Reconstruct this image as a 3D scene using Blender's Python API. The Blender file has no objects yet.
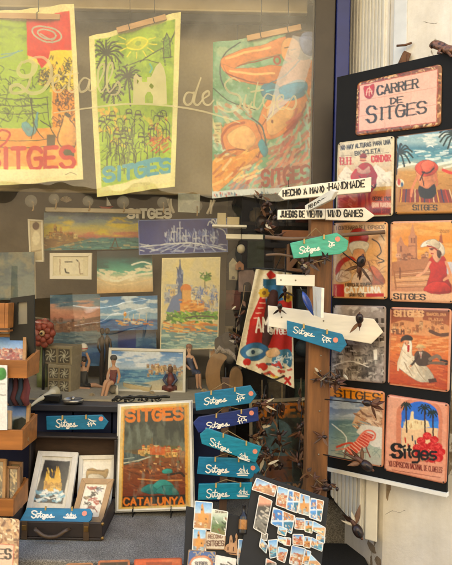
import bpy, math, random
import numpy as np
from mathutils import Vector, Matrix

V = Vector
R = math.radians
sc = bpy.context.scene
COL = sc.collection

# ------------------------------------------------------------------ camera, sky, sun, exposure
FPX, CX, CY, IH = 616.0, 226.0, 282.5, 565.0          # focal length and centre in photo pixels
CAM = V((0.0, -2.2, 1.55))
CM = (Matrix.Rotation(R(90.0), 3, 'X') @ Matrix.Rotation(R(1.25), 3, 'Z'))
cd = bpy.data.cameras.new('camera'); cam = bpy.data.objects.new('camera', cd); COL.objects.link(cam)
cam.matrix_world = Matrix.Translation(CAM) @ CM.to_4x4()
cd.sensor_fit = 'VERTICAL'; cd.angle_y = 2 * math.atan(IH / 2 / FPX)
cd.clip_start = 0.05; cd.clip_end = 500
sc.camera = cam

SUN_EL, SUN_AZ = 44.0, 14.0                            # sun high behind the shop: the window lies in open shade
w = bpy.data.worlds.new('World'); sc.world = w; w.use_nodes = True
nt = w.node_tree; nt.nodes.clear()
sky = nt.nodes.new('ShaderNodeTexSky'); sky.sky_type = 'NISHITA'; sky.sun_disc = False
sky.sun_elevation = R(SUN_EL); sky.sun_rotation = R(SUN_AZ)
bg = nt.nodes.new('ShaderNodeBackground'); bg.inputs[1].default_value = 0.14
wo = nt.nodes.new('ShaderNodeOutputWorld')
nt.links.new(sky.outputs[0], bg.inputs[0]); nt.links.new(bg.outputs[0], wo.inputs[0])
sl = bpy.data.lights.new('sun', 'SUN'); sl.energy = 4.6; sl.angle = R(0.5); sl.color = (1.0, 0.93, 0.82)
so = bpy.data.objects.new('sun', sl); COL.objects.link(so); so.location = (1, 4, 12)
sd = V((math.sin(R(SUN_AZ)) * math.cos(R(SUN_EL)), math.cos(R(SUN_AZ)) * math.cos(R(SUN_EL)), math.sin(R(SUN_EL))))
so.rotation_euler = (-sd).to_track_quat('-Z', 'Y').to_euler()
vs = sc.view_settings
sc.display_settings.display_device = 'sRGB'
vs.view_transform = 'Standard'; vs.look = 'None'; vs.gamma = 1.0; vs.use_curve_mapping = False
vs.exposure = 2.8
sc.cycles.use_denoising = True
sc.cycles.max_bounces = 10; sc.cycles.transparent_max_bounces = 16
sc.cycles.caustics_reflective = False; sc.cycles.caustics_refractive = False
sc.cycles.sample_clamp_indirect = 8

# ------------------------------------------------------------------ photo pixel -> world point on a real plane
def ray(px, py):
    return CM @ V(((px - CX) / FPX, -(py - CY) / FPX, -1.0))
class Pl:
    def __init__(s, p, n):
        s.p = V(p); s.n = V(n).normalized()
    def hit(s, px, py, off=0.0):
        d = ray(px, py)
        return CAM + d * ((s.p + s.n * off - CAM).dot(s.n) / d.dot(s.n))
def PY(y): return Pl((0, y, 0), (0, -1, 0))
def P(px, py, y): return PY(y).hit(px, py)
def on_z(px, py, z): return Pl((0, 0, z), (0, 0, 1)).hit(px, py)
CMI = CM.transposed()
def lean(px0, py0, y0, px1, py1, y1):
    "plane through two points (given depth each), horizontal along x: for things that lean back"
    a, b = P(px0, py0, y0), P(px1, py1, y1)
    n = V((1, 0, 0)).cross(V((0, b.y - a.y, b.z - a.z)))
    if n.y > 0: n = -n
    return Pl(a, n)

# ------------------------------------------------------------------ materials
def lin(h):
    if not isinstance(h, str): return np.array(h, float)
    c = np.array([int(h[i:i + 2], 16) for i in (0, 2, 4)]) / 255.0
    return np.where(c <= .04045, c / 12.92, ((c + .055) / 1.055) ** 2.4)
MATS = {}
def nodes_of(name):
    m = bpy.data.materials.new(name); m.use_nodes = True
    return m, m.node_tree, m.node_tree.nodes['Principled BSDF']
def ramp(t, stops):
    r = t.nodes.new('ShaderNodeValToRGB')
    e = r.color_ramp.elements
    while len(e) < len(stops): e.new(0.5)
    for i, (p, c) in enumerate(stops):
        e[i].position = p; e[i].color = (c[0], c[1], c[2], 1)
    return r
def noise(t, scale, detail=4, rough=.6, stretch=None):
    tc = t.nodes.new('ShaderNodeTexCoord')
    n = t.nodes.new('ShaderNodeTexNoise'); n.inputs['Scale'].default_value = scale
    n.inputs['Detail'].default_value = detail; n.inputs['Roughness'].default_value = rough
    if stretch:
        mp = t.nodes.new('ShaderNodeMapping'); mp.inputs['Scale'].default_value = stretch
        t.links.new(tc.outputs['Object'], mp.inputs[0]); t.links.new(mp.outputs[0], n.inputs['Vector'])
    else:
        t.links.new(tc.outputs['Object'], n.inputs['Vector'])
    return n
def bump(t, src, b, strength, dist=.002):
    bp = t.nodes.new('ShaderNodeBump'); bp.inputs['Strength'].default_value = strength
    bp.inputs['Distance'].default_value = dist
    t.links.new(src, bp.inputs['Height']); t.links.new(bp.outputs[0], b.inputs['Normal'])
def mat(name, col, rough=.6, metal=0., var=.12, scale=18., bmp=.15, stretch=None, coat=0., detail=5):
    if name in MATS: return MATS[name]
    m, t, b = nodes_of(name); c = lin(col)
    n = noise(t, scale, detail, .65, stretch)
    r = ramp(t, [(.28, np.clip(c * (1 - var), 0, 1)), (.52, c), (.75, np.clip(c * (1 + var), 0, .95))])
    t.links.new(n.outputs['Fac'], r.inputs[0]); t.links.new(r.outputs[0], b.inputs['Base Color'])
    b.inputs['Roughness'].default_value = rough; b.inputs['Metallic'].default_value = metal
    b.inputs['Coat Weight'].default_value = coat; b.inputs['Coat Roughness'].default_value = .15
    if bmp: bump(t, n.outputs['Fac'], b, bmp)
    MATS[name] = m; return m
def wood(name, col, axis='z', rough=.5, var=.35, scale=14.):
    s = {'x': (.12, 1, 1), 'y': (1, .12, 1), 'z': (1, 1, .12)}[axis]
    return mat(name, col, rough, 0, var, scale * 3, .25, s, 0, 7)
def art_mat(name, rough, bmp=0., scale=600., coat=0., sheen=0.):
    if name in MATS: return MATS[name]
    m, t, b = nodes_of(name)
    a = t.nodes.new('ShaderNodeVertexColor'); a.layer_name = 'Col'
    t.links.new(a.outputs['Color'], b.inputs['Base Color'])
    b.inputs['Roughness'].default_value = rough; b.inputs['Coat Weight'].default_value = coat
    b.inputs['Coat Roughness'].default_value = .12
    if sheen: b.inputs['Sheen Weight'].default_value = sheen
    n = noise(t, scale, 3, .6)
    if bmp: bump(t, n.outputs['Fac'], b, bmp, .0008)
    MATS[name] = m; return m
A_TIN = art_mat('printed_tin', .38, .12, 40., .25)
A_CANVAS = art_mat('painted_canvas', .6, .5, 500.)
A_CLOTH = art_mat('printed_cotton', .9, .35, 700., 0, .1)
A_PAPER = art_mat('printed_paper', .55, .08, 60.)
A_GLOSS = art_mat('glossy_print', .3, .05, 30., .3)

def granite():
    m, t, b = nodes_of('granite')
    n1 = noise(t, 260, 3, .7); n2 = noise(t, 9, 5, .6); n3 = noise(t, 620, 2, .5)
    r1 = ramp(t, [(.30, (.07, .065, .056)), (.47, (.235, .216, .182)), (.58, (.38, .35, .298)), (.70, (.58, .54, .465))])
    r2 = ramp(t, [(.3, (.60, .58, .55)), (.7, (1, 1, 1))])
    r3 = ramp(t, [(.36, (.35, .34, .33)), (.46, (1, 1, 1))])
    t.links.new(n1.outputs['Fac'], r1.inputs[0]); t.links.new(n2.outputs['Fac'], r2.inputs[0]); t.links.new(n3.outputs['Fac'], r3.inputs[0])
    a = t.nodes.new('ShaderNodeMixRGB'); a.blend_type = 'MULTIPLY'; a.inputs[0].default_value = 1
    c = t.nodes.new('ShaderNodeMixRGB'); c.blend_type = 'MULTIPLY'; c.inputs[0].default_value = 1
    t.links.new(r1.outputs[0], a.inputs[1]); t.links.new(r2.outputs[0], a.inputs[2])
    t.links.new(a.outputs[0], c.inputs[1]); t.links.new(r3.outputs[0], c.inputs[2])
    t.links.new(c.outputs[0], b.inputs['Base Color']); b.inputs['Roughness'].default_value = .7
    bump(t, n1.outputs['Fac'], b, .3, .001)
    MATS['granite'] = m; return m
def plaster(name='old_plaster', base='f0eadf'):
    m, t, b = nodes_of(name); c = lin(base)
    n1 = noise(t, 3.2, 8, .68); n2 = noise(t, 34, 6, .6); n3 = noise(t, 7.5, 7, .55, (1, 1, .45))
    r1 = ramp(t, [(.3, c * .80), (.55, c), (.8, np.clip(c * 1.06, 0, .9))])
    peel = ramp(t, [(.592, (0, 0, 0)), (.600, (1, 1, 1))])
    tan = ramp(t, [(.3, lin('7d6a52')), (.7, lin('b5a48c'))])
    t.links.new(n1.outputs['Fac'], r1.inputs[0]); t.links.new(n3.outputs['Fac'], peel.inputs[0]); t.links.new(n2.outputs['Fac'], tan.inputs[0])
    mx = t.nodes.new('ShaderNodeMixRGB'); t.links.new(peel.outputs[0], mx.inputs[0])
    t.links.new(r1.outputs[0], mx.inputs[1]); t.links.new(tan.outputs[0], mx.inputs[2])
    vo = t.nodes.new('ShaderNodeTexVoronoi'); vo.feature = 'DISTANCE_TO_EDGE'; vo.inputs['Scale'].default_value = 3.3
    tc2 = t.nodes.new('ShaderNodeTexCoord'); wp = t.nodes.new('ShaderNodeMixRGB'); wp.blend_type = 'ADD'; wp.inputs[0].default_value = .22
    n4 = noise(t, 6, 6, .7); t.links.new(tc2.outputs['Object'], wp.inputs[1]); t.links.new(n4.outputs['Color'], wp.inputs[2]); t.links.new(wp.outputs[0], vo.inputs['Vector'])
    ck = ramp(t, [(.0, (1, 1, 1)), (.014, (0, 0, 0))]); t.links.new(vo.outputs['Distance'], ck.inputs[0])
    n5 = noise(t, 2.6, 3, .5); cm = ramp(t, [(.40, (0, 0, 0)), (.52, (.7, .7, .7))]); t.links.new(n5.outputs['Fac'], cm.inputs[0])
    mk = t.nodes.new('ShaderNodeMixRGB'); mk.blend_type = 'MULTIPLY'; mk.inputs[0].default_value = 1; t.links.new(ck.outputs[0], mk.inputs[1]); t.links.new(cm.outputs[0], mk.inputs[2])
    m3 = t.nodes.new('ShaderNodeMixRGB'); t.links.new(mk.outputs[0], m3.inputs[0]); t.links.new(mx.outputs[0], m3.inputs[1]); m3.inputs[2].default_value = (.16, .12, .085, 1)
    st = noise(t, 5.5, 8, .75, (1, 1, .25)); sr = ramp(t, [(.40, (1, 1, 1)), (.70, (.74, .68, .58))]); t.links.new(st.outputs['Fac'], sr.inputs[0])
    m4 = t.nodes.new('ShaderNodeMixRGB'); m4.blend_type = 'MULTIPLY'; m4.inputs[0].default_value = .55; t.links.new(m3.outputs[0], m4.inputs[1]); t.links.new(sr.outputs[0], m4.inputs[2])
    t.links.new(m4.outputs[0], b.inputs['Base Color']); b.inputs['Roughness'].default_value = .85
    ad = t.nodes.new('ShaderNodeMath'); ad.operation = 'MULTIPLY_ADD'; ad.inputs[1].default_value = .35
    t.links.new(n2.outputs['Fac'], ad.inputs[0])
    sb = t.nodes.new('ShaderNodeMath'); sb.operation = 'SUBTRACT'
    t.links.new(n1.outputs['Fac'], sb.inputs[0]); t.links.new(peel.outputs[0], sb.inputs[1])
    t.links.new(sb.outputs[0], ad.inputs[2]); bump(t, ad.outputs[0], b, .55, .006)
    MATS[name] = m; return m
def glass():
    m = bpy.data.materials.new('window_glass'); m.use_nodes = True; t = m.node_tree; t.nodes.clear()
    o = t.nodes.new('ShaderNodeOutputMaterial'); tr = t.nodes.new('ShaderNodeBsdfTransparent'); tr.inputs[0].default_value = (.95, .95, .92, 1)
    g = t.nodes.new('ShaderNodeBsdfGlossy'); g.inputs['Roughness'].default_value = .0
    nb = noise(t, 3.1, 2, .4); bump(t, nb.outputs['Fac'], type('N', (), {'inputs': g.inputs})(), .55, .012)
    f = t.nodes.new('ShaderNodeFresnel'); f.inputs[0].default_value = 1.52
    k = t.nodes.new('ShaderNodeMath'); k.operation = 'MULTIPLY'; k.inputs[1].default_value = 1.25; k.use_clamp = True
    mx = t.nodes.new('ShaderNodeMixShader'); t.links.new(f.outputs[0], k.inputs[0]); t.links.new(k.outputs[0], mx.inputs[0])
    t.links.new(tr.outputs[0], mx.inputs[1]); t.links.new(g.outputs[0], mx.inputs[2])
    df = t.nodes.new('ShaderNodeBsdfDiffuse'); df.inputs[0].default_value = (.62, .55, .42, 1)   # dust on the pane
    n = noise(t, 2.2, 6, .6); r = ramp(t, [(.3, (.006,) * 3), (.75, (.03,) * 3)])
    t.links.new(n.outputs['Fac'], r.inputs[0])
    m2 = t.nodes.new('ShaderNodeMixShader'); t.links.new(r.outputs[0], m2.inputs[0])
    t.links.new(mx.outputs[0], m2.inputs[1]); t.links.new(df.outputs[0], m2.inputs[2]); t.links.new(m2.outputs[0], o.inputs[0])
    MATS['window_glass'] = m; return m

# ------------------------------------------------------------------ mesh building
class MB:
    def __init__(s): s.v = []; s.f = []; s.fm = []; s.sm = []; s.mats = []
    def mi(s, m):
        if m not in s.mats: s.mats.append(m)
        return s.mats.index(m)
    def add(s, vs_, fs, m, smooth=False):
        o = len(s.v); s.v += [tuple(v) for v in vs_]; k = s.mi(m)
        for f in fs: s.f.append(tuple(i + o for i in f)); s.fm.append(k); s.sm.append(smooth)
        return s
    def hexa(s, c, m):
        return s.add(c, [(0, 1, 2, 3), (7, 6, 5, 4), (0, 4, 5, 1), (1, 5, 6, 2), (2, 6, 7, 3), (3, 7, 4, 0)], m)
    def box(s, x0, x1, y0, y1, z0, z1, m, rot=None, piv=None):
        c = [V(p) for p in ((x0, y0, z0), (x0, y0, z1), (x1, y0, z1), (x1, y0, z0), (x0, y1, z0), (x0, y1, z1), (x1, y1, z1), (x1, y1, z0))]
        if rot is not None: c = [piv + rot @ (p - piv) for p in c]
        return s.hexa(c, m)
    def slab(s, pts, n, th, m):
        "outline pts (front face), extruded back by th along -n"
        k = len(pts); n = V(n).normalized(); q = [p - n * th for p in pts]
        return s.add(list(pts) + q, [tuple(range(k)), tuple(range(2 * k - 1, k - 1, -1))] + [(i, k + i, k + (i + 1) % k, (i + 1) % k) for i in range(k)], m)
    def tube(s, pts, r, m, n=8, caps=True, flat=1.0):
        pts = [V(p) for p in pts]; k = len(pts); rs = r if isinstance(r, (list, tuple)) else [r] * k
        vs_ = []; up = None
        for i, p in enumerate(pts):
            t = (pts[min(i + 1, k - 1)] - pts[max(i - 1, 0)]).normalized()
            if up is None: up = t.orthogonal().normalized()
            up = (up - t * up.dot(t)); up = up.normalized() if up.length > 1e-6 else t.orthogonal().normalized()
            sdv = t.cross(up)
            for j in range(n):
                a = 2 * math.pi * j / n; vs_.append(p + (up * math.cos(a) + sdv * math.sin(a) * flat) * rs[i])
        fs = [(i * n + j, i * n + (j + 1) % n, (i + 1) * n + (j + 1) % n, (i + 1) * n + j) for i in range(k - 1) for j in range(n)]
        if caps: fs += [tuple(range(n - 1, -1, -1)), tuple((k - 1) * n + j for j in range(n))]
        return s.add(vs_, fs, m, True)
    def ell(s, c, r, m, rot=None, nu=16, nv=10, jit=0., seed=0):
        rn = random.Random(seed); c = V(c); vs_ = []; r = (r, r, r) if isinstance(r, float) else r
        for i in range(nv + 1):
            a = math.pi * i / nv
            for j in range(nu):
                b = 2 * math.pi * j / nu
                k = 1 + (rn.uniform(-jit, jit) if jit else 0)
                d = V((r[0] * math.sin(a) * math.cos(b), r[1] * math.sin(a) * math.sin(b), r[2] * math.cos(a))) * k
                vs_.append(c + (rot @ d if rot is not None else d))
        fs = [(i * nu + j, (i + 1) * nu + j, (i + 1) * nu + (j + 1) % nu, i * nu + (j + 1) % nu) for i in range(nv) for j in range(nu)]
        return s.add(vs_, fs, m, True)
    def lathe(s, c, prof, m, n=20, rot=None, smooth=True):
        c = V(c); vs_ = []
        for (r, z) in prof:
            for j in range(n):
                d = V((r * math.cos(2 * math.pi * j / n), r * math.sin(2 * math.pi * j / n), z))
                vs_.append(c + (rot @ d if rot is not None else d))
        k = len(prof)
        fs = [(i * n + j, i * n + (j + 1) % n, (i + 1) * n + (j + 1) % n, (i + 1) * n + j) for i in range(k - 1) for j in range(n)]
        fs += [tuple(range(n - 1, -1, -1)), tuple((k - 1) * n + j for j in range(n))]
        return s.add(vs_, fs, m, smooth)
    def ribbon(s, pts, w, n, m, lift=0.):
        pts = [V(p) for p in pts]; n = V(n).normalized(); k = len(pts); ws = w if isinstance(w, (list, tuple)) else [w] * k
        vs_ = []
        for i, p in enumerate(pts):
            a = pts[max(i - 1, 0)]; b = pts[min(i + 1, k - 1)]; t = (b - a); p = p + n * (i * .000012)
            t = t.normalized() if t.length > 1e-9 else V((1, 0, 0)); sdv = n.cross(t)
            e = t * ws[i] * .35 * (-1 if i == 0 else 1 if i == k - 1 else 0)
            vs_ += [p + e + sdv * ws[i] / 2 + n * lift, p + e - sdv * ws[i] / 2 + n * lift]
        return s.add(vs_, [(2 * i, 2 * i + 1, 2 * i + 3, 2 * i + 2) for i in range(k - 1)], m)
    def build(s, name, parent=None, bevel=0.):
        me = bpy.data.meshes.new(name); me.from_pydata(s.v, [], s.f); me.update()
        for m in s.mats: me.materials.append(m)
        me.polygons.foreach_set('material_index', s.fm); me.polygons.foreach_set('use_smooth', s.sm)
        o = bpy.data.objects.new(name, me); COL.objects.link(o); put(o, parent)
        if bevel:
            b = o.modifiers.new('bevel', 'BEVEL'); b.width = bevel; b.segments = 2; b.limit_method = 'ANGLE'; b.angle_limit = R(40)
            b.harden_normals = False
        return o
def put(o, parent):
    if parent is not None:
        o.parent = parent
        q = parent; off = V((0, 0, 0))
        while q is not None: off += q.location; q = q.parent
        if parent.type == 'EMPTY': o.matrix_parent_inverse = Matrix.Translation(-off)
def tag(o, label, cat, group=None, kind=None):
    if label: o['label'] = label
    if cat: o['category'] = cat
    if group: o['group'] = group
    if kind: o['kind'] = kind
    return o
def thing(name, label, cat, loc=(0, 0, 0), group=None):
    o = bpy.data.objects.new(name, None); o.empty_display_size = .05; COL.objects.link(o); o.location = loc
    return tag(o, label, cat, group)
def cr(pts, n=6, closed=False):
    "smooth curve through points of any dimension"
    p = [np.array(q, float) for q in pts]; k = len(p); out = []
    for i in range(k if closed else k - 1):
        a, b, c, d = (p[(i - 1) % k] if closed or i else p[0]), p[i], p[(i + 1) % k], (p[(i + 2) % k] if closed or i + 2 < k else p[-1])
        for j in range(n):
            t = j / n
            out.append(.5 * (2 * b + (c - a) * t + (2 * a - 5 * b + 4 * c - d) * t * t + (3 * b - a - 3 * c + d) * t ** 3))
    if not closed: out.append(p[-1])
    return [tuple(q) for q in out]

# ------------------------------------------------------------------ lettering: stroke alphabet on a 4 x 6 grid
GL = {'A': '06 20 46|14 34', 'B': '00 06 36 45 44 33 03|33 42 41 30 00', 'C': '~41 30 10 02 04 16 36 45', 'D': '00 06 26 44 42 20 00',
      'E': '40 00 06 46|03 33', 'F': '40 00 06|03 33', 'G': '~41 30 10 02 04 16 36 45|45 43 23', 'H': '00 06|40 46|03 43', 'I': '20 26',
      'J': '30 35 26 16 05', 'K': '00 06|40 03 46', 'L': '00 06 46', 'M': '06 00 23 40 46', 'N': '06 00 46 40',
      'O': '~20 11 03 15 26 35 43 31 20', 'P': '06 00 30 41 42 33 03', 'Q': '~20 11 03 15 26 35 43 31 20|24 46', 'R': '06 00 30 41 42 33 03|23 46',
      'S': '~41 30 10 01 02 13 33 44 45 36 16 05', 'T': '00 40|20 26', 'U': '00 04 16 36 44 40', 'V': '00 26 40', 'W': '00 16 23 36 40',
      'X': '00 46|40 06', 'Y': '00 23 40|23 26', 'Z': '00 40 06 46', '0': '~20 11 03 15 26 35 43 31 20', '1': '11 20 26', '2': '~01 10 30 41 32 06|06 46', '9': '~42 22 01 10 30 42 35 16', '.': '26 26', ':': '22 22|25 25', '-': '13 33', ' ': '', '*': '23 23',
      'i': '22 26|20 20', 't': '20 25 36|12 32', 'g': '~43 32 12 03 04 15 35 43|42 47 38 08', 'e': '~04 44 43 32 12 03 05 16 36 45', 's': '~42 12 03 14 34 45 36 06'}
def strokes(txt):
    "list of polylines with x in 0..1 along the whole word, y in 0..1"
    x = 0; out = []
    for ch in txt:
        narrow = ch in 'I.:it*'
        for st in GL[ch].split('|'):
            if not st: continue
            sm = st[0] == '~'
            pts = [(int(a[0]) - (1.2 if narrow else 0), int(a[1])) for a in st.lstrip('~').split()]
            if sm: pts = cr(pts, 4)
            out.append([(x + a, b / 6) for a, b in pts])
        x += 2.8 if narrow else (3.6 if ch == ' ' else 5.4)
    w_ = max(x - 1.2, 1)
    return [[(a / w_, b) for a, b in p] for p in out]
SCRIPT = [cr(p, 5) if len(p) > 2 else p for p in (
    [(.22, .14), (.14, .02), (.04, .12), (.05, .35), (.16, .5), (.17, .75), (.09, .88), (.0, .72)],
    [(.24, .5), (.25, .75), (.29, .8), (.33, .6)], [(.25, .33), (.26, .35)],
    [(.39, .08), (.36, .5), (.38, .78), (.45, .7)], [(.31, .38), (.46, .33)],
    [(.57, .5), (.49, .48), (.47, .65), (.52, .75), (.57, .52), (.58, .85), (.53, 1.0), (.47, .92), (.6, .72)],
    [(.60, .68), (.70, .55), (.67, .45), (.62, .55), (.64, .74), (.7, .78), (.78, .62)],
    [(.84, .42), (.79, .52), (.86, .66), (.82, .8), (.75, .76)], [(.84, .76), (.93, .70)])]
def fit(polys, x0, y0, x1, y1, slope=0.):
    return [[(x0 + a * (x1 - x0), y0 + b * (y1 - y0) + slope * a * (x1 - x0)) for a, b in p] for p in polys]
def lettering(name, polys, pl, wpx, m, parent, lift=.0008, off=0.):
    b = MB(); d = (pl.p - CAM).dot(pl.n) / ray(CX, CY).dot(pl.n)
    for i, p in enumerate(polys):
        if len(p) > 1 and p[0] == p[-1] and len(p) == 2: p = [p[0], (p[0][0] + .6, p[0][1])]
        b.ribbon([pl.hit(x, y, off) for x, y in p], wpx * d / FPX, pl.n, m, lift + i * .00004)
    return b.build(name, parent)

# ------------------------------------------------------------------ painted surfaces: colours held on a fine vertex grid
RS = np.random.RandomState(7); LAT = RS.rand(128, 128)
def vnoise(x, y):
    xi = np.floor(x).astype(int); yi = np.floor(y).astype(int); fx = x - xi; fy = y - yi
    fx = fx * fx * (3 - 2 * fx); fy = fy * fy * (3 - 2 * fy); g = lambda a, b: LAT[a % 128, b % 128]
    return (g(xi, yi) * (1 - fx) + g(xi + 1, yi) * fx) * (1 - fy) + (g(xi, yi + 1) * (1 - fx) + g(xi + 1, yi + 1) * fx) * fy
def fbm(x, y, o=4):
    s = 0; a = .5; tot = 0
    for i in range(o): s = s + a * vnoise(x * 2 ** i + 17 * i, y * 2 ** i + 5 * i); tot += a; a *= .55
    return s / tot
class Art:
    "X, Y: where each grid vertex lies, in photo pixels; C: linear colour"
    def __init__(s, corners, cpp=1.7):
        tl, tr, br, bl = corners
        sx = max((tr - tl).length, (br - bl).length); sy = max((bl - tl).length, (br - tr).length)
        k = FPX / ((tl - CAM).length) * cpp
        s.nu = max(6, min(240, int(sx * k))); s.nv = max(6, min(420, int(sy * k)))
        u, v = np.meshgrid(np.linspace(0, 1, s.nu + 1), np.linspace(0, 1, s.nv + 1)); s.u, s.v = u, v
        A = [np.array(c) for c in corners]
        s.W = ((A[0][None, None] * (1 - u[..., None]) + A[1][None, None] * u[..., None]) * (1 - v[..., None])
               + (A[3][None, None] * (1 - u[..., None]) + A[2][None, None] * u[..., None]) * v[..., None])
        q = (s.W - np.array(CAM)) @ np.array(CM)
        s.X = CX + FPX * q[..., 0] / -q[..., 2]; s.Y = CY - FPX * q[..., 1] / -q[..., 2]
        s.X0, s.Y0 = s.X, s.Y; s.X = s.X + .8 * (fbm(s.X / 3.3 + 7, s.Y / 3.3 + 3, 3) - .5); s.Y = s.Y + .8 * (fbm(s.X / 3.3 + 57, s.Y / 3.3 + 23, 3) - .5)
        s.C = np.ones(u.shape + (3,)) * .7; s.rs = np.random.RandomState(int(abs(s.X[0, 0] * 13 + s.Y[0, 0] * 7)) % 9999)
        s.x0, s.x1, s.y0, s.y1 = s.X.min(), s.X.max(), s.Y.min(), s.Y.max()
    def mix(s, m, c, sl=None):
        c = lin(c); m = np.clip(m, 0, 1)[..., None]
        if sl is None: s.C = s.C * (1 - m) + c * m
        else: s.C[sl] = s.C[sl] * (1 - m) + c * m
    def fill(s, c): s.C[:] = lin(c); return s
    def grad(s, stops, mask=None):
        ys = [a for a, _ in stops]; cs = np.array([lin(b) for _, b in stops])
        g = np.stack([np.interp(s.Y, ys, cs[:, i]) for i in range(3)], -1)
        m = 1.0 if mask is None else mask[..., None]
        s.C = s.C * (1 - m) + g * m; return s
    def pmask(s, pts, soft=.5):
        inside = np.zeros(s.X.shape, bool); d = np.full(s.X.shape, 1e9); k = len(pts)
        for i in range(k):
            (ax, ay), (bx, by) = pts[i], pts[(i + 1) % k]
            if ay != by:
                cnd = ((ay > s.Y) != (by > s.Y)); inside ^= cnd & (s.X < (bx - ax) * (s.Y - ay) / (by - ay) + ax)
            d = np.minimum(d, s.sdist(ax, ay, bx, by, s.X, s.Y))
        return np.clip(.5 + np.where(inside, d, -d) / (2 * soft), 0, 1)
    @staticmethod
    def sdist(ax, ay, bx, by, X, Y):
        dx, dy = bx - ax, by - ay; L = dx * dx + dy * dy + 1e-9
        t = np.clip(((X - ax) * dx + (Y - ay) * dy) / L, 0, 1)
        return np.hypot(X - ax - t * dx, Y - ay - t * dy)
    def poly(s, pts, c, a=1., soft=.4): s.mix(s.pmask(pts, soft) * a, c); return s
    def blob(s, pts, c, a=1., soft=.4, mod=.34):
        "a smooth printed shape, modelled light to dark like an illustration, with a thin darker outline"
        q = cr(pts, 5, True); m = s.pmask(q, soft) * a; xs = [p[0] for p in q]; ys = [p[1] for p in q]
        t = ((s.X - sum(xs) / len(xs)) / (max(xs) - min(xs) + 1) + (s.Y - sum(ys) / len(ys)) / (max(ys) - min(ys) + 1)) * 1.1 + 1.5 * (fbm(s.X / 4 + xs[0], s.Y / 4 + ys[0]) - .5)
        c = lin(c); k = np.clip(t, -1, 1)[..., None]
        col = c * (1 - mod * 1.25 * np.clip(k, 0, 1)) + (np.minimum(c * 1.5 + .06, .9) - c) * mod * np.clip(-k, 0, 1)
        s.C = s.C * (1 - m[..., None]) + col * m[..., None]
        if min(max(xs) - min(xs), max(ys) - min(ys)) > 5: s.line(q + [q[0]], .55, tuple(c * .3), False, .55 * a)
        return s
    def houses(s, n, box, walls, roof='a8583a', size=3., win='4a3a30'):
        "a little town: walls, roofs and dark windows, back row first"
        spots = sorted([(s.rs.uniform(box[1], box[3]), s.rs.uniform(box[0], box[2])) for _ in range(n)])
        for y, x in spots:
            w_, h_ = size * s.rs.uniform(.5, 1.1), size * s.rs.uniform(.5, 1.3); c = lin(walls[s.rs.randint(len(walls))]) * s.rs.uniform(.75, 1.15)
            s.rect(x - w_ / 2, y - h_, x + w_ / 2, y, tuple(c)); s.rect(x + w_ * .2, y - h_, x + w_ / 2, y, tuple(c * .6), .6)
            if s.rs.rand() < .6: s.poly([(x - w_ * .6, y - h_), (x, y - h_ - size * .3), (x + w_ * .6, y - h_)], roof, .9)
            for k in range(2): s.rect(x - w_ * .3 + k * w_ * .4, y - h_ * .7, x - w_ * .15 + k * w_ * .4, y - h_ * .4, win, .8)
        return s
    def rect(s, x0, y0, x1, y1, c, a=1.): return s.poly([(x0, y0), (x1, y0), (x1, y1), (x0, y1)], c, a)
    def ell(s, x, y, rx, ry, c, a=1., rot=0.):
        ca, sa = math.cos(rot), math.sin(rot); dx, dy = s.X - x, s.Y - y
        e = np.hypot((dx * ca + dy * sa) / rx, (-dx * sa + dy * ca) / ry)
        s.mix(np.clip((1 - e) * min(rx, ry) / .7 + .5, 0, 1) * a, c); return s
    def sub(s, x0, y0, x1, y1):
        m = (s.X >= x0) & (s.X <= x1) & (s.Y >= y0) & (s.Y <= y1)
        r = np.where(m.any(1))[0]; q = np.where(m.any(0))[0]
        return None if len(r) == 0 or len(q) == 0 else (slice(r[0], r[-1] + 1), slice(q[0], q[-1] + 1))
    def line(s, pts, w, c, smooth=False, a=1.):
        if smooth: pts = cr(pts, 5)
        xs = [p[0] for p in pts]; ys = [p[1] for p in pts]
        sl = s.sub(min(xs) - w - 1, min(ys) - w - 1, max(xs) + w + 1, max(ys) + w + 1)
        if sl is None: return s
        d = np.full(s.X[sl].shape, 1e9)
        for (ax, ay), (bx, by) in zip(pts[:-1], pts[1:]): d = np.minimum(d, s.sdist(ax, ay, bx, by, s.X[sl], s.Y[sl]))
        s.mix(np.clip((w / 2 - d) / .6 + .5, 0, 1) * a, c, sl); return s
    def text(s, t, x0, y0, x1, y1, c, w=1.2, slope=0., serif=False, a=1.):
        for p in fit(strokes(t), x0, y0, x1, y1, slope):
            if not serif: s.line(p, w, c, a=a)
            else:
                for (ax, ay), (bx, by) in zip(p[:-1], p[1:]):
                    L = math.hypot(bx - ax, by - ay) + 1e-6; vert = abs(by - ay) / L
                    s.line([(ax, ay), (bx, by)], w * (.55 + .75 * vert), c, a=a)
                for q in (p[0], p[-1]): s.line([(q[0] - w * .9, q[1]), (q[0] + w * .9, q[1])], w * .55, c, a=a)
        return s
    def script(s, x0, y0, x1, y1, c, w, slope=0.):
        for p in fit(SCRIPT, x0, y0, x1, y1, slope): s.line(p, w, c)
        return s
    def dabs(s, n, box, cols, L=4., W=1.2, ang=0., jit=.4, a=.85):
        for _ in range(n):
            x = s.rs.uniform(box[0], box[2]); y = s.rs.uniform(box[1], box[3]); t = ang + s.rs.uniform(-jit, jit); l = L * s.rs.uniform(.4, 1.2)
            s.line([(x - l / 2 * math.cos(t), y - l / 2 * math.sin(t)), (x + l / 2 * math.cos(t), y + l / 2 * math.sin(t))], W * s.rs.uniform(.6, 1.3), cols[s.rs.randint(len(cols))], a=a)
        return s
    def scrib(s, n, box, c, w=.5, size=6, a=.8):
        for _ in range(n):
            x = s.rs.uniform(box[0], box[2]); y = s.rs.uniform(box[1], box[3])
            s.line([(x + s.rs.uniform(-size, size), y + s.rs.uniform(-size, size)) for _ in range(4)], w, c, True, a)
        return s
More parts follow.
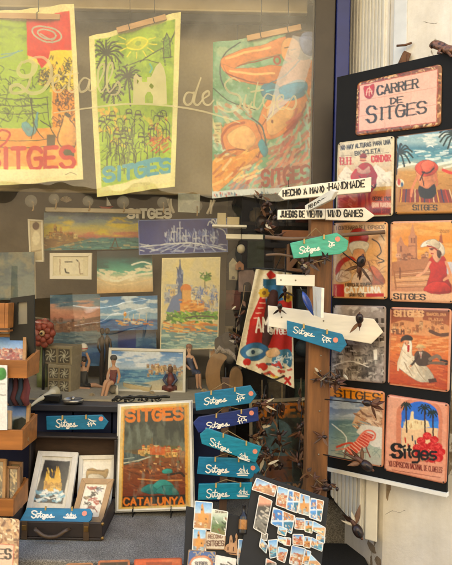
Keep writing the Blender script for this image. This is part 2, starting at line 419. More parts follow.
    def var(s, amt=.1, sc_=8., sx=1., sy=1.):
        s.C = s.C * (1 + amt * 2 * (fbm(s.X / sc_ * sx + 31, s.Y / sc_ * sy + 11) - .5))[..., None]; return s
    def cloud(s, c, sc_=10., lo=.5, hi=.65, a=1., sx=1., sy=1., mask=None):
        m = np.clip((fbm(s.X / sc_ * sx + s.x0, s.Y / sc_ * sy) - lo) / (hi - lo), 0, 1) * a
        s.mix(m if mask is None else m * mask, c); return s
    def border(s, wpx, c):
        wu = wpx / (s.x1 - s.x0); wv = wpx / (s.y1 - s.y0)
        e = np.minimum(np.minimum(s.u, 1 - s.u) / wu, np.minimum(s.v, 1 - s.v) / wv)
        s.mix(np.clip((1 - e) * wpx / .6 + .5, 0, 1), c); return s
def art_panel(name, corners, paint, front, edge, th=.004, rnd=0., disp=None, parent=None, cpp=1.7, gam=1.2):
    A = Art(corners, cpp); paint(A)
    g_ = A.C.mean(-1, keepdims=True); A.C = np.clip(g_ + (A.C - g_) * 1.08, .0, .9) ** gam          # inks: a little richer
    gr = (fbm(A.X0 / 1.4, A.Y0 / 1.4, 3) - .5) * .30 + (fbm(A.X0 / 7 + 9, A.Y0 / 7, 3) - .5) * .16
    A.C = np.clip(A.C * (1 + gr)[..., None], .003, .84)
    tl, tr, br, bl = corners; n = (tr - tl).cross(bl - tl); n = -n if n.dot(CAM - tl) < 0 else n; n.normalize()
    u, v = A.u, A.v; H = (bl - tl).length; Wd = (tr - tl).length
    Wp = A.W
    if rnd:
        dv = np.minimum(v, 1 - v) * H; k = np.clip(1 - dv / rnd, 0, 1); ins = (rnd - np.sqrt(np.maximum(rnd ** 2 - (k * rnd) ** 2, 0))) / Wd
        u2 = ins + u * (1 - 2 * ins)
        c = [np.array(x) for x in corners]
        Wp = (c[0] * (1 - u2[..., None]) + c[1] * u2[..., None]) * (1 - v[..., None]) + (c[3] * (1 - u2[..., None]) + c[2] * u2[..., None]) * v[..., None]
    if disp is not None: Wp = Wp + disp(u, v)[..., None] * np.array(n)
    nu, nv = A.nu, A.nv; nf = (nu + 1) * (nv + 1)
    idx = np.arange(nf).reshape(nv + 1, nu + 1)
    q = np.stack([idx[:-1, :-1], idx[1:, :-1], idx[1:, 1:], idx[:-1, 1:]], -1).reshape(-1, 4)
    back = Wp - np.array(n) * th
    if disp is not None:
        verts = np.concatenate([Wp.reshape(-1, 3), back.reshape(-1, 3)]); qb = (q + nf)[:, ::-1]
        off = lambda i: i + nf
        faces = q.tolist(); sides = qb.tolist()
    else:
        loop0 = list(idx[0, :]) + list(idx[1:, -1]) + list(idx[-1, -2::-1]) + list(idx[-2:0:-1, 0])
        mp = {int(i): nf + k for k, i in enumerate(loop0)}
        verts = np.concatenate([Wp.reshape(-1, 3), back.reshape(-1, 3)[np.array(loop0)]])
        off = lambda i: mp[int(i)]; faces = q.tolist(); sides = [[nf + k for k in range(len(loop0))]]
    loop = [int(i) for i in list(idx[0, :]) + list(idx[1:, -1]) + list(idx[-1, -2::-1]) + list(idx[-2:0:-1, 0])]
    for a, b in zip(loop, loop[1:] + loop[:1]): sides.append([b, a, off(a), off(b)][::-1])
    me = bpy.data.meshes.new(name); me.from_pydata(verts.tolist(), [], faces + sides); me.update()
    me.materials.append(front); me.materials.append(edge)
    me.polygons.foreach_set('material_index', [0] * len(faces) + [1] * len(sides))
    me.polygons.foreach_set('use_smooth', [disp is not None] * len(faces) + [False] * len(sides))
    ca = me.color_attributes.new('Col', 'FLOAT_COLOR', 'POINT')
    buf = np.ones((len(verts), 4), np.float32); buf[:nf, :3] = A.C.reshape(-1, 3)
    if disp is not None: buf[nf:, :3] = A.C.reshape(-1, 3)
    elif len(verts) > nf: buf[nf:, :3] = A.C.reshape(-1, 3)[np.array(loop)]
    ca.data.foreach_set('color', buf.ravel())
    o = bpy.data.objects.new(name, me); COL.objects.link(o); put(o, parent); return o
def quad(pl, pts, off=0.): return [pl.hit(x, y, off) for x, y in pts]
def inset(c, f, g=None):
    g = f if g is None else g; tl, tr, br, bl = c
    at = lambda u, v: (tl * (1 - u) + tr * u) * (1 - v) + (bl * (1 - u) + br * u) * v
    return [at(f, g), at(1 - f, g), at(1 - f, 1 - g), at(f, 1 - g)]
def frame_bars(name, c, wm, depth, m, parent, fwd=.006, bev=.001):
    "four mitred bars, wm metres wide, round a picture with outer corners c"
    tl, tr, br, bl = c; n = (tr - tl).cross(bl - tl); n = -n if n.dot(CAM - tl) < 0 else n; n.normalize()
    i = inset(c, wm / (tr - tl).length, wm / (bl - tl).length); b = MB()
    for a in range(4):
        k = (a + 1) % 4; f = [c[a] + n * fwd, c[k] + n * fwd, i[k] + n * fwd, i[a] + n * fwd]
        b.hexa(f + [p - n * depth for p in f], m)
    return b.build(name, parent, bev)
def framed(name, label, cat, c, wm, fm, paint, front=A_PAPER, group=None, depth=.016, back=True, fname='frame'):
    tl, tr, br, bl = c
    t = thing(name, label, cat, (bl + br) / 2, group)
    frame_bars(fname, c, wm, depth, fm, t)
    i = inset(c, wm / (tr - tl).length * .9, wm / (bl - tl).length * .9)
    art_panel('picture', i, paint, front, MATS.get('card') or mat('card', 'b8aa90', .8), .004, parent=t)
    return t

# ================================================================== the setting
M_PLASTER = plaster(); M_GRAN = granite(); M_GLASS = glass()
M_BLUE = mat('ultramarine_paint', '12216a', .45, 0, .15, 12)
M_NAVY = mat('navy_paint', '18244a', .5, 0, .2, 10)
M_BRONZE = mat('dark_bronze_frame', '382f27', .45, .2, .15, 16)
M_CREAMBOX = mat('cream_blind_box', 'b9a57a', .6, 0, .1, 9)
M_TAUPE = mat('taupe_linen', '5f5340', .9, 0, .1, 60, .3)
M_LINEN = mat('grey_linen', 'b3a78f', .9, 0, .12, 50, .3)
M_WHITEP = mat('white_shutter_paint', 'e6e1d4', .55, 0, .09, 14, .25)
M_WHITEB = mat('bluish_white_paint', 'd3d6d8', .5, 0, .08, 16, .2)
M_DARKWOOD = wood('dark_shop_wood', '2e2119', 'z')
M_BLACK = mat('black_metal', '15140f', .45, .3, .2, 30)
M_PAVE = mat('paving', '8d867a', .85, 0, .2, 6, .3)
M_ASPH = mat('asphalt', '4b4946', .9, 0, .25, 40, .4)

g = MB(); g.add([(-80, -80, -.13), (80, -80, -.13), (80, 80, -.13), (-80, 80, -.13)], [(0, 1, 2, 3)], M_ASPH); tag(g.build('ground'), None, None, None, 'structure')
g = MB()
for i in range(24):
    for j in range(3): g.box(-7.2 + i * .6 + .004, -6.6 + i * .6 - .004, -1.9 + j * .5 + .004, -1.4 + j * .5 - .004, -.12, 0, M_PAVE)
tag(g.build('pavement'), None, None, None, 'structure')

shop = thing('shop_building', 'old plastered souvenir shop front with a big display window and granite ledge', 'shop', (0, .1, 0))
RC = V((.555, -.09, 0)); BD = V((.777, -.629, 0)).normalized()
S1 = RC + BD * .42
b = MB()
b.slab([V((x, y, 6.2)) for x, y in ((.45, .45), (.45, .2), (RC.x, RC.y), (S1.x, S1.y), (6, S1.y), (6, .45))], (0, 0, 1), 6.2, M_PLASTER)
b.box(-6, -1.35, S1.y, .45, 0, 6.2, M_PLASTER); b.box(-1.35, .9, S1.y + .003, .03, 3.0, 6.2, M_PLASTER)
b.box(-1.35, .45, .03, .45, 2.75, 6.2, M_PLASTER)
b.box(-6, 6, 4, 4.2, 0, 6.2, M_PLASTER); b.box(-6, -5.8, .45, 4, 0, 6.2, M_PLASTER); b.box(5.8, 6, .45, 4, 0, 6.2, M_PLASTER)
b.box(-6.2, 6.2, S1.y - .2, 4.3, 6.2, 6.4, M_PLASTER)
b.build('wall', shop)
b = MB(); b.box(-5.8, 5.8, .45, 4, 2.95, 3.0, M_TAUPE); b.build('ceiling', shop)
b = MB(); b.box(-5.8, 5.8, .45, 4, .3, .5, M_DARKWOOD); b.build('shop_floor', shop)
b = MB(); b.box(-1.36, .105, -.415, .16, 0, .735, M_GRAN); b.build('ledge', shop, .006)
b = MB(); b.box(.1, .7, .14, .44, 0, .735, M_GRAN); b.box(.106, .75, -.36, .14, 0, .56, M_GRAN); b.build('doorstep', shop, .006)
b = MB(); b.box(.12, .52, -.33, .13, .562, .574, mat('black_mat', '1c1b1a', .95, 0, .3, 200, .5)); tag(b.build('door_mat', None, .003), 'black ribbed mat on the granite doorstep by the white wall', 'mat')
b = MB(); b.box(.31, .385, .085, .16, .735, 2.75, M_BRONZE); b.box(-1.36, -1.28, .085, .16, .735, 2.75, M_BRONZE); b.box(-1.28, .31, .085, .15, 2.70, 2.75, M_BRONZE)
b.box(.02, .05, .115, .15, .735, 1.06, M_BRONZE); b.build('window_frame', shop, .003)
b = MB(); b.box(.387, .437, .07, .19, 1.25, 2.9, M_BLUE); b.build('blue_jamb', shop, .004)
zb = P(170, 12, .3).z
b = MB(); b.box(-1.30, .305, .29, .36, zb, 2.76, M_CREAMBOX); b.box(-1.30, .305, .284, .2895, zb, zb + .008, mat('beam_lip', 'cbb98c', .5)); b.build('blind_box', shop, .003)
b = MB(); b.box(-1.30, .305, .31, .34, zb - .03, zb - .001, mat('dark_slot', '1c1712', .8)); b.build('blind_slot', shop)
gl = MB(); gl.add([(-1.28, .1, 1.095), (-1.28, .1, 2.72), (.31, .1, 2.72), (.31, .1, .74), (.035, .1, .74), (.035, .1, 1.095)], [(0, 1, 2, 3, 4, 5)], M_GLASS)
gobj = gl.build('window_glass', shop)
b = MB()
for i in range(9): b.box(-1.28 + i * .145, -1.28 + (i + 1) * .145 - .004, .085, .14, .737, 1.07, M_NAVY)
b.build('bulkhead', shop, .003)
b = MB(); b.box(-1.28, .03, .03, .115, 1.07, 1.094, mat('sill_dark', '20222c', .5)); b.build('sill', shop, .003)
b = MB(); b.box(-1.28, .03, .117, .70, 1.05, 1.10, M_LINEN); b.build('display_floor', shop)
b = MB(); b.box(-1.3, .0, .66, .68, 1.10, 2.9, M_TAUPE); b.build('display_back', shop)
b = MB(); b.box(-1.27, .30, .46, .465, 1.93, 2.72, mat('roller_blind', 'ab9b74', .9, 0, .08, 80, .3)); b.tube([(-1.27, .462, 1.93), (.30, .462, 1.93)], .008, M_CREAMBOX); b.build('roller_blind', shop)

# plank shutters folded back against the reveal
def shutter(a, c, z0a, z0c, z1, n, stile):
    a = V(a); c = V(c); d = (c - a).normalized(); nn = V((-d.y, d.x, 0)); nn = -nn if nn.x > 0 else nn
    m = MB(); L = (c - a).length
    for i in range(n):
        t0 = L * i / n + .001; t1 = L * (i + 1) / n - .0045
        zz = lambda t: z0a + (z0c - z0a) * t / L
        f = [a + d * t0 + V((0, 0, zz(t0))), a + d * t0 + V((0, 0, z1)), a + d * t1 + V((0, 0, z1)), a + d * t1 + V((0, 0, zz(t1)))]
        m.hexa([p + nn * .011 for p in f] + [p - nn * .012 for p in f], M_WHITEP)
    f = [a + V((0, 0, z0a + .01)), a + V((0, 0, z1)), c + V((0, 0, z1)), c + V((0, 0, z0c + .01))]
    m.hexa([p + nn * .003 for p in f] + [p - nn * .013 for p in f], M_WHITEP)
    o = m.build('shutter', shop, .003)
    s = MB()
    q = [V((c.x + .004, c.y - .012, z0c - .005)), V((c.x + .004, c.y - .012, z1)), V((c.x + stile, c.y - .02, z1)), V((c.x + stile, c.y - .02, z0c - .012))]
    s.hexa(q + [p + V((.01, .045, 0)) for p in q], M_WHITEP); s.build('stile', o, .004)
    return o
shutter((.41, .075, 0), (.487, -.088, 0), .775, .69, 1.32, 8, .045)
shutter((.455, .20, 0), (.542, -.055, 0), 1.9, 1.9, 2.98, 12, .004)
u = MB()
a0 = RC + V((-.002, -.004, 0)); a1 = a0 + BD * .048
u.hexa([a0 + V((0, 0, 1.9)), a0 + V((0, 0, 2.98)), a1 + V((0, 0, 2.98)), a1 + V((0, 0, 1.9))] + [p + V((.02, .03, 0)) for p in (a0 + V((0, 0, 1.9)), a0 + V((0, 0, 2.98)), a1 + V((0, 0, 2.98)), a1 + V((0, 0, 1.9)))], M_WHITEB)
jb = u.build('door_jamb', shop, .003)
h = MB(); hp = a1 + V((.0, -.008, 2.335))
h.tube([hp + V((-.035, 0, .022)), hp + V((-.01, -.012, .02)), hp + V((.012, -.006, .03))], .004, mat('rusty_iron', '6b4a35', .7, .4, .4, 40))
h.box(hp.x - .012, hp.x + .014, hp.y - .01, hp.y + .01, hp.z - .045, hp.z - .002, MATS['rusty_iron'], Matrix.Rotation(.4, 3, 'Y'), hp); h.tube([hp + V((0, -.01, -.01)), hp + V((0.001, -.012, -.06))], .004, MATS['rusty_iron'])
h.build('latch', jb)

# peeled plaster and cracks on the splayed wall and the reveal
WPL = Pl(RC, (-.629, -.777, 0)); RPL = Pl(RC, (RC - V((.45, .2, 0))).cross(V((0, 0, 1)))); RPL.n = -RPL.n if RPL.n.x > 0 else RPL.n
M_CHIP = mat('bare_tan_render', '9a866c', .9, 0, .3, 60, .5); M_CRK = mat('crack_dirt', '5f5040', .95, 0, .3, 60)
for pl_, px in ((WPL, [(387, 478), (390.5, 480), (391, 487), (389, 494), (387.5, 501), (385.8, 495), (386.5, 487)]), (RPL, [(368, 540), (373, 545), (376, 553), (372, 552), (368, 546)]), (RPL, [(376, 556), (381, 560), (380, 566), (375, 562)])):
    rn_ = random.Random(int(px[0][0])); b = MB(); b.slab([pl_.hit(x + rn_.uniform(-.5, .5), y + rn_.uniform(-.5, .5), .0006) for x, y in cr(px, 3, True)], pl_.n, .0004, M_CHIP); b.build('plaster_chip', shop)
for pl_, px in ((WPL, [(386, 514), (393, 511), (399, 512.5), (405, 510.5)]), (WPL, [(424, 21), (430, 23.5), (438, 22.5)]), (RPL, [(366, 536), (370, 543), (372, 552), (377, 561)])):
    rn_ = random.Random(int(px[0][1])); q = cr([(x + rn_.uniform(-.8, .8), y + rn_.uniform(-.8, .8)) for x, y in px], 4); b = MB(); b.ribbon([pl_.hit(x + rn_.uniform(-.3, .3), y + rn_.uniform(-.3, .3), .0005) for x, y in q], [.0014 * rn_.uniform(.3, 1.) for _ in q], pl_.n, M_CRK); b.build('plaster_crack', shop)

# house across the street: seen only as the reflection in the glass, and it sends the sun back
M_FACADE = mat('cream_render', 'c4b494', .9, 0, .45, .8, .2)
M_FAC2 = mat('shopfront_render', '85745a', .9, 0, .55, 1.1, .2)
hs = thing('house', 'sunlit cream house across the street reflected in the shop window', 'house', (0, -6.5, 0))
b = MB(); b.box(-12, 12, -9, -6.5, 2.9, 8.5, M_FACADE); b.box(-12, 12, -9, -6.45, -.12, .7, M_FAC2); b.box(-12, 12, -9, -6.5, .7, 2.9, M_FAC2); b.box(-12, 12, -6.6, -6.36, 2.86, 3.02, M_FACADE); b.box(-12, 12, -6.9, -6.2, 8.5, 8.7, M_FACADE)
b.build('wall', hs)
for zz, xs in ((3.6, (-10, -7.5, -5.2, 3.2, 5.7, 8.2)), (6.4, (-10, -7.5, -5, -2.5, 0, 2.5, 5, 7.5))):
    for x in xs:
        b = MB(); b.box(x - .5, x + .5, -6.52, -6.47, zz, zz + 1.6, mat('dark_pane', '2b3036', .2)); wn = b.build('window', hs)
        for k in (-1, 1): b = MB(); b.box(x + k * .8 - .27, x + k * .8 + .27, -6.5, -6.44, zz, zz + 1.6, mat('green_shutter', '48604f', .6)); b.build('shutter', wn)
for x0, x1, z1 in ((.2, 1.75, 2.75), (-6.2, -4.6, 2.5), (4.2, 5.8, 2.5)):  # first opening is added, unseen, to darken the right of the pane's reflection
    b = MB(); b.box(x0, x1, -6.52, -6.43, -.1, z1, mat('added_dark_opening', '17130f', .8)); b.build('doorway', hs)
b = MB(); m_r = mat('white_rail', 'e8e4d8', .5)  # unseen rails, added to draw pale slanting streaks in the glass reflection
for k in (0, .22): b.tube([(-3.0, -6.2, 1.05 - k), (-1.9, -6.2, 1.2 - k), (-1.0, -6.2, 1.36 - k)], .012, m_r)
for x in (-3.0, -1.0): b.tube([(x, -6.2, -.1), (x, -6.2, 1.36 - (-1 - x) * .155)], .012, M_BLACK)
b.build('added_streak_rail', hs)

# cream script painted on the window
GP = PY(.0985); M_DEC = mat('cream_window_paint', 'e2d6ac', .7, 0, .12, 12, .05); M_DEC.node_tree.nodes['Principled BSDF'].inputs['Alpha'].default_value = .5
scr = [
    cr([(22, 62), (18, 70), (22, 76), (31, 75), (36, 66), (30, 61), (24, 62)], 6), cr([(33, 62), (31, 76), (26, 90), (13, 93), (11, 87), (19, 85), (30, 93), (42, 91), (50, 80), (51, 67), (44, 58), (34, 58), (24, 63)], 6),
    cr([(52, 84), (59, 80), (58, 75), (53, 79), (54, 90), (60, 92), (66, 85)], 6), cr([(73, 64), (70, 78), (69, 89), (73, 92), (79, 85)], 6), [(65, 75), (78, 73)],
    cr([(90, 80), (84, 78), (79, 85), (81, 92), (87, 89), (90, 80), (89, 90), (95, 90)], 6),
    cr([(95, 90), (103, 74), (104, 64), (99, 68), (98, 84), (101, 92), (105, 88)], 6), cr([(105, 88), (112, 73), (112, 63), (108, 67), (107, 84), (109, 92), (113, 89)], 6),
    cr([(113, 89), (118, 82), (120, 88), (117, 94), (111, 95)], 6),
    cr([(193, 93), (187, 93), (184, 100), (187, 105), (192, 102), (194, 92)], 6), cr([(201, 78), (196, 92), (194, 102), (198, 105), (203, 99)], 6), cr([(203, 99), (209, 95), (208, 91), (203, 95), (204, 103), (209, 105), (214, 100)], 6),
    cr([(240, 82), (233, 78), (225, 84), (229, 92), (239, 96), (240, 106), (230, 112), (219, 108), (217, 102)], 6),
    cr([(246, 95), (244, 106), (248, 109), (252, 102)], 6), [(248, 88), (249, 88.6)], cr([(258, 82), (255, 96), (254, 106), (258, 109), (262, 103)], 6), [(251, 92), (263, 90)],
    cr([(273, 96), (267, 94), (263, 101), (266, 108), (272, 104), (274, 95), (273, 112), (268, 119), (263, 115)], 6), cr([(276, 104), (283, 99), (282, 95), (277, 99), (278, 108), (284, 109), (289, 103)], 6),
    cr([(289, 103), (294, 96), (296, 103), (293, 109), (287, 109)], 6),
    cr([(54, 113), (90, 108), (130, 104), (170, 106), (205, 112), (240, 123)], 8)]
wd = [5.5, 4.6] + [2.9] * 8 + [2.9] * 3 + [3.2] + [2.6] * 7 + [2.2]
b = MB()
for i, p in enumerate(scr):
    b.ribbon([GP.hit(x, y) for x, y in p], [wd[min(i, len(wd) - 1)] / 268 * .74 * (.6 + .5 * math.sin(math.pi * (k + .5) / len(p))) for k in range(len(p))], GP.n, M_DEC, i * .00004)
ch = [(133, 104), (133.5, 77), (136, 73), (139, 77), (142, 77), (142, 82), (147, 82), (147, 77), (151, 77), (156, 66), (160, 62), (164, 68), (166, 77), (167, 104), (153, 104.5), (153, 96), (150.5, 92), (147.5, 92), (145, 96), (145, 104.5)]
b.slab([GP.hit(x, y) for x, y in ch], GP.n, .0003, M_DEC)
b.build('window_lettering', gobj)
for q in ([(149, 86), (151, 83), (154, 86), (152, 89)], [(137, 79), (139, 81), (137, 84)]): b = MB(); b.slab([PY(.0975).hit(x, y) for x, y in q], GP.n, .0002, mat('window_paint_dark', '7f8a45', .7)); b.build('church_window', gobj)

# ================================================================== printed towels in the window
M_SLAT = wood('pale_hanging_slat', 'b98e5f', 'x', .6, .2)
def wave(ax, fx, ph, sag=0.):
    return lambda u, v: ax * np.sin(fx * u * 2 * math.pi + ph + v * .8) * (.35 + .65 * v) + sag * np.sin(math.pi * v) + .004 * np.sin(u * 23 + v * 4)
def towel(label, Y, px, paint, disp, slat):
    pl = PY(Y); c = quad(pl, px)
    t = thing('tea_towel', label, 'tea towel', (c[0] + c[1]) / 2, 'printed tea towels hanging in the window')
    art_panel('cloth', c, paint, A_CLOTH, A_CLOTH, .0012, 0, disp, t, 1.7)
    m = MB(); p0, p1 = pl.hit(*slat[0], .012), pl.hit(*slat[1], .012); d = (p1 - p0).normalized(); upv = pl.n.cross(d); upv = upv if upv.z > 0 else -upv
    f = [p0 - upv * .011, p0 + upv * .011, p1 + upv * .011, p1 - upv * .011]
    m.hexa([q + pl.n * .004 for q in f] + [q - pl.n * .004 for q in f], M_SLAT); s = m.build('hanging_slat', t, .0015)
    m = MB()
    for k in (.25, .75):
        q = p0.lerp(p1, k); m.tube([q + pl.n * .006 - upv * .012, q + pl.n * .008 + upv * .012, V((q.x + .004, q.y, q.z + .02)), V((q.x, q.y, 2.66))], .0016, M_BLACK, 6)
    m.build('hook', t)
    return t
LG, GR, INK = 'a6c531', '86a92c', '22301c'
def paint_t1(A):
    A.fill('f0e9b4'); A.rect(-40, 22, 76, 170, 'f3df7d')
    A.poly([(-40, 20), (27, 20), (28, 60), (52, 70), (52, 128), (-40, 128)], LG)
    A.cloud('7d9c2c', 9, .45, .7, .7, 1, 2, A.pmask([(-40, 20), (27, 20), (27, 45), (-40, 48)]))
    A.poly([(26, 18), (74, 11), (73, 50), (50, 53), (47, 62), (41, 68), (36, 58), (27, 55)], 'd9301f'); A.cloud('f0563a', 8, .55, .7, .5, 1, 1, A.pmask([(26, 18), (74, 11), (73, 50), (50, 53), (36, 58), (27, 55)]))
    for k in (1, .62): A.line([(47 + 15 * k * math.cos(a) , 34 + 7.5 * k * math.sin(a) + 3.5 * k * math.cos(a)) for a in np.linspace(.4, 6.5, 26)], 1.5, 'c2c4b8')
    A.line([(40, 33), (52, 40), (57, 36)], 1.1, 'c2c4b8', True)
    A.rect(50, 51, 75, 92, 'f5d81e'); A.rect(53, 90, 78, 128, 'f0a338'); A.poly([(40, 70), (52, 66), (52, 86), (38, 84)], 'ecd23a')
    A.scrib(46, (52, 56, 75, 90), INK, .8, 3.5); A.scrib(36, (36, 70, 52, 84), '3a3b18', .8, 3); A.scrib(46, (54, 92, 76, 128), '5a2d14', .8, 4)
    A.dabs(40, (52, 60, 76, 124), ['2a2015', '4a3015', 'e8b13a'], 3, 1.6, 1.5, .8)
    A.rect(-40, 128, 80, 166, 'f0a24b'); A.cloud('f4bd6e', 14, .45, .7, .7, 1, 2, A.pmask([(-40, 128), (80, 128), (80, 166), (-40, 166)]))
    A.scrib(36, (-30, 72, 34, 126), '405a1d', .8, 9); A.dabs(70, (-30, 76, 50, 126), ['3d551c', '5b7a22', 'b9d347'], 6, 1., .2, 1.2)
    for y in (97, 104, 112, 139, 146): A.line([(-30, y), (20, y + 1.5), (48, y)], .8, '3c4c1a', True)
    A.line([(18, 50), (3, 58), (-20, 62)], 1.2, '7fb0b4', True); A.line([(2, 55), (22, 50)], 1.1, '7fb0b4')
    A.blob([(21, 126), (27, 122), (33, 127), (37, 113), (36, 130), (28, 136)], '68a9b8', .9); A.line([(37, 112), (30, 134), (22, 124), (26, 122)], 1.4, '68a9b8', True)
    for x0, w_ in ((30, .5), (31, 12), (47, 10)):
        A.line([(x0, 98), (x0 + 3, 125), (x0 + w_, 138)], .9, '30401a', True)
    A.rect(47, 135, 56, 147, '5a431c'); A.line([(40, 120), (52, 128)], 1, INK)
    A.blob([(64, 118), (68, 115), (70, 121), (75, 126), (77, 140), (74, 148), (62, 148), (59, 138), (62, 126)], 'f0b063'); A.line([(64, 117), (62, 126), (58, 140), (63, 148)], 1, '5a2d14', True); A.line([(70, 120), (76, 128), (77, 142), (74, 150)], 1, '5a2d14', True)
    A.rect(62, 146, 75, 157, '4e4a20'); A.line([(67, 114.5), (69, 116)], 4, '332817')
    A.line([(-6, 136), (2, 130), (9, 133), (5, 142), (-4, 148), (-12, 138), (-8, 130), (0, 138)], 2.2, 'c92819', True)
    A.text('SITGES', -14, 148, 75, 168, 'cb1f18', 4.4); A.rect(-40, 169, 90, 200, 'f3ecc0')
    A.line([(66, 175), (72, 173), (78, 176)], .6, '9a8f6a', True); A.border(5, 'f2e6b5'); A.var(.06, 16)
def paint_t2(A):
    A.fill('ece6a6'); A.poly([(95, 40), (176, 20), (171, 170), (100, 188)], LG)
    A.cloud('7ba02a', 12, .42, .62, .8, 1, 1, A.pmask([(95, 40), (176, 20), (174, 80), (97, 100)])); A.cloud('bcd84c', 8, .5, .7, .6)
    def palm(x, y, r, n=13):
        for a in np.linspace(0, 6.28, n)[:-1]:
            p = [(x, y), (x + r * .55 * math.cos(a), y + r * .5 * math.sin(a) - r * .15), (x + r * math.cos(a), y + r * math.sin(a) * .9 + r * .12)]
            A.line(p, 1.9, '2f3d16', True)
            for k in (.35, .6, .85): A.line([(x + r * k * math.cos(a), y + r * k * .85 * math.sin(a)), (x + r * (k + .18) * math.cos(a + .25), y + r * (k + .14) * math.sin(a + .25))], .9, '2f3d16')
    palm(106, 53, 17); palm(128, 76, 13, 11); palm(112, 92, 11, 10)
    A.line([(106, 55), (104, 100)], 2, '39461a'); A.line([(128, 78), (130, 105)], 1.6, '39461a')
    A.ell(137, 43, 12, 6.5, 'e5e03a', .45); A.line([(126, 44), (136, 37), (148, 41), (140, 49), (127, 47)], 1.3, 'e9e440', True); A.ell(138, 43, 3, 2.5, '9db83a')
    for a in np.linspace(-.4, 3.6, 9): A.line([(137 + 13 * math.cos(a), 43 + 9 * math.sin(a)), (137 + 20 * math.cos(a), 43 + 15 * math.sin(a))], 1.1, 'e3df45')
    A.line([(140, 62), (155, 52), (168, 46), (176, 30)], 1, INK, True); A.line([(122, 66), (145, 60), (160, 64)], .8, INK, True)
    A.poly([(164, 42), (167, 34), (170, 42), (171, 58), (164, 59)], '79a23b'); A.line([(164, 42), (167, 34), (170, 42), (171, 58), (164, 59), (164, 42)], .9, INK)
    A.line([(150, 64), (152, 68), (150, 72)], 1.6, '5fb3a8', True); A.line([(156, 69), (160, 65)], 1.4, '5fb3a8'); A.scrib(14, (160, 38, 174, 66), '3d5a22', .7, 3)
    bx = (100, 112, 169, 178)
    A.cloud('8fb234', 5, .5, .6, .7, 1, 1, A.pmask([(96, 108), (173, 104), (171, 172), (100, 186)]))
    A.dabs(26, (97, 108, 128, 150), ['e8c436', 'e2a534', 'd8cf45'], 8, 3, .9, 1.3, .8); A.dabs(22, (145, 118, 168, 150), ['e8c436', 'd98b2a', 'd2d348'], 8, 2.4, 1.2, .8, .85)
    rs = A.rs
    for i in range(30):
        x = rs.uniform(101, 168); y = rs.uniform(112, 150)
        A.ell(x, y, 3, 3.6, 'a9c53c', .8); A.line([(x - 3, y + 1), (x - 2, y - 4), (x + 2, y - 4), (x + 3.2, y + 1)], .8, '2a381a', True)
        if i % 2: A.line([(x - 2.6, y - .6), (x + 2.6, y - .4)], 1.8, '2d3420')
        A.line([(x - 2, y + 4), (x - 6, y + 9), (x - 6.5, y + 22)], .8, '2f431c', True); A.line([(x + 2, y + 4), (x + 6, y + 9), (x + 5.5, y + 24)], .8, '2f431c', True)
    A.scrib(40, bx, '3d5420', .6, 6, .7); A.dabs(18, (150, 139, 169, 152), ['c04a22', 'd5622a'], 9, 1.1, -.6, .15)
    A.text('SITGES', 104, 168, 171, 181, '55a9bd', 3.6, -.13); A.line([(131, 167), (146, 162), (160, 160)], 4.2, '59adc0', True)
    A.poly([(92, 189), (176, 172), (176, 200), (92, 205)], 'efe9b8'); A.border(5.5, 'efe8b0'); A.var(.06, 16)
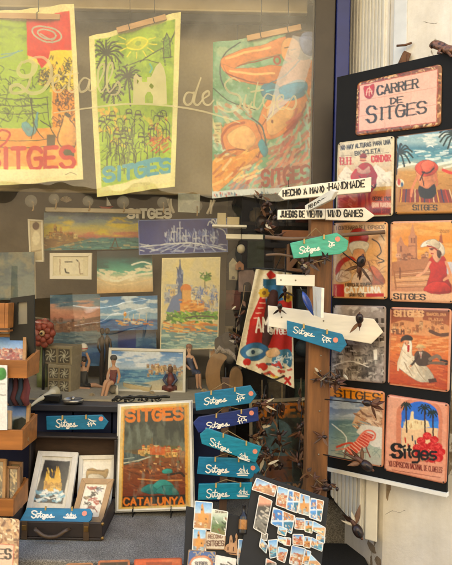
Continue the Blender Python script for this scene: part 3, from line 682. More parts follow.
def paint_t3(A):
    A.fill('93b9a2'); A.cloud('5f9a72', 14, .42, .6, .8); A.cloud('b9cbb0', 10, .55, .7, .7)
    A.dabs(120, (213, 105, 250, 175), ['cfe0cf', '8fc0b4', 'e8d9a8', 'cf7a4a'], 11, 3, .9, .5, .6)
    A.dabs(140, (235, 140, 312, 192), ['b5493a', 'd17a63', 'a63b37', 'd9a58f', '7f8fa0'], 13, 2.6, -.7, .5, .6)
    SK, SD, SL = 'd98f55', '8a3f26', 'f0c58a'
    A.line([(240, 42), (226, 52), (220, 68), (224, 86), (238, 96)], 1.3, '2a5058', True)
    # torso, then the two arms folded behind the head
    A.blob([(268, 84), (282, 66), (300, 58), (315, 62), (315, 86), (308, 104), (300, 118), (286, 132), (268, 140), (258, 128), (262, 110), (268, 98)], SK)
    A.blob([(222, 58), (240, 50), (266, 44), (288, 36), (296, 44), (282, 54), (256, 60), (238, 66), (228, 72), (222, 68)], SK)
    A.blob([(223, 64), (236, 68), (254, 68), (272, 66), (286, 68), (284, 82), (270, 86), (250, 84), (232, 78)], 'd4874c')
    A.line([(226, 58), (244, 53), (270, 48)], 2.2, SL, True); A.line([(230, 70), (250, 74), (274, 74)], 2., SL, True); A.line([(226, 72), (246, 81), (270, 85)], 1.3, SD, True); A.line([(238, 66), (258, 61), (280, 56)], 1.2, SD, True)
    A.blob([(286, 33), (298, 28), (312, 29), (318, 42), (312, 56), (300, 60), (290, 50)], '4a2c28'); A.blob([(284, 40), (294, 38), (300, 46), (298, 58), (288, 62), (281, 54)], 'e6ab78')
    A.line([(285, 48), (289, 47)], 1., '3a2018'); A.line([(291, 50), (296, 49)], 1., '3a2018'); A.line([(289, 49), (288, 54), (290, 55)], .8, SD, True); A.line([(287, 58), (291, 58.5)], 1.4, 'b5332c'); A.ell(277, 61, 4, 4.6, 'a8452e'); A.ell(277, 61, 2, 2.5, '7fae8c')
    A.blob([(302, 34), (316, 33), (317, 52), (308, 57), (302, 48)], '7f8db5')
    A.blob([(262, 86), (274, 84), (282, 90), (280, 99), (270, 101), (262, 96)], '1d7f9c'); A.blob([(282, 88), (296, 80), (307, 82), (306, 93), (294, 100), (283, 99)], '2590b4'); A.line([(264, 87), (284, 76), (300, 60)], 1., '1d6f8c', True); A.line([(266, 92), (276, 90)], 1.2, '6fc0d4'); A.line([(288, 91), (302, 87)], 1.3, '7fcadd')
    A.blob([(268, 108), (284, 106), (294, 112), (282, 130), (268, 134)], SL, .7); A.ell(272, 122, 1.3, 1.8, '7a3420'); A.line([(286, 104), (272, 112), (262, 126)], 1., SD, True); A.line([(312, 92), (300, 116), (284, 134)], 1.6, SD, True)
    A.blob([(222, 128), (240, 120), (254, 122), (264, 140), (262, 158), (246, 168), (226, 180), (214, 186), (222, 164), (236, 156), (226, 150)], SK); A.blob([(228, 134), (246, 126), (256, 140), (246, 150), (232, 146)], SL, .7)
    A.line([(224, 148), (222, 136), (230, 126), (244, 123)], 2.6, 'a84e33', True, .8); A.line([(232, 142), (236, 132), (248, 129)], 2.2, SL, True, .8); A.line([(256, 124), (262, 142), (258, 158)], 1.2, SD, True); A.line([(228, 150), (244, 150), (258, 158)], 1.3, SD, True)
    A.blob([(213, 160), (236, 156), (262, 148), (240, 172), (222, 188), (213, 190)], 'e0a04c'); A.dabs(40, (214, 150, 262, 184), ['efc67a', 'd98a3a', 'b5612c', 'f0d9a8'], 12, 2.2, -.6, .3, .7)
    A.blob([(262, 140), (268, 150), (264, 158), (258, 146)], '2a95a8'); A.line([(252, 118), (262, 128), (266, 146)], 1.6, '31505c', True)
    A.dabs(40, (282, 108, 314, 170), ['a83e38', 'c4665a', 'd99a7f', '98302e'], 16, 3, -1., .4, .7)
    A.poly([(293, 35), (317, 42), (304, 86), (266, 123), (277, 80)], 'd9dcea', .62); A.blob([(280, 87), (305, 82), (300, 93), (284, 99)], '3f9fc8', .8); A.blob([(300, 37), (316, 38), (313, 54), (303, 52)], '8f9cc8', .8)  # pale triangle is glare on the window, painted into the towel colours
    A.line([(213, 88), (232, 102), (256, 110)], 1., '3a5a50', True); A.rect(214, 122, 221, 142, 'e0d6a6', .7); A.dabs(12, (215, 124, 220, 141), ['7a6a4a'], 4, .7, 0, .1)
    A.text('SITGES', 262, 172, 309, 186, '9c2f2b', 3.2, -.15); A.line([(280, 187), (306, 178)], 1.6, '9c2f2b')
    A.dabs(26, (300, 90, 315, 180), ['8fc3bd', 'c6d8cc'], 9, 2, 1.4, .3, .6)
    A.poly([(210, 191), (320, 186), (320, 200), (210, 202)], 'cfd6d6'); A.dabs(60, (212, 193, 314, 196), ['6f8fa8', 'c94f3f', '3f6f8f'], 2, 1., 1.5, .1); A.var(.06, 16)
towel('green towel with a red block, a shirtless man and SITGES in red', .2, [(-32, 14), (74, 4), (84, 180), (-30, 187)], paint_t1, wave(.012, 1.2, .5), ((-30, 15), (60, 17)))
towel('green towel with dark palms, a crowd and SITGES in pale blue, hung askew', .22, [(89, 37), (181, 12), (175, 187), (97, 197)], paint_t2, wave(.014, 1.0, 2.2), ((117, 30.5), (166, 17)))
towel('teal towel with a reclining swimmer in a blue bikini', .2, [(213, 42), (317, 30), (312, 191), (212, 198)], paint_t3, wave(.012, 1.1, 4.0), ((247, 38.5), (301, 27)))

# ================================================================== paintings and frames inside the window
M_EDGE = mat('canvas_edge', 'cfc3a6', .85); M_WFRAME = mat('white_frame_paint', 'ded7c6', .55, 0, .06, 30)
def SEA(A, y0, y1, cols=('2f6f93', '3f8fa8', '8fc0c8')):
    A.dabs(int((y1 - y0) * 9), (A.x0, y0, A.x1, y1), list(cols), 9, 1.3, 0, .12, .7)
def church(A, x, y, s, c='c9a06a', d='7a5a3a'):
    A.rect(x - 6 * s, y - 5 * s, x + 6 * s, y, c); A.poly([(x - 4 * s, y), (x - 4 * s, y - 10 * s), (x - 2.6 * s, y - 13 * s), (x - 1.2 * s, y - 10 * s), (x - 1.2 * s, y)], c); A.poly([(x + 1.5 * s, y), (x + 1.5 * s, y - 8 * s), (x + 2.6 * s, y - 10 * s), (x + 3.8 * s, y - 8 * s), (x + 3.8 * s, y)], c)
    A.line([(x - 1.4 * s, y), (x - 1.4 * s, y - 10 * s)], .8 * s, d); A.rect(x - 3.2 * s, y - 8.5 * s, x - 2 * s, y - 6.5 * s, d); A.dabs(int(14 * s) + 4, (x - 8 * s, y - 5 * s, x + 9 * s, y), [d, c, 'e6d3a8'], 2 * s, s, 1.5, .3)
def canvas(label, Y, px, paint, th=.018, group='paintings of the sea and town in the window', name='painting'):
    o = art_panel(name, quad(PY(Y), px), paint, A_CANVAS, M_EDGE, th, cpp=1.7)
    return tag(o, label, 'painting', group)
def p_sun(A):
    A.grad([(212, '93aab8'), (222, 'a8b8b8'), (228, 'd8d08a'), (234, 'd9b98a'), (237, 'c98f7f'), (238, '6f9aa0'), (250, '4f8a92')])
    A.cloud('f0dd6a', 16, .46, .6, .9, .8, 2.2, A.pmask([(42, 217), (140, 217), (140, 236), (42, 238)])); A.cloud('8b98b4', 13, .5, .6, .7, 1, 2.5, A.pmask([(42, 210), (140, 210), (140, 224), (42, 222)])); A.cloud('d98a83', 9, .5, .62, .7, .7, 2, A.pmask([(42, 232), (140, 232), (140, 239), (42, 239)]))
    SEA(A, 239, 250, ('4a8f98', '7fb5b0', 'd6c9a0', '37707c')); church(A, 58, 238, 1.15, 'd8b26c'); A.poly([(42, 238), (60, 234), (88, 239), (80, 241), (42, 250)], 'a08058'); A.dabs(40, (43, 240, 84, 250), ['7a6248', 'c9a56a', '5c6660', 'e0c88c'], 4, 1., .1, .4, .5); A.houses(18, (46, 236, 76, 240), ['d8b26c', 'e6d3a0', 'b5935c'], 'a8643c', 4.)
    A.line([(112, 247), (115, 238), (118, 247)], .8, '6f4a38'); A.line([(110, 248), (120, 248)], 1.2, '5d4032')
def p_wave(A):
    A.grad([(250, '3f474e'), (257, '2e4a52'), (262, '1f7f80'), (272, '6fb8a6'), (278, 'e0d6b8'), (293, 'c9a878')])
    A.cloud('1d5f66', 8, .45, .6, .8, .5, 2, A.pmask([(97, 256), (152, 256), (152, 270), (97, 268)])); A.cloud('efe8d2', 6, .48, .58, .9, .6, 1.6, A.pmask([(97, 268), (120, 272), (152, 264), (152, 276), (125, 284), (97, 280)]))
    A.line([(97, 272), (115, 281), (132, 276), (152, 273)], 2.2, 'f2ecd8', True); A.line([(97, 278), (118, 285), (152, 279)], 1.4, 'e6d3ac', True); A.line([(132, 265), (142, 262), (151, 264)], 1.5, 'e6efe6', True); A.var(.1, 5)
def p_navy(A):
    A.fill('2b3f8f'); A.cloud('3a50a0', 18, .45, .65, .6); A.dabs(140, (165, 230, 218, 242), ['8f9fd0', 'c9d2e8', '5f74b8'], 4, 1.0, 1.4, .5, .8)
    for x, y in ((174, 226), (180, 222), (186, 230), (196, 232), (206, 230), (214, 232)): A.line([(x, 242), (x, y)], 1.2, 'c0cae4'); A.line([(x - 3, 241), (x - 3, y + 6), (x + 3, y + 6)], .7, 'dfe5f2')
    for a in np.linspace(-2.6, .9, 9): A.line([(218, 228), (218 + 9 * math.cos(a), 225 + 7 * math.sin(a)), (218 + 12 * math.cos(a), 229 + 7 * math.sin(a))], 1., 'e3e8f2', True)
    for k in range(7): A.line([(176 + k * 5, 243), (150 + k * 11, 252)], 1., 'b9c4e2')
    A.line([(140, 247), (190, 243), (226, 250)], 1.3, 'dfe5f2', True); A.dabs(40, (140, 244, 226, 252), ['8f9fd0', 'd2d9ec'], 9, .9, .1, .2)
    A.border(.8, '8b9ac9')
def p_water(A):
    A.fill('dccf9f'); A.cloud('cfc8ae', 14, .5, .7, .6); A.grad([(256, 'dccf9f'), (322, 'd3c493'), (328, '5f8a8f'), (350, '8fb0a8')], A.pmask([(150, 322), (225, 324), (225, 352), (150, 352)]))
    A.cloud('9aa9c9', 5, .5, .62, .6, 1, 1, A.pmask([(164, 284), (219, 286), (219, 314), (164, 314)])); A.houses(46, (166, 293, 217, 312), ['d9d3bc', 'e6ddc0', 'b5bccb', 'e0c898', '9aa9c9'], '7f86a0', 5., '5a6a94'); A.dabs(90, (164, 285, 219, 312), ['6f86b0', '4f6a9a', '7a7058'], 2.6, .6, 1.4, .6, .7)
    A.poly([(176, 310), (178, 284), (177, 275), (180, 262), (183, 275), (182, 284), (186, 310)], '5d7398'); A.line([(180, 260), (180, 274)], 1.2, '4a5c84'); A.rect(177, 270, 183, 283, '5a6d96'); A.dabs(24, (176, 268, 184, 308), ['3f5484', '8a9cc0', 'b0b8c8'], 3, 1, 1.5, .3)
    A.poly([(166, 312), (172, 298), (180, 292), (186, 300), (184, 314)], '6f84ac'); A.ell(186, 289, 5.5, 5, 'd88a3a'); A.rect(182, 290, 191, 303, 'dfae68'); A.line([(182, 289), (182, 303)], .8, '7a6038')
    A.rect(180, 303, 204, 312, 'e0a24a'); A.dabs(26, (180, 300, 206, 314), ['d98b30', 'eac078', 'b8742c'], 5, 1.6, 0, .4); A.dabs(30, (195, 288, 218, 304), ['4f6fae', '8094c2', 'e3d8b8'], 4, 1, 1.5, .4)
    A.line([(205, 288), (205, 276)], 1, '5c5a30'); A.dabs(24, (201, 273, 210, 280), ['4a7a2c', '6a9a3a', '35601f'], 4, 1.4, .5, 1.4)
    A.dabs(150, (166, 312, 218, 322), ['2f5a1c', '4a7a2c', '5f9a2c', '7fb53a', '3f7a22', 'a9c850'], 4.5, 2., .4, 1.2); A.dabs(50, (165, 322, 218, 332), ['e0932f', 'd9a64a', 'c47a28', 'efc87a'], 8, 1.8, .1, .3); A.line([(186, 318), (200, 316), (214, 317)], 1.6, '5a5340', True); A.line([(188, 320), (215, 320)], .8, 'e8e0c0')
    SEA(A, 331, 350, ('6f9aa0', 'b8cfc4', '4f7f8a', 'e0d9b8')); A.border(1., 'e2d8b4')
def p_coast(A):
    A.grad([(294, '5f7f9a'), (305, '8fa2ac'), (311, 'c69a86'), (318, 'c08a78'), (323, '6f7f86'), (334, '7f8a8a'), (345, '6a7a86')]); A.cloud('d8a894', 10, .45, .6, .8, .6, 2, A.pmask([(50, 304), (100, 298), (100, 318), (50, 322)])); A.cloud('4f7090', 12, .45, .6, .8, .7, 2, A.pmask([(50, 293), (100, 293), (100, 302), (50, 308)]))
    A.poly([(50, 326), (70, 322), (100, 316), (100, 330), (50, 334)], '8a6a5a'); A.houses(44, (54, 322, 100, 332), ['a8826a', '8f7060', 'c9a68c', '9c8474'], '7a5040', 3.6); SEA(A, 332, 345, ('6f8590', '94a3a6', '58707f'))
def p_boats(A):
    A.grad([(296, '4f86b8'), (308, '7fabd0'), (318, '9fc0d6'), (320, '3f7fb0'), (331, '2f66a0')]); A.cloud('d6e2ea', 9, .48, .6, .9, .7, 2, A.pmask([(100, 296), (158, 296), (158, 314), (100, 316)]))
    SEA(A, 320, 331, ('2f6aa6', '5a94c4', '24548c')); 
    for x in (124, 128, 133, 139, 146): A.line([(x, 323), (x + .4, 314)], .6, 'e6dcc0')
    A.dabs(26, (118, 319, 152, 325), ['d9a85a', 'e8e0cc', 'c07a3a'], 4, 1.3, 0, .2); A.ell(125, 314, 1.6, 2.4, 'dca040')
def p_blue(A):
    A.grad([(328, '3f6fa8'), (340, '5a86b8'), (350, '34609a'), (366, '4f7f9f')]); A.cloud('86aacb', 10, .5, .65, .6, .7, 2); A.rect(118, 326, 136, 352, '21409a', .9); A.var(.15, 6)
def p_town(A):
    A.grad([(348, '4f7fb8'), (358, '8fb0d2'), (368, 'c3d0d8'), (371, '5f8aa8'), (380, '7fa6b4'), (395, 'd9c9a4')]); A.cloud('e6e9ea', 9, .46, .6, .9, .6, 2, A.pmask([(110, 348), (185, 348), (185, 366), (110, 368)]))
    SEA(A, 370, 382, ('4f86a8', '8fb5c0', '3f7096')); A.houses(40, (146, 368, 183, 377), ['d9b98a', 'c9ae80', 'e8d8b8', 'b59a70'], 'a86a48', 3.4); church(A, 160, 372, .7, 'd6b684'); A.poly([(140, 384), (184, 374), (184, 395), (140, 395)], 'd8c49a', .6)
canvas('sunset seascape with a golden church on the shore, under the white picture rail', .55, [(44, 212.5), (139, 212), (140.5, 249), (43, 250.5)], p_sun)
canvas('dark sea painting with turquoise breakers on sand', .50, [(97, 251), (152, 250), (153, 291.5), (97, 293.5)], p_wave)
canvas('navy canvas with the town and a palm drawn in white lines', .46, [(138, 220), (227, 218), (228, 252), (139, 255)], p_navy)
canvas('tall watercolour of a blue bell tower above green trees and water', .40, [(162, 258), (220.5, 257), (218, 349), (160, 350)], p_water, .006)
canvas('dim pinkish painting of a coast town on a headland', .52, [(50, 295), (100, 294), (101, 343), (51, 345)], p_coast)
canvas('small bright blue canvas of sailing boats under white clouds', .47, [(100, 297), (157.5, 295.5), (157.5, 329.5), (100.5, 331)], p_boats)
canvas('plain deep blue seascape low behind the seated figurines', .54, [(60, 334), (156, 326), (157, 366), (60, 366)], p_blue)
canvas('long grey blue canvas at the left of the window, mostly bare', .42, [(-40, 253), (34, 252), (35, 299), (-40, 301)], lambda A: (A.fill('7f8a86'), A.cloud('5f7078', 14, .45, .65, .9, .6, 1.5), A.cloud('a09a80', 9, .5, .7, .6)))
framed('framed_picture', 'white framed beach view with a pale town standing on the display floor', 'picture', quad(lean(108, 348, .40, 108, 394, .30), [(109, 348), (186, 350), (185.5, 394), (107, 392)]), .012, M_WFRAME, p_town)
def p_small(A):
    A.fill('d9d2ba'); A.rect(58, 258, 83, 274, 'e2dcc8'); A.line([(60, 259), (60, 274)], .8, '9a7d54'); A.line([(79, 262), (80, 274), (83, 274)], .9, '8a6c4a'); A.line([(65, 262), (68, 262)], 1.2, '3a3530'); A.line([(69, 262), (72, 262)], 1.1, '3a3530'); A.line([(65, 269), (66, 272), (69, 273)], 1.4, '2e2a26', True); A.line([(77, 260), (78, 261)], 1.2, '2e2a26')
framed('framed_picture', 'little cream frame with tiny pebble figures between the canvases', 'picture', quad(PY(.44), [(50, 253), (92, 253), (91.5, 279.5), (50, 279)]), .014, M_WFRAME, p_small)
def p_tall(A): A.fill('d2c7a8'); A.rect(30, 224, 44, 256, 'cfc5ac'); A.ell(36, 238, 4, 7, 'e6dfc8'); A.ell(36, 226, 3.4, 4, '6a4a34'); A.line([(30, 252), (42, 250)], 1.5, 'a89a7c')
framed('framed_picture', 'narrow cream frame with a white dog beside the sunset painting', 'picture', quad(PY(.47), [(28, 219), (43, 220), (44, 262), (30, 262)]), .008, M_WFRAME, p_tall)

# ================================================================== board of tin signs hung on the shutter
BN = V((-.629, -.777, 0)).normalized(); BPL = Pl((.368, -.08, 1.5), BN)
M_BBLACK = mat('black_painted_board', '0f0e0d', .7, 0, .35, 14, .1); M_BBLACK.node_tree.nodes['Principled BSDF'].inputs['Specular IOR Level'].default_value = .25
c = quad(BPL, [(337, 77), (461, 49), (446.5, 493), (327.5, 467)])
t = thing('display_board', 'tall black board of tin signs hung beside the shop door', 'display board', (c[2] + c[3]) / 2)
b = MB(); b.slab(c, BN, .012, M_BBLACK); b.build('panel', t, .0015)
e0, e1 = BPL.hit(325, 466.5, .002), BPL.hit(447, 493, .002)
b = MB(); f = [e0, e0 + V((0, 0, .013)), e1 + V((0, 0, .013)), e1]; f = [p - V((0, 0, .013)) for p in f]
b.hexa([p + BN * .004 for p in f] + [p - BN * .018 for p in f], M_WHITEP); b.build('bottom_rail', t, .001)
def tin(label, px, paint, edge='caa58a', rnd=.011, nails=True):
    c = quad(BPL, px, .006)
    m = mat('tin_edge_' + edge, edge, .35, .1, .2, 60)
    t = thing('tin_sign', label, 'tin sign', (c[2] + c[3]) / 2, 'tin signs on the black board')
    art_panel('plate', c, paint, A_TIN, m, .004, rnd, lambda u, v: -.0022 * np.clip(1 - np.minimum(np.minimum(u, 1 - u) * 18, np.minimum(v, 1 - v) * 27), 0, 1) ** 2 + .0006 * np.sin(u * 5 + v * 3), t, 1.9)
    if nails:
        for p in inset(c, .035, .024): b = MB(); b.ell(p + BN * .0022, (.0026, .0026, .0026), mat('nail', '4a4038', .4, .7), None, 8, 6); b.build('nail', t)
    return t
def t_carrer(A):
    A.fill('8d5a3c'); rs = A.rs
    A.dabs(700, (354, 62, 443, 137), ['c99a6a', '7a3f2a', 'e0c294', '4f3020', 'b5713f', 'd9b080', '93301f'], 3.2, 1.8, 0, 3.1, .9)
    A.poly([(359.5, 85.5), (437.5, 69), (436.5, 122), (358.5, 131.5)], 'e9bda8'); A.line([(359.5, 85.5), (437.5, 69), (436.5, 122), (358.5, 131.5), (359.5, 85.5)], .8, 'b9503a')
    for k in (.34, .67): A.line([(359 , 85.5 + 46 * k), (437, 69 + 53 * k)], .6, 'cf9c88')
    for x in (385, 411): A.line([(x, 80 - (x - 385) * .21), (x - .4, 129 - (x - 385) * .12)], .5, 'd3a490')
    A.blob([(364, 86.5), (369, 86), (374, 84.5), (374, 93), (370, 99), (365.5, 97), (364, 92)], 'c22a24'); A.line([(366.5, 95), (367, 90), (369, 88), (371, 90), (372, 94)], 1., 'e8c0a8', True); A.line([(369.3, 87), (369.3, 96)], .8, 'e8c0a8'); A.line([(366, 92.5), (372.5, 91)], .6, 'e8c0a8')
    A.text('CARRER', 377.5, 86.5, 418, 95, '1d1714', 1.5, -.19, True); A.text('DE', 391, 98.3, 402, 104, '1d1714', 1.35, -.17, True); A.text('S', 367.5, 107, 376, 122.5, '1d1714', 2.0, -.1, True); A.text('ITGES', 380, 108, 426, 119.5, '1d1714', 1.8, -.15, True)
def t_bike(A):
    A.grad([(136, 'dfd6bc'), (158, 'e0cfae'), (166, 'd9c3a0'), (178, 'd8a878'), (190, 'cfae6a'), (200, 'c97a50'), (217, 'b5392c')])
    A.text('NO HAY ALTURAS PARA UNA', 341, 146, 390, 150, '26201c', .95, -.13); A.text('BICICLETA', 355, 151.6, 380, 155.4, '26201c', .95, -.13)
    A.text('B.H.', 340.5, 158, 353, 164.5, 'c8463a', 1.2, -.04, True); A.text('CONDOR', 371.5, 156, 390.5, 162, 'c8463a', 1.1, -.06, True); A.line([(341, 156), (352, 155)], .5, '8a6a5a'); A.line([(374, 154), (389, 152.5)], .5, '8a6a5a')
    A.poly([(337, 178), (346, 166), (353, 172), (358, 166), (366, 176), (376, 164), (386, 172), (393, 170), (393, 186), (337, 188)], 'e9ddc6'); A.dabs(40, (338, 170, 392, 184), ['c9b8a0', 'f0e6d2', 'd9c9b0'], 5, 1.1, .6, .5)
    A.blob([(352, 178), (357, 168), (363, 163), (370, 164), (375, 172), (375, 182), (369, 184), (362, 183), (355, 186)], 'b3332a'); A.ell(363, 158.5, 3.1, 3.6, 'd9a07c'); A.blob([(359.5, 157), (362, 153.5), (366, 154.5), (366.6, 157.5)], '9c241e'); A.line([(360.5, 158), (365.5, 158)], .8, '4a2a20')
    A.blob([(357, 166), (363, 170), (369, 166), (370, 172), (362, 174), (357, 171)], 'e2b9a0', .8); A.line([(354, 176), (355, 186), (360, 190)], 2.4, 'b8402f', True); A.line([(374, 174), (375, 184), (371, 191)], 2.4, 'a52c25', True)
    A.line([(356, 170), (352, 177), (356, 184)], 2.8, 'c2392d', True); A.line([(371, 169), (376, 176), (372, 184)], 2.8, 'a82c24', True); A.ell(355, 186, 1.5, 1.4, 'd9a07c'); A.ell(372, 186, 1.5, 1.4, 'd9a07c'); A.line([(352, 183), (355, 187), (362, 184), (370, 185), (374, 188), (376, 184)], 1.2, '2a211e', True); A.line([(360, 160.5), (366, 160.5)], .7, 'a8322a'); A.line([(359, 176), (364, 180), (369, 175)], .9, '6a1c18', True); A.ell(363, 204, 3.2, 13, '35261f', .75); A.ell(363, 204, 2, 11.4, 'c05a40'); A.line([(357, 188), (359, 200), (357, 212)], 2.6, '8a241d', True); A.line([(370, 188), (369, 199), (371, 210)], 2.6, '8a241d', True)
    A.poly([(337, 195), (393, 189), (392, 216), (336, 217)], 'b83528', .5); A.text('DESDE 1909', 373, 197, 391, 200.5, '3a201a', .8); A.text('GRAN TURISMO', 372, 203, 391, 207, 'e0b9a0', 1.); A.text('GRAN SERIE', 373, 209, 391, 213, '7a1c16', 1.); A.dabs(20, (339, 196, 356, 214), ['c75a44', 'a52c22', 'd9836a'], 8, 2, .3, .4)
    A.border(1.6, 'd9ccb0'); A.cloud('8a6a48', 5, .62, .7, .25)
def t_beach(A):
    A.grad([(130, '8fb0b8'), (142, 'a9c0be'), (148, '5f8f9c'), (158, '6fa3ac'), (166, 'c9c2a4'), (172, 'cf9e5c'), (200, 'b8813c'), (214, 'c08c48')])
    A.cloud('e6e6da', 6, .5, .6, .8, .5, 2, A.pmask([(395, 134), (460, 126), (460, 148), (395, 150)])); A.dabs(70, (396, 150, 458, 164), ['e6ebe2', 'd2ddd4', '4f8290', '77a7ae'], 10, 1.5, -.08, .2); A.line([(396, 168), (412, 164), (430, 166), (458, 160)], 2.4, 'eee8d6', True); A.dabs(40, (396, 172, 458, 212), ['d9ae6a', 'a8732f', 'c9964c'], 10, 1.4, 0, .4, .6)
    def frond(x, y, r, n, a0, a1):
        for a in np.linspace(a0, a1, n): A.line([(x, y), (x + r * .6 * math.cos(a), y + r * .5 * math.sin(a) - 2), (x + r * math.cos(a), y + r * .8 * math.sin(a) + 3)], 1.7, '27382e', True)
    frond(399, 153, 14, 9, -1.9, 2.2); A.line([(397, 152), (396.5, 174)], 1.6, '3a3020'); frond(455, 134, 16, 10, 1.3, 4.6)
    A.poly([(400, 189), (450, 190), (456, 203), (399, 202)], '8f3a2c')
    for k in range(12): A.line([(402 + k * 4.3, 189.5), (400.5 + k * 4.8, 202)], 1.2, ['d9a23c', '2f3a5a', 'c9503a', 'd9b88a'][k % 4])
    A.blob([(416, 172), (421, 167), (432, 167), (437, 175), (434, 186), (436, 194), (428, 198), (419, 196), (419, 184)], 'd98f66'); A.line([(418, 176), (413, 186), (411, 196)], 2.4, 'd98f66', True); A.line([(435, 174), (437, 184), (431, 188)], 2.2, 'c97c54', True)
    A.blob([(419, 186), (427, 189), (434, 184), (436, 193), (430, 198.5), (420, 196.5)], '241f22'); A.line([(421, 172), (424, 186)], .9, '241f22'); A.blob([(415, 169), (418, 163), (425, 160), (434, 162), (438, 168), (432, 175), (422, 176)], 'd9604a'); A.blob([(421, 164), (428, 160), (434, 164), (432, 171), (424, 172)], 'e87a60'); A.line([(422, 172), (428, 173), (434, 168)], 1.5, '3a2526', True); A.line([(424, 172), (420, 180)], 1.4, '3a2526')
    A.ell(400, 183, 4, 4, 'e6d9b8'); A.ell(399, 182, 1.6, 3.4, 'c9503a'); A.ell(402, 184.5, 1.2, 2.4, '4a6a8a')
    A.line([(443, 170), (452, 173), (458, 170)], 3, 'd9503c', True); A.line([(444, 168), (458, 164)], 2, 'e8e0cc'); A.text('SITGES', 413, 205, 437, 210, '3a2c1c', .95, 0, True); A.border(1.2, '7a5a34')
    A.line([(427, 147), (430, 145.5), (433, 147)], .8, 'f2efe4', True)
def t_catal(A):
    A.fill('dfb07c'); A.cloud('e8c9a0', 14, .45, .65, .8); A.text('I CENTENARIO DE L EXPOSICIO', 336, 226.3, 384, 229.8, '5a3a28', .55, -.02)
    A.blob([(350, 233), (358, 228), (366, 231), (368, 240), (360, 246), (350, 246)], 'b53527'); A.blob([(349, 244), (360, 241), (369, 244), (364, 254), (353, 255)], 'e8dcc4'); A.blob([(354, 250), (364, 250), (364, 262), (354, 262)], 'd9a47c')
    A.ell(346, 268, 9.5, 13, 'c13a2a', .95, .6); A.ell(349, 271, 8.5, 12, 'dfb98c', 1, .6); A.blob([(336, 276), (342, 270), (350, 272), (350, 280), (338, 282)], 'e6cdb4')
    A.blob([(366, 274), (372, 266), (380, 272), (385, 283), (370, 284)], 'c9785a'); A.blob([(356, 272), (364, 268), (372, 274), (370, 284), (352, 284)], 'dcc0a8'); A.line([(368, 262), (374, 276), (383, 284)], 1.2, '8a5a44', True); A.scrib(20, (340, 258, 384, 284), '9c6a4c', .7, 6, .7)
    A.line([(372, 239), (378, 243), (381, 252), (377, 257), (384, 261), (378, 263)], 1.2, '54443a', True); A.line([(368, 232), (378, 232), (384, 240)], .9, '7a6450', True)
    A.rect(333, 284, 344, 297.6, 'c0392b'); A.line([(336, 286), (336, 297)], 1, 'dca080'); A.text('FABRICA DE CERVESES', 345.5, 283.2, 372, 286.4, '32241c', .6); A.text('CATALUNA', 345, 287.3, 380.5, 292.6, 'f0e6d4', 1.5); A.text('GRAN PREMI', 349, 293.4, 364, 296.6, '32241c', .65); A.rect(366, 293.4, 384, 297, 'c0392b'); A.border(1.5, 'd8a678')
def t_lady(A):
    A.grad([(220, 'd9a05c'), (240, 'e0973a'), (262, 'e3a24e'), (275, 'd9a878'), (291, 'c98f6a'), (292, 'e2b48c')])
    A.cloud('eab870', 12, .5, .65, .6, .6, 2, A.pmask([(390, 222), (454, 222), (454, 262), (390, 262)]))
    ST, SD2 = 'c98f68', '8f5c42'
    A.poly([(408, 268), (408.5, 236), (410, 235), (411, 229), (412.6, 222.5), (414, 229), (415.5, 235), (417, 236), (417.5, 270)], ST); A.rect(411, 238, 412.6, 243, SD2); A.rect(413.6, 238, 415, 243, SD2); A.line([(408.5, 246), (417, 246)], .7, SD2); A.line([(415.8, 236), (416.6, 268)], 1.2, 'a87250')
    A.poly([(397, 270), (397, 244), (399, 240), (401, 236), (403, 241), (405, 245), (409, 247), (409, 271)], 'c08660'); A.rect(400, 246, 402, 252, SD2); A.houses(22, (397, 256, 430, 270), ['a86f4e', 'd9a884', 'b57c58', 'c48c66'], '8f5c42', 5., '6a4030'); A.poly([(392, 262), (430, 258), (440, 275), (391, 276)], 'b9815c'); 
    for k in range(7): A.line([(395, 272 + k * 2.6), (434, 268 + k * 3.1)], .8, ['9c6a4a', 'dcb08a'][k % 2])
    A.line([(400, 268), (400, 278)], 1.6, SD2); A.line([(394, 271), (396, 289)], 1.4, 'a8724e'); A.rect(446, 262, 454, 274, 'c9c2c0'); A.line([(440, 236), (441, 255)], 1., 'b5654a'); A.poly([(438.6, 243), (441, 232), (443, 243)], 'a85c3c'); A.text('2020', 440, 230, 449, 232.4, 'a8743c', .6)
    A.blob([(427, 292), (430, 272), (428, 264), (432, 256), (440, 254), (446, 260), (447, 276), (452, 292)], 'bf2f24'); A.blob([(432, 253), (438, 251), (442, 255), (438, 262), (434, 260)], 'e0a884'); A.ell(433.6, 250, 5, 5.4, 'e3ab86'); A.line([(430, 262), (424, 272), (417, 276)], 2.6, 'e0a884', True); A.line([(446, 262), (450, 274), (444, 280)], 2.6, 'd99a74', True)
    A.blob([(420.5, 247), (424, 242), (432, 239.5), (441, 243), (445, 251), (442, 256), (438, 249), (430, 246)], 'ecdcc4'); A.blob([(426, 243), (434, 239), (440, 244), (438, 249), (430, 245)], 'd9c4a6'); A.line([(427, 246), (434, 248), (441, 254)], 1.2, 'a8322a', True); A.ell(431.6, 249.6, 1.5, 1, '7a2c20'); A.line([(431, 253.4), (433, 253.6)], .9, 'b8342a'); A.line([(429.5, 248.5), (434, 248.8)], .7, '5a3020'); A.blob([(437, 250), (441, 252), (440, 258), (437, 256)], '5a3524')
    A.blob([(424, 291), (432, 282), (446, 283), (450, 291)], 'c6382b'); A.text('SITGES', 394, 293.6, 425, 298.8, '2a1c16', 1.1, .03, True); A.border(1.7, 'dba988')
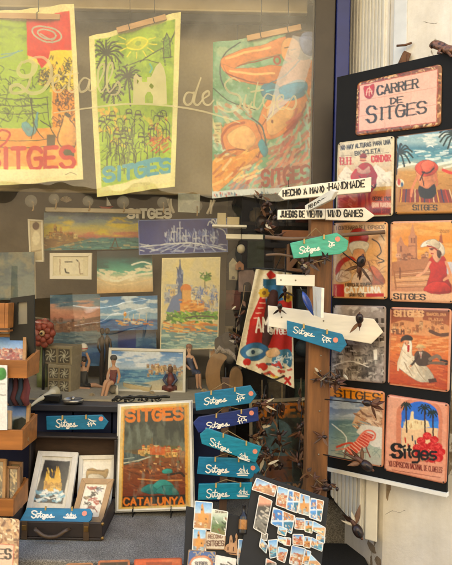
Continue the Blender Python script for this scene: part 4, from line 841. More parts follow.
def t_gray(A):
    A.fill('b5a9a0'); A.cloud('938880', 7, .45, .6, .9); A.cloud('d2c9c0', 6, .52, .62, .8, 1, 1, A.pmask([(330, 302), (388, 302), (388, 345), (330, 345)]))
    A.rect(333, 318, 347, 345, '8f857c', .8); A.rect(360, 312, 386, 346, 'a89d94', .8)
    for x in (363, 369, 375, 381):
        for y in (318, 327, 336): A.rect(x, y, x + 3, y + 5, '54493f'); A.line([(x - .5, y + 5.6), (x + 3.6, y + 5.6)], .7, 'd9d0c6')
    for k in range(9): A.line([(330, 342 + k * 1.2), (352 + k, 348 + k * 1.4)], .6, '6a5f56', False, .7)
    A.houses(60, (331, 348, 386, 382), ['b9aea4', '8f857c', 'd2c9be', '6f655d', 'a3988e'], '5f554d', 7., '332b26'); A.dabs(120, (331, 345, 386, 384), ['5a514a', 'cfc6bc', '3f3731'], 3, .9, .4, 1.2, .6)
    for x, y in ((347, 345), (352, 349), (376, 331), (380, 335)): A.line([(x, y), (x + .5, y + 6)], 1.3, '2c2622'); A.line([(x - 1.6, y + 2), (x + 2.4, y + 2)], .9, 'e3dad0')
    A.poly([(373, 350), (377, 349), (377, 360), (374, 360)], 'efe9e2'); A.line([(333, 366), (350, 361), (368, 367)], .9, 'e6dfd8', True); A.border(1.2, 'a3938a'); A.var(.15, 9)
def t_couple(A):
    A.grad([(306, '7d4a34'), (314, '8f5238'), (322, 'a8623f'), (333, 'c9784a'), (343, 'd9894e'), (352, 'd98246'), (372, 'c4633a'), (392, 'b4512f')])
    A.poly([(390, 324), (402, 320), (414, 322), (414, 313), (416, 312), (417, 308.5), (419, 312), (421, 314), (423, 320), (440, 322), (451, 327), (451, 338), (389, 333)], 'd9a070', .9); A.houses(36, (391, 324, 444, 334), ['e8bd8e', 'c98a5c', 'd9a070', 'b5764c'], '8f5638', 3.6, '8a5236'); A.dabs(80, (389, 336, 450, 352), ['e3a468', 'c8743e', 'e8b47c'], 10, 1.2, 0, .15, .7); A.dabs(90, (389, 354, 448, 390), ['d27a48', 'b04e2e', 'd98a58', 'a84a2c'], 8, 1.3, .1, .3, .6)
    A.line([(430, 331), (440, 335), (449, 334)], 3.4, '6a4432', True)
    A.text('SITGES', 394.5, 310.5, 423, 316, 'dcb082', 1.5, .02, True); A.text('BARCELONA', 427, 313, 446, 315.4, 'cf9a6c', .7, .03); A.text('PLATJA', 429, 318, 443, 320.4, 'cf9a6c', .7, .03); A.text('FILM', 393, 329.5, 404, 334, '6a3a28', 1.1)
    A.blob([(404, 343), (409, 339), (412, 344), (412, 354), (416, 360), (428, 368), (434, 380), (420, 382), (408, 375), (398, 366), (400, 355)], 'ecdcc0'); A.dabs(22, (402, 350, 428, 378), ['cdb89a', 'f2e8d4', 'b99a7c'], 8, 1., 1., .4, .6); A.ell(406.5, 342, 2.6, 3.2, 'dca47e'); A.blob([(401, 342), (402, 337), (407, 335), (412, 337), (411.5, 340.5), (405, 340)], '33241e'); A.line([(408.6, 346), (408, 351)], 2.2, 'b8352a'); A.line([(402, 352), (399, 362), (398, 370)], 2.2, 'e0cdb0', True)
    A.line([(404, 350), (412, 357), (416, 356)], 2., 'e6d6ba', True); A.ell(405.6, 343, .5, .5, '3a241c'); A.ell(408.2, 343, .5, .5, '3a241c'); A.line([(406.4, 345.2), (408, 345.2)], .6, 'a83a30'); A.line([(412, 360), (420, 374), (426, 381)], .8, 'b5a084', True); A.line([(404, 362), (412, 376)], .8, 'b5a084', True)
    A.poly([(428, 379), (436, 378), (437, 382), (429, 383)], '5a3a2c')
    A.blob([(415, 353), (421, 350.5), (428, 353), (432, 358), (430, 364), (420, 366), (415, 361)], '5a4436'); A.line([(430, 359), (437, 356), (441, 360)], 3.4, '8a7460', True); A.line([(429, 363), (438, 363), (446, 364)], 3., '7a6452', True); A.line([(441, 360), (447, 361.5)], 2.2, '3a2820'); A.line([(446, 364), (449, 363)], 2., '3a2820')
    A.line([(418, 356), (414, 362), (411, 365.5)], 2.2, '4a362a', True); A.ell(410.6, 366, 1.1, 1, 'd39a74'); A.ell(420, 348.5, 2.5, 2.9, 'd39a74'); A.blob([(416.4, 347.6), (418, 345), (422, 345), (424.4, 347.6)], 'd9bc8a'); A.line([(415.6, 347.6), (425.2, 347.6)], 1., 'c9a878'); A.ell(419, 349, .45, .45, '3a241c'); A.poly([(419, 352), (422, 352), (421, 359)], 'e8dcc6'); A.line([(420.6, 352.6), (420.8, 357)], .8, 'a8322a'); A.border(1.7, 'd79e80')
def t_chair(A):
    A.grad([(385, 'e0962f'), (395, 'dd9430'), (396.5, '5a6c8a'), (412, '8f9cae'), (419, 'aab4b8'), (421, '6f8a90'), (438, '8fa49c'), (452, 'b5b8a4'), (466, 'c9bfae')])
    A.poly([(329, 385), (386, 390), (386, 402.5), (328, 396)], 'df962f'); A.text('SITGES', 335, 389.5, 379.5, 397, '4a3a2a', 1.3, .1, True)
    A.cloud('c3cbd2', 9, .48, .6, .8, .6, 1.6, A.pmask([(328, 397), (384, 403), (384, 418), (328, 416)])); A.poly([(384, 404), (366, 404), (356, 414), (352, 424), (384, 430)], 'cfae8e'); A.dabs(60, (354, 408, 383, 430), ['a87a5a', 'e3c8a8', 'c0916c', '8a6248'], 6, 1.4, .5, .5); A.poly([(384, 428), (362, 424), (356, 432), (372, 446), (384, 450)], 'd9d2c4'); A.dabs(40, (330, 420, 366, 455), ['7f9a9c', 'a3b8b0', '688489'], 9, 1.2, .1, .3, .6); A.line([(332, 424), (346, 437), (343, 452)], 1.2, 'e0e4dc', True)
    A.line([(337, 447), (349, 443), (357, 446)], 2.2, 'd2604c', True); A.line([(336, 450), (348, 448)], 1.4, 'e39a84')
    A.poly([(345, 449), (357, 440), (366, 446), (352, 457)], 'd2614c'); A.poly([(357, 441), (365, 432), (374, 435), (367, 447)], 'c94f3c')
    for k in range(5): A.line([(346.5 + k * 2.3, 448.2 - k * 1.7), (354 + k * 2.6, 456 - k * 2)], .9, 'efc4b0'); A.line([(358 + k * 1.7, 440 - k * 1.8), (367 + k * 1.5, 446 - k * 2.3)], .8, 'e8a892')
    A.line([(357, 440), (364, 432), (370, 430.5), (375, 434), (374, 439), (369, 440), (367, 436.5)], 1.8, 'dd8068', True); A.line([(346, 450), (344, 459)], 1.3, '8f4a34'); A.line([(353, 457), (352, 464)], 1.3, '8f4a34'); A.line([(366, 447), (370, 457)], 1.3, '8f4a34'); A.line([(346, 455), (368, 452)], .8, '8f4a34')
    A.scrib(6, (340, 452, 376, 462), '7a8a84', .6, 5, .6); A.border(1.6, 'd09472')
def t_clavel(A):
    A.fill('e0a488'); A.cloud('e6b49a', 16, .45, .65, .6); ar = [(401, 452), (401.5, 414)] + [(419.5 + 18.5 * math.cos(a), 416 - 14.5 * math.sin(a)) for a in np.linspace(3.0, .15, 16)] + [(438.5, 420), (437, 452)]
    A.poly([(396, 462), (396.5, 412)] + [(419 + 23 * math.cos(a), 415 - 17.5 * math.sin(a)) for a in np.linspace(3.0, .1, 16)] + [(442.5, 420), (441, 462)], 'd38e70'); A.poly(ar, '3f78c9'); m = A.pmask(ar)
    A.mix(m * (A.Y > 428), 'e6c49c'); A.mix(m * (A.Y > 421.5) * (A.Y <= 426 + (A.X - 400) * .06), '4a8fd4'); A.poly([(403, 428), (405, 421), (410, 420), (411, 412), (413, 411), (414, 419), (420, 420), (428, 421), (430, 427), (415, 430)], 'e8d3a8'); A.rect(411, 412, 413.6, 421, 'e8d3a8'); A.dabs(16, (404, 420, 428, 428), ['c9a070', 'f0dfb8'], 3, 1, 1.5, .3)
    for x, y, yb, r in ((406, 405.5, 432, 5), (424.5, 408.5, 438, 6.5), (432.5, 413.5, 437, 5)):
        A.line([(x, y), (x + .6, yb)], 1.5, '4a3226')
        for a in np.linspace(0, 6.28, 10)[:-1]: A.line([(x, y), (x + r * .6 * math.cos(a), y + r * .45 * math.sin(a) - 1), (x + r * math.cos(a), y + r * .7 * math.sin(a) + 1)], 1.3, '22362c', True)
    for x, y in ((405, 438), (408, 444), (412, 436), (415, 441), (403, 446)): A.line([(x, y), (x + .5, y + 4.5)], 1.3, ['c8382c', '3a4a5a', 'd98a4a'][int(x) % 3])
    for x, y in ((421, 441), (427, 436), (434, 440), (417, 448), (424, 447), (431, 446), (438, 447), (441, 452), (434, 453), (426, 453), (419, 453), (439, 458), (432, 459)):
        A.ell(x, y, 4.4, 3.9, 'c3252a'); A.scrib(4, (x - 2.5, y - 2.5, x + 2.5, y + 2.5), 'e2605a', .8, 2.2)
    A.dabs(14, (418, 452, 440, 462), ['6a8a6a', 'a8202a'], 4, 1.2, 1.2, .6)
    A.text('S', 392.5, 444, 401.5, 457, '17130f', 3., .08, True); A.text('it', 403.5, 446, 410.5, 457.5, '17130f', 2.5); A.text('ges', 412.5, 447, 436.5, 458.5, '17130f', 2.3, .05)
    A.text('XII EXPOSICION NACIONAL DE CLAVELES', 389, 460.8, 442, 466, '7a2820', .7, .13); A.line([(392, 470), (440, 477.5)], .6, '9c5040'); A.border(1.7, 'd3967a'); A.border(.7, 'b8735a')
tin('pink tiled street sign reading CARRER DE SITGES with a red shield', [(357, 82.5), (441.5, 63.5), (440.5, 125.5), (355, 136)], t_carrer, 'b98a68', .014, False)
tin('tin sign of a red cyclist under NO HAY ALTURAS PARA UNA BICICLETA', [(337.5, 142.5), (394, 135.5), (392.5, 216), (335.5, 217.5)], t_bike, 'd8cbb0')
tin('tin sign of a bather in a red hat seated on a striped towel', [(395.8, 136), (459, 127.5), (458, 213.5), (394.3, 214.5)], t_beach, '8a6a40')
tin('tin sign reading CATALUNA with a red capped drinker', [(333, 222.8), (387.4, 221.5), (387, 299.4), (331.7, 298)], t_catal, 'd8a678')
tin('orange tin sign of a woman in red dress and sun hat below a church tower', [(390.2, 221.5), (454.5, 220), (453.5, 303.5), (389.6, 301.2)], t_lady, 'dba988')
tin('grey photographic tin sign of an old village, half behind the white arrow', [(333, 305), (385.7, 306), (385, 383.8), (330.5, 379)], t_gray, 'a3908a')
tin('brown tin sign of a couple in white resting on the sand', [(390, 307), (451.3, 308.8), (448.8, 392.6), (387.4, 384.6)], t_couple, 'd79e80')
tin('tin sign of a red beach chair under an orange SITGES heading', [(328.8, 385), (384.3, 391.7), (383, 467.8), (326.6, 456.5)], t_chair, 'd09472')
tin('pink tin sign of palms and red carnations with bold black Sitges', [(386.7, 394.2), (448.6, 403.5), (446, 484.5), (383.8, 470.5)], t_clavel, 'd3967a')
# mottled lizard ornament lying along the top of the board
M_LIZ = mat('mottled_brown_glaze', '6a4630', .4, 0, .95, 110, .2, None, 0, 1)
pts = [BPL.hit(x, y, .0) for x, y in ((430, 47.5), (434, 44.5), (440, 46), (446, 49), (453, 50), (460, 48), (466, 44))]
b = MB(); b.tube(cr(pts, 5), [ (.006 + .009 * math.sin(min(1, k / 7) * 1.57)) * (1 - .55 * max(0, k - 18) / 12) for k in range(31)], M_LIZ, 12, True, .8)
for x, y, dx in ((441, 48, -3), (447, 51, 4), (456, 51, -3)):
    q = BPL.hit(x, y, .012); b.tube([q, BPL.hit(x + dx, y + 5, .02), BPL.hit(x + dx + 4, y + 5.5, .024)], [.005, .004, .003], M_LIZ, 8)
b.ell(BPL.hit(431, 45.5, .012), .002, M_BLACK); tag(b.build('lizard_ornament'), 'mottled brown lizard ornament lying on top of the black board', 'ornament')

# ================================================================== painted arrow signs
M_TEAL = mat('teal_sign_paint', '116f94', .42, 0, .3, 26, .25, (1, 1, 5)); M_TEAL2 = mat('turquoise_sign_paint', '13809a', .42, 0, .3, 26, .25, (1, 1, 5)); M_NAVYS = mat('navy_sign_paint', '152d70', .42, 0, .3, 26, .25, (1, 1, 5)); M_MINT = mat('mint_sign_paint', '46a88b', .45, 0, .25, 26, .25, (1, 1, 5))
M_WHITEL = mat('white_lettering', 'e9e6da', .6, 0, .03); M_STICK = mat('salmon_sticker', 'dd8a72', .5, 0, .15, 90); M_CORD = mat('rope', '8a7450', .9, 0, .3, 200); M_PEGW = mat('tiny_peg', 'b99a5a', .6)
def poly_edge(px, i, k): return ((px[i][0] + px[k][0]) / 2, (px[i][1] + px[k][1]) / 2)
def arrow_sign(label, pl, px, m, word, icon, stick, cord=None, th=.009, flip=False):
    "px: outline in order; word/icon: boxes x0,y0,x1,y1,slope"
    f = quad(pl, px); ctr = sum(f, V()) / len(f)
    t = thing('arrow_sign', label, 'arrow sign', ctr, 'painted Sitges arrow signs')
    b = MB(); b.slab(f, pl.n, th, m); b.build('board', t, .0018)
    rj = random.Random(label); jj = lambda ps: [[(x + rj.uniform(-.16, .16) + dx_, y + rj.uniform(-.14, .14)) for x, y in p[::2] + p[-1:]] for p in ps for dx_ in (rj.uniform(-.5, .5),)]
    lettering('lettering', [cr(p, 3) if len(p) > 2 else p for p in jj(fit(SCRIPT, *word))], pl, 1.05 * rj.uniform(.85, 1.15), M_WHITEL, t)
    x0, y0, x1, y1, s = icon
    ic = [[(.0, .85), (.3, .78), (.6, .88), (1., .8)], [(.1, 1.), (.5, .95), (.9, 1.02)], [(.25, .75), (.25, .45), (.38, .4), (.38, .72)], [(.5, .72), (.5, .2), (.56, 0), (.62, .2), (.62, .72)], [(.7, .72), (.72, .4), (.85, .38), (.85, .74)], [(.15, .55), (.3, .3)], [(.45, .45), (.7, .48)]]
    if 'stack' in label and ('top' in label or 'navy' in label) or 'post' in label or 'sill' in label or 'WIND' in label or 'blank' in label:
        ic = [[(.1, .1), (.3, .0), (.4, .25), (.2, .4)], [(.4, .3), (.75, .2), (1., .35), (.8, .5), (.5, .45)], [(.15, .5), (.1, .8), (.3, 1.)], [(.45, .5), (.4, .75), (.55, .95)], [(.7, .5), (.75, .75), (.95, .8)], [(.05, .75), (.35, .7)], [(.6, .7), (.9, .65)]]
    lettering('drawing', jj(fit(ic, x0, y0, x1, y1, s)), pl, .9, M_WHITEL, t)
    if stick:
        q = pl.hit(*stick, .001); b = MB(); u_ = (f[1] - f[0]).normalized(); w_ = pl.n.cross(u_)
        b.slab([q + u_ * math.cos(a) * .0082 + w_ * math.sin(a) * .0082 for a in np.linspace(0, 6.28, 21)[:-1]][::-1], pl.n, .0009, M_STICK)
        b.build('sticker', t)
    b = MB()
    for (a, c_) in ((.30, 0), (.72, 0)):
        q = f[0].lerp(f[1], a) + pl.n * .004 - V((0, 0, .003)); b.box(q.x - .0025, q.x + .0025, q.y - .002, q.y + .004, q.z - .009, q.z + .006, M_PEGW)
    b.build('peg', t)
    if cord:
        b = MB(); a, c_ = f[0].lerp(f[1], .3), f[0].lerp(f[1], .7); top = V(pl.hit(*cord)); bk = -pl.n * th * .5
        b.tube([a + bk, top + bk, c_ + bk], .0016, M_CORD, 6); b.build('hanging_cord', t)
    return t
pa = PY(-.10)
arrow_sign('teal arrow sign at the top of the hanging stack, pointing right', PY(-.115), [(194.4, 393.5), (250.6, 385.4), (256.8, 394.8), (250.6, 403.4), (196, 410.9)], M_TEAL, (204, 398, 229, 406, -.14), (236, 392, 245, 402, -.1), (251, 393.5), (224, 383))
arrow_sign('navy arrow sign in the hanging stack, pointing left', PY(-.10), [(198.6, 417), (258, 407), (258.8, 420.8), (198.6, 433), (193, 423)], M_NAVYS, (206, 422.5, 231, 430, -.13), (237, 414, 247, 424, -.1), (251.5, 413), (226, 406))
arrow_sign('turquoise arrow sign in the hanging stack, tilted down to the right', PY(-.122), [(207, 428), (261.7, 446.8), (255.6, 463), (201.8, 444), (199.8, 434.4)], M_TEAL2, (210, 437, 233, 446, .42), (238, 450, 250, 458, .3), (255, 451.5), (228, 431))
arrow_sign('teal arrow sign pointing right, just under the tilted one', PY(-.105), [(198.6, 457), (254.3, 458.7), (260.5, 470), (250.6, 479), (196.8, 474)], M_TEAL, (206, 464.5, 231, 474, .02), (237, 465, 249, 475, .03), (253, 468), (226, 454))
arrow_sign('turquoise arrow sign lowest in the hanging stack', PY(-.12), [(198.6, 484), (256.8, 482.7), (261, 490), (254.3, 498.8), (197.8, 500)], M_TEAL2, (206, 489, 231, 499, -.02), (237, 487, 249, 496.5, -.02), None, (226, 480))
arrow_sign('teal arrow sign on the dark sill above the open suitcase', PY(-.035), [(46, 416.5), (102, 415), (108.4, 422), (103.5, 429.4), (46.6, 430)], M_TEAL, (56, 419, 79, 428.5, 0), (87, 418, 96, 426.5, 0), (101, 418.8))
arrow_sign('teal arrow sign lying in the open suitcase before the frames', lean(26, 507, -.205, 26, 523, -.235), [(27, 507.5), (90, 508.5), (92.5, 513), (91.5, 519.5), (88, 522.5), (19, 522)], M_TEAL, (31, 510.5, 56, 519, .02), (64, 512, 77, 518, .03), (84.5, 513.4))
arrow_sign('mint green arrow sign hanging on the post under WIND GAMES', PY(-.245), [(290, 243), (337, 232.6), (348.6, 241), (347, 250), (340, 254), (293.7, 258.6)], M_MINT, (299, 247, 322, 255, -.16), (328, 240.5, 335, 248, -.1), (337.6, 239), (316, 228))
arrow_sign('teal arrow sign over the long blank white arrow on the post', PY(-.250), [(287, 320.5), (342.4, 334), (347, 344.6), (340.5, 352.5), (287.3, 335.6)], M_TEAL, (293.5, 326, 316, 333.5, .24), (321.5, 334, 331, 342, .2), (335.5, 340))
# dowels the stack hangs from
st = MB(); s0, s1 = P(226, 378, -.10), P(226, 505, -.10)
st.box(s0.x - .014, s0.x + .012, -.096, -.080, .74, s0.z, wood('stack_batten', '4a3424', 'z', .6)); st.tube([V((s0.x - .001, -.088, s0.z - .01)), V((s0.x - .001, -.06, s0.z + .03)), V((s0.x - .001, .0, s0.z + .012))], .002, M_BLACK, 6)
tag(st.build('batten', None, .002), 'dark upright batten behind the stack of arrow signs', 'batten')

# ------------------------------------------------------------------ the sign post
M_POST = wood('orange_pine', '6f4722', 'z', .6, .7, 9); M_ARM = mat('ivory_board_paint', 'e8e0cc', .6, 0, .16, 26, .3, (.15, 1, 1)); M_INKB = mat('black_lettering', '181613', .6, 0, .05)
post = thing('sign_post', 'orange wooden post with white arrow boards for handmade goods and wind games', 'sign post', (.31, -.17, .735))
def leanpost(z0, z1, x, hw, y0, y1, dx=0.): 
    m = MB(); c = [V((x - hw, y0, z0)), V((x - hw + dx, y0, z1)), V((x + hw + dx, y0, z1)), V((x + hw, y0, z0))]
    m.hexa(c + [p + V((0, y1 - y0, 0)) for p in c], M_POST); return m
leanpost(.737, 1.86, P(319, 290, -.17).x, .0355, -.205, -.135).build('post', post, .006)
for z in (.86, 1.0, 1.14, 1.27, 1.32, 1.5, 1.62): b = MB(); b.ell((.312, -.206, z), (.003, .002, .003), mat('screw', '8a8270', .35, .8), None, 8, 6); b.build('screw', post)
def arm(name, pl, px, txt=None, th=.018, ink=1.35, label=None):
    b = MB(); b.slab(quad(pl, px), pl.n, th, M_ARM); o = b.build(name, post, .002)
    if txt:
        for (s, bx) in txt: lettering('lettering', fit(strokes(s), *bx), pl, ink, M_INKB, o, .0008)
    if label: o['label'] = label
    c_ = quad(pl, px); g0, g1 = (c_[0] + c_[-1]) / 2, (c_[1] + c_[2]) / 2
    for k_ in (.12, .5): b = MB(); b.ell(g0.lerp(g1, k_) + pl.n * .0006, (.0028, .0014, .0028), mat('screw', '8a8270', .35, .8), None, 8, 6); b.build('nail_head', o)
    return o
pA = PY(-.228)
arm('sign_arm', PY(-.229), [(277.8, 194.3), (283, 187.8), (371.6, 177), (371, 191.8), (284, 199.8)], [('HECHO A MANO', (283, 190.5, 324, 196.5, -.11)), ('*', (326, 186, 328, 190, 0)), ('HANDMADE', (329, 183.5, 364.5, 190.3, -.10))], label='white arm lettered HECHO A MANO HANDMADE')
arm('sign_arm', PY(-.230), [(277.8, 209.7), (325, 208.7), (325, 219), (277.6, 219.6)], [('JUEGOS DE VIENTO', (280.5, 211, 322, 217.2, 0.))], label='white arm lettered JUEGOS DE VIENTO')
arm('sign_arm', PY(-.227), [(325.4, 208.7), (364.5, 207.5), (375, 215.6), (366.5, 221.2), (325.4, 219.8)], [('WIND GAMES', (328, 210.3, 362.5, 216.8, -.01))], label='white arrow arm lettered WIND GAMES')
# arm swung towards the street, seen end-on
ya, yb = -.215, -.34
f = [P(306, 204, ya), P(331, 190, yb), P(335.5, 193), P(330.5, 200.5, yb), P(306.5, 212, ya)] if False else [P(304.5, 205.5, ya), P(331, 189.5, yb), P(335.2, 191.5, yb - .02), P(331, 199.5, yb), P(305.5, 212.5, ya)]
n_ = (f[1] - f[0]).cross(f[4] - f[0]); n_ = -n_ if n_.dot(CAM - f[0]) < 0 else n_; n_.normalize()
b = MB(); b.slab(f, n_, .014, M_ARM); o = b.build('sign_arm', post, .002); pl_ = Pl(f[0], n_)
f[2] = pl_.hit(335.2, 191.5)
lettering('lettering', fit(strokes('PENDIENTES'), 308.5, 205.5, 328.5, 209.0, -.46), pl_, .7, M_INKB, o, .0008)
arm('sign_arm', PY(-.224), [(276, 274.3), (315, 275), (314.7, 286.5), (276.6, 285.3)], label='short blank white arm')
arm('sign_arm', PY(-.224), [(268, 305.5), (374, 319), (383.4, 332), (371.4, 344), (268.5, 326.5)], label='long blank white arrow arm')
b = MB(); a_, c_ = P(312.5, 286.5, -.243), P(313.5, 315, -.243); d_, e_ = P(321.5, 288, -.36), P(320.8, 318, -.36)
q = [a_, d_, e_, c_]; b.hexa([p + V((-.0, 0, 0)) for p in q] + [p + V((.0085, .001, 0)) for p in q], M_ARM); b.build('sign_arm', post, .001)
# twigs pushed through the post as perches
M_TWIG = wood('grey_twig', '6f5844', 'x', .8, .35)
def twig(px, pl, r, label):
    t = MB(); p = [pl.hit(x, y, .004 * math.sin(x)) for x, y in px]; t.tube(cr(p, 4), r, M_TWIG, 8); return tag(t.build('twig'), label, 'twig')
twig([(265, 237), (290, 239), (318, 238), (350, 234.5), (385, 232)], PY(-.217), .0065, 'long grey twig running behind the mint green arrow')
twig([(266, 255), (280, 254.5), (296, 257), (308, 256)], PY(-.214), .004, 'short dark twig below the mint green arrow')

# ------------------------------------------------------------------ wind spinners: seed pods with leaf wings
M_SEED = mat('glossy_seed', '2c1b12', .42, .15, .6, 70, .4, None, .1); M_POD = mat('brown_pod', '573522', .5, .2, .45, 50, .4); M_LEAFW = mat('dry_leaf_wing', '6b4a30', .7, 0, .45, 60, .5); M_FEATH = mat('pale_feather', 'c9bda4', .85, 0, .25, 120, .3)
def leafblade(m, c, d, up, L, W_, mt, curl=.15):
    d = d.normalized(); s_ = d.cross(up).normalized(); n = s_.cross(d); vs_ = []; k = 9
    for i in range(k):
        t = i / (k - 1); w_ = W_ * math.sin(math.pi * (t ** .75)) + .0008
        for sx in (-1, 0, 1): vs_.append(c + d * (L * t) + s_ * (w_ * sx * .5) + n * (curl * L * (t * t) - (.12 * W_ if sx else 0)))
    vs2 = [v - n * .0011 for v in vs_]; N = len(vs_)
    fs = []
    for i in range(k - 1):
        for j in (0, 1):
            q = (i * 3 + j, i * 3 + j + 1, (i + 1) * 3 + j + 1, (i + 1) * 3 + j); fs.append(q); fs.append(tuple(N + x for x in q[::-1]))
        for j in (0, 2): fs.append((i * 3 + j, (i + 1) * 3 + j, N + (i + 1) * 3 + j, N + i * 3 + j))
    m.add(vs_ + vs2, fs, mt, True)
def spinner(label, px, Y, s, ang, wings=4, head=1., rod=None, wm=None, pale=False, seed=0, spread=.55):
    "ang: where the head points in the picture plane; wings fan out flat towards the street"
    rn = random.Random(seed); c = P(px[0], px[1], Y); a = R(ang); ax = V((math.cos(a), -.30, math.sin(a))).normalized()
    rt = ax.to_track_quat('Z', 'Y').to_matrix()
    t = thing('wind_spinner', label, 'wind spinner', c, 'seed pod wind spinners round the post')
    h = s * head
    b = MB(); b.ell(c + ax * s * .40, (h * .32, h * .30, h * .43), M_SEED, rt, 18, 12, .03, seed); b.ell(c + ax * (s * .40 + h * .44), (h * .09, h * .09, h * .12), M_POD, rt, 10, 8); hd = b.build('head', t)
    b = MB(); q = c + ax * s * .42 + V((0, -1, 0)) * h * .33; b.ell(q, (h * .14, h * .05, h * .17), mat('pod_mouth', '070605', .9, 0, .2, 50), rt, 12, 8); b.build('opening', hd)
    b = MB(); b.ell(c - ax * s * .22, (s * .24, s * .2, s * .46), M_POD, rt, 12, 9, .05, seed + 1); b.tube([c - ax * s * .5, c - ax * s * .95 + V((0, 0, -.1 * s))], [s * .06, s * .02], M_POD, 7); b.build('body', t)
    view = (CAM - c).normalized(); side = ax.cross(view).normalized(); bk = (-ax).normalized()
    for k in range(wings):
        q = math.pi * (k / max(1, wings - 1) - .5) * spread + rn.uniform(-.2, .2)
        d = (bk * math.cos(q) + side * math.sin(q) + view * rn.uniform(-.15, .3)).normalized()
        upv = (view + V((rn.uniform(-.5, .5), 0, rn.uniform(-.5, .5)))).normalized()
        b = MB(); leafblade(b, c + d * s * .08 + view * .001 * k, d, upv, s * rn.uniform(1.0, 1.7), s * rn.uniform(.2, .42), wm or (M_FEATH if pale and k % 2 else (M_LEAFW, M_POD, M_LEAFD)[k % 3]), rn.uniform(-.2, .25)); b.build('wing', t)
    if rod is not None:
        b = MB(); b.tube([c, rod], .002, M_BLACK, 6); b.build('rod', t)
    return t
M_LEAFD = mat('dark_leaf_wing', '40291b', .5, .25, .5, 60, .5)
wb = lambda x, y: BPL.hit(x, y, .0)
spinner('round black seed head spinner before the CATALUNA tin', (360, 266), -.265, .037, 80, 3, 1.25, V((.32, -.2, P(360, 240, -.2).z)), None, False, 1)
spinner('flat dark seed spinner on the long white arrow', (359.5, 322), -.262, .028, 95, 1, 1.4, None, None, False, 2)
spinner('dark pod spinner with two stacked wings over the orange SITGES heading', (371, 404), -.265, .036, 165, 4, 1.0, V((.32, -.2, P(372, 400, -.2).z)), M_POD, False, 3)
spinner('spinner with a helmet like black pod at the foot of the tin board', (362, 462), -.265, .042, -35, 4, 1.2, V((.32, -.2, P(362, 455, -.2).z)), None, False, 4)
spinner('black helmet pod spinner low before the white shutter', (355, 526), -.22, .042, -60, 4, 1.3, V((.415, .06, P(338, 508, .0).z)), None, True, 5)
spinner('small dark spinner pinned across the middle of the post', (322, 437), -.222, .022, 5, 4, .9, None, None, False, 6, 1.3)
spinner('small dark spinner with long wings near the top of the pine post', (322, 379), -.226, .026, 20, 5, .8, None, M_SEED, False, 7, 1.7)
spinner('black bat winged spinner under the mint arrow', (308, 263), -.262, .03, 30, 4, .6, None, M_SEED, False, 8, 1.4)
spinner('small black spinner beside the bat winged one', (325, 258), -.262, .018, 15, 5, .7, None, M_SEED, False, 9, 1.5)
spinner('dark seed spinner hung over the cloth wall hanging', (285, 292), -.12, .022, 100, 3, 1.1, V((.2, -.1, P(285, 250, -.1).z)), M_SEED, False, 10)
spinner('round black disc spinner at the end of the long white arrow', (280, 309), -.255, .02, 95, 2, 1.25, None, M_SEED, False, 11)
spinner('black spinner with crossed wings left of the pine post', (272, 417), -.06, .027, 70, 4, .8, P(272, 395, -.06), None, False, 12)
spinner('spinner with three dark oval wings over the indoor poster', (279, 436), -.07, .033, 100, 3, .7, P(277, 405, -.07), M_SEED, False, 13, 1.2)
spinner('brown feathered spinner next to the navy arrow sign', (254, 438), -.05, .03, 150, 5, .7, P(256, 420, -.05), None, True, 14)
spinner('tangled brown leaf spinner beside the lower arrow signs', (264, 456), -.07, .034, 20, 6, .7, P(264, 430, -.07), None, True, 15)
spinner('brown pod spinner close to the foot of the pine post', (298, 462), -.08, .03, -60, 5, .9, P(300, 440, -.08), None, False, 16)
spinner('brown spinner with upright wings left of the pine post', (300, 432), -.07, .03, 80, 4, .6, P(302, 410, -.07), None, False, 17)
spinner('dark spinner perched at the foot of the pine post', (322, 489), -.225, .03, 10, 4, .9, None, None, False, 18)
spinner('dark pod spinner above the tin with the orange heading', (335, 383), -.215, .024, 140, 5, .7, None, M_POD, False, 19)
spinner('spinner with pale feathers reaching over the top teal arrow', (262, 404), -.13, .032, 170, 5, .6, P(266, 385, -.1), None, True, 20)
b = MB(); bl = mat('blue_glaze', '1f3f8f', .2, 0, .3, 60, 0, None, .5)
q0, q1 = P(302.5, 291.5, -.30), P(313.5, 315.5, -.30); dd = (q1 - q0); b.tube([q0 + dd * k / 8 for k in range(9)], [.0015 + .0125 * math.sin(math.pi * (k / 8) ** .8) for k in range(9)], bl, 12, True, .5); b.tube([q0, V((q0.x, -.243, q0.z + .012))], .0015, M_BLACK, 6)
tag(b.build('blade_ornament'), 'glossy blue leaf shaped blade hanging by the end-on white board', 'ornament')

# strings of dried leaves and seed pods hung thickly between the arrows and the post
def garland(label, px, Y, n, seed, size=.026, top=None):
    rn = random.Random(seed); pts = [P(x, y, Y) for x, y in px]; path = [V(p) for p in cr(pts, 8)]
    t = thing('leaf_garland', label, 'garland', pts[0], 'garlands of dried leaves and pods')
    b = MB(); b.tube(([V(top)] if top is not None else []) + path, .0013, M_CORD, 6); b.build('cord', t)
    b = MB()
    for i in range(n):
        c = path[rn.randrange(len(path))] + V((rn.uniform(-.018, .018), rn.uniform(-.02, .015), rn.uniform(-.012, .012)))
        d = V((rn.uniform(-1, 1), rn.uniform(-.5, .3), rn.uniform(-1, .8))).normalized(); up = V((rn.uniform(-.7, .7), -1, rn.uniform(-.7, .7))).normalized()
        if abs(d.dot(up)) > .9: continue
        leafblade(b, c, d, up, size * rn.uniform(.7, 1.7), size * rn.uniform(.25, .55), (M_LEAFW, M_LEAFD, M_POD, M_LEAFD, M_FEATH)[rn.randrange(5 if rn.random() < .35 else 4)], rn.uniform(-.4, .4))
        if i % 4 == 0: b.ell(c + V((0, -.012, 0)), (size * .26, size * .26, size * .34), M_SEED, None, 10, 8, .04, i)
    b.build('leaves', t)
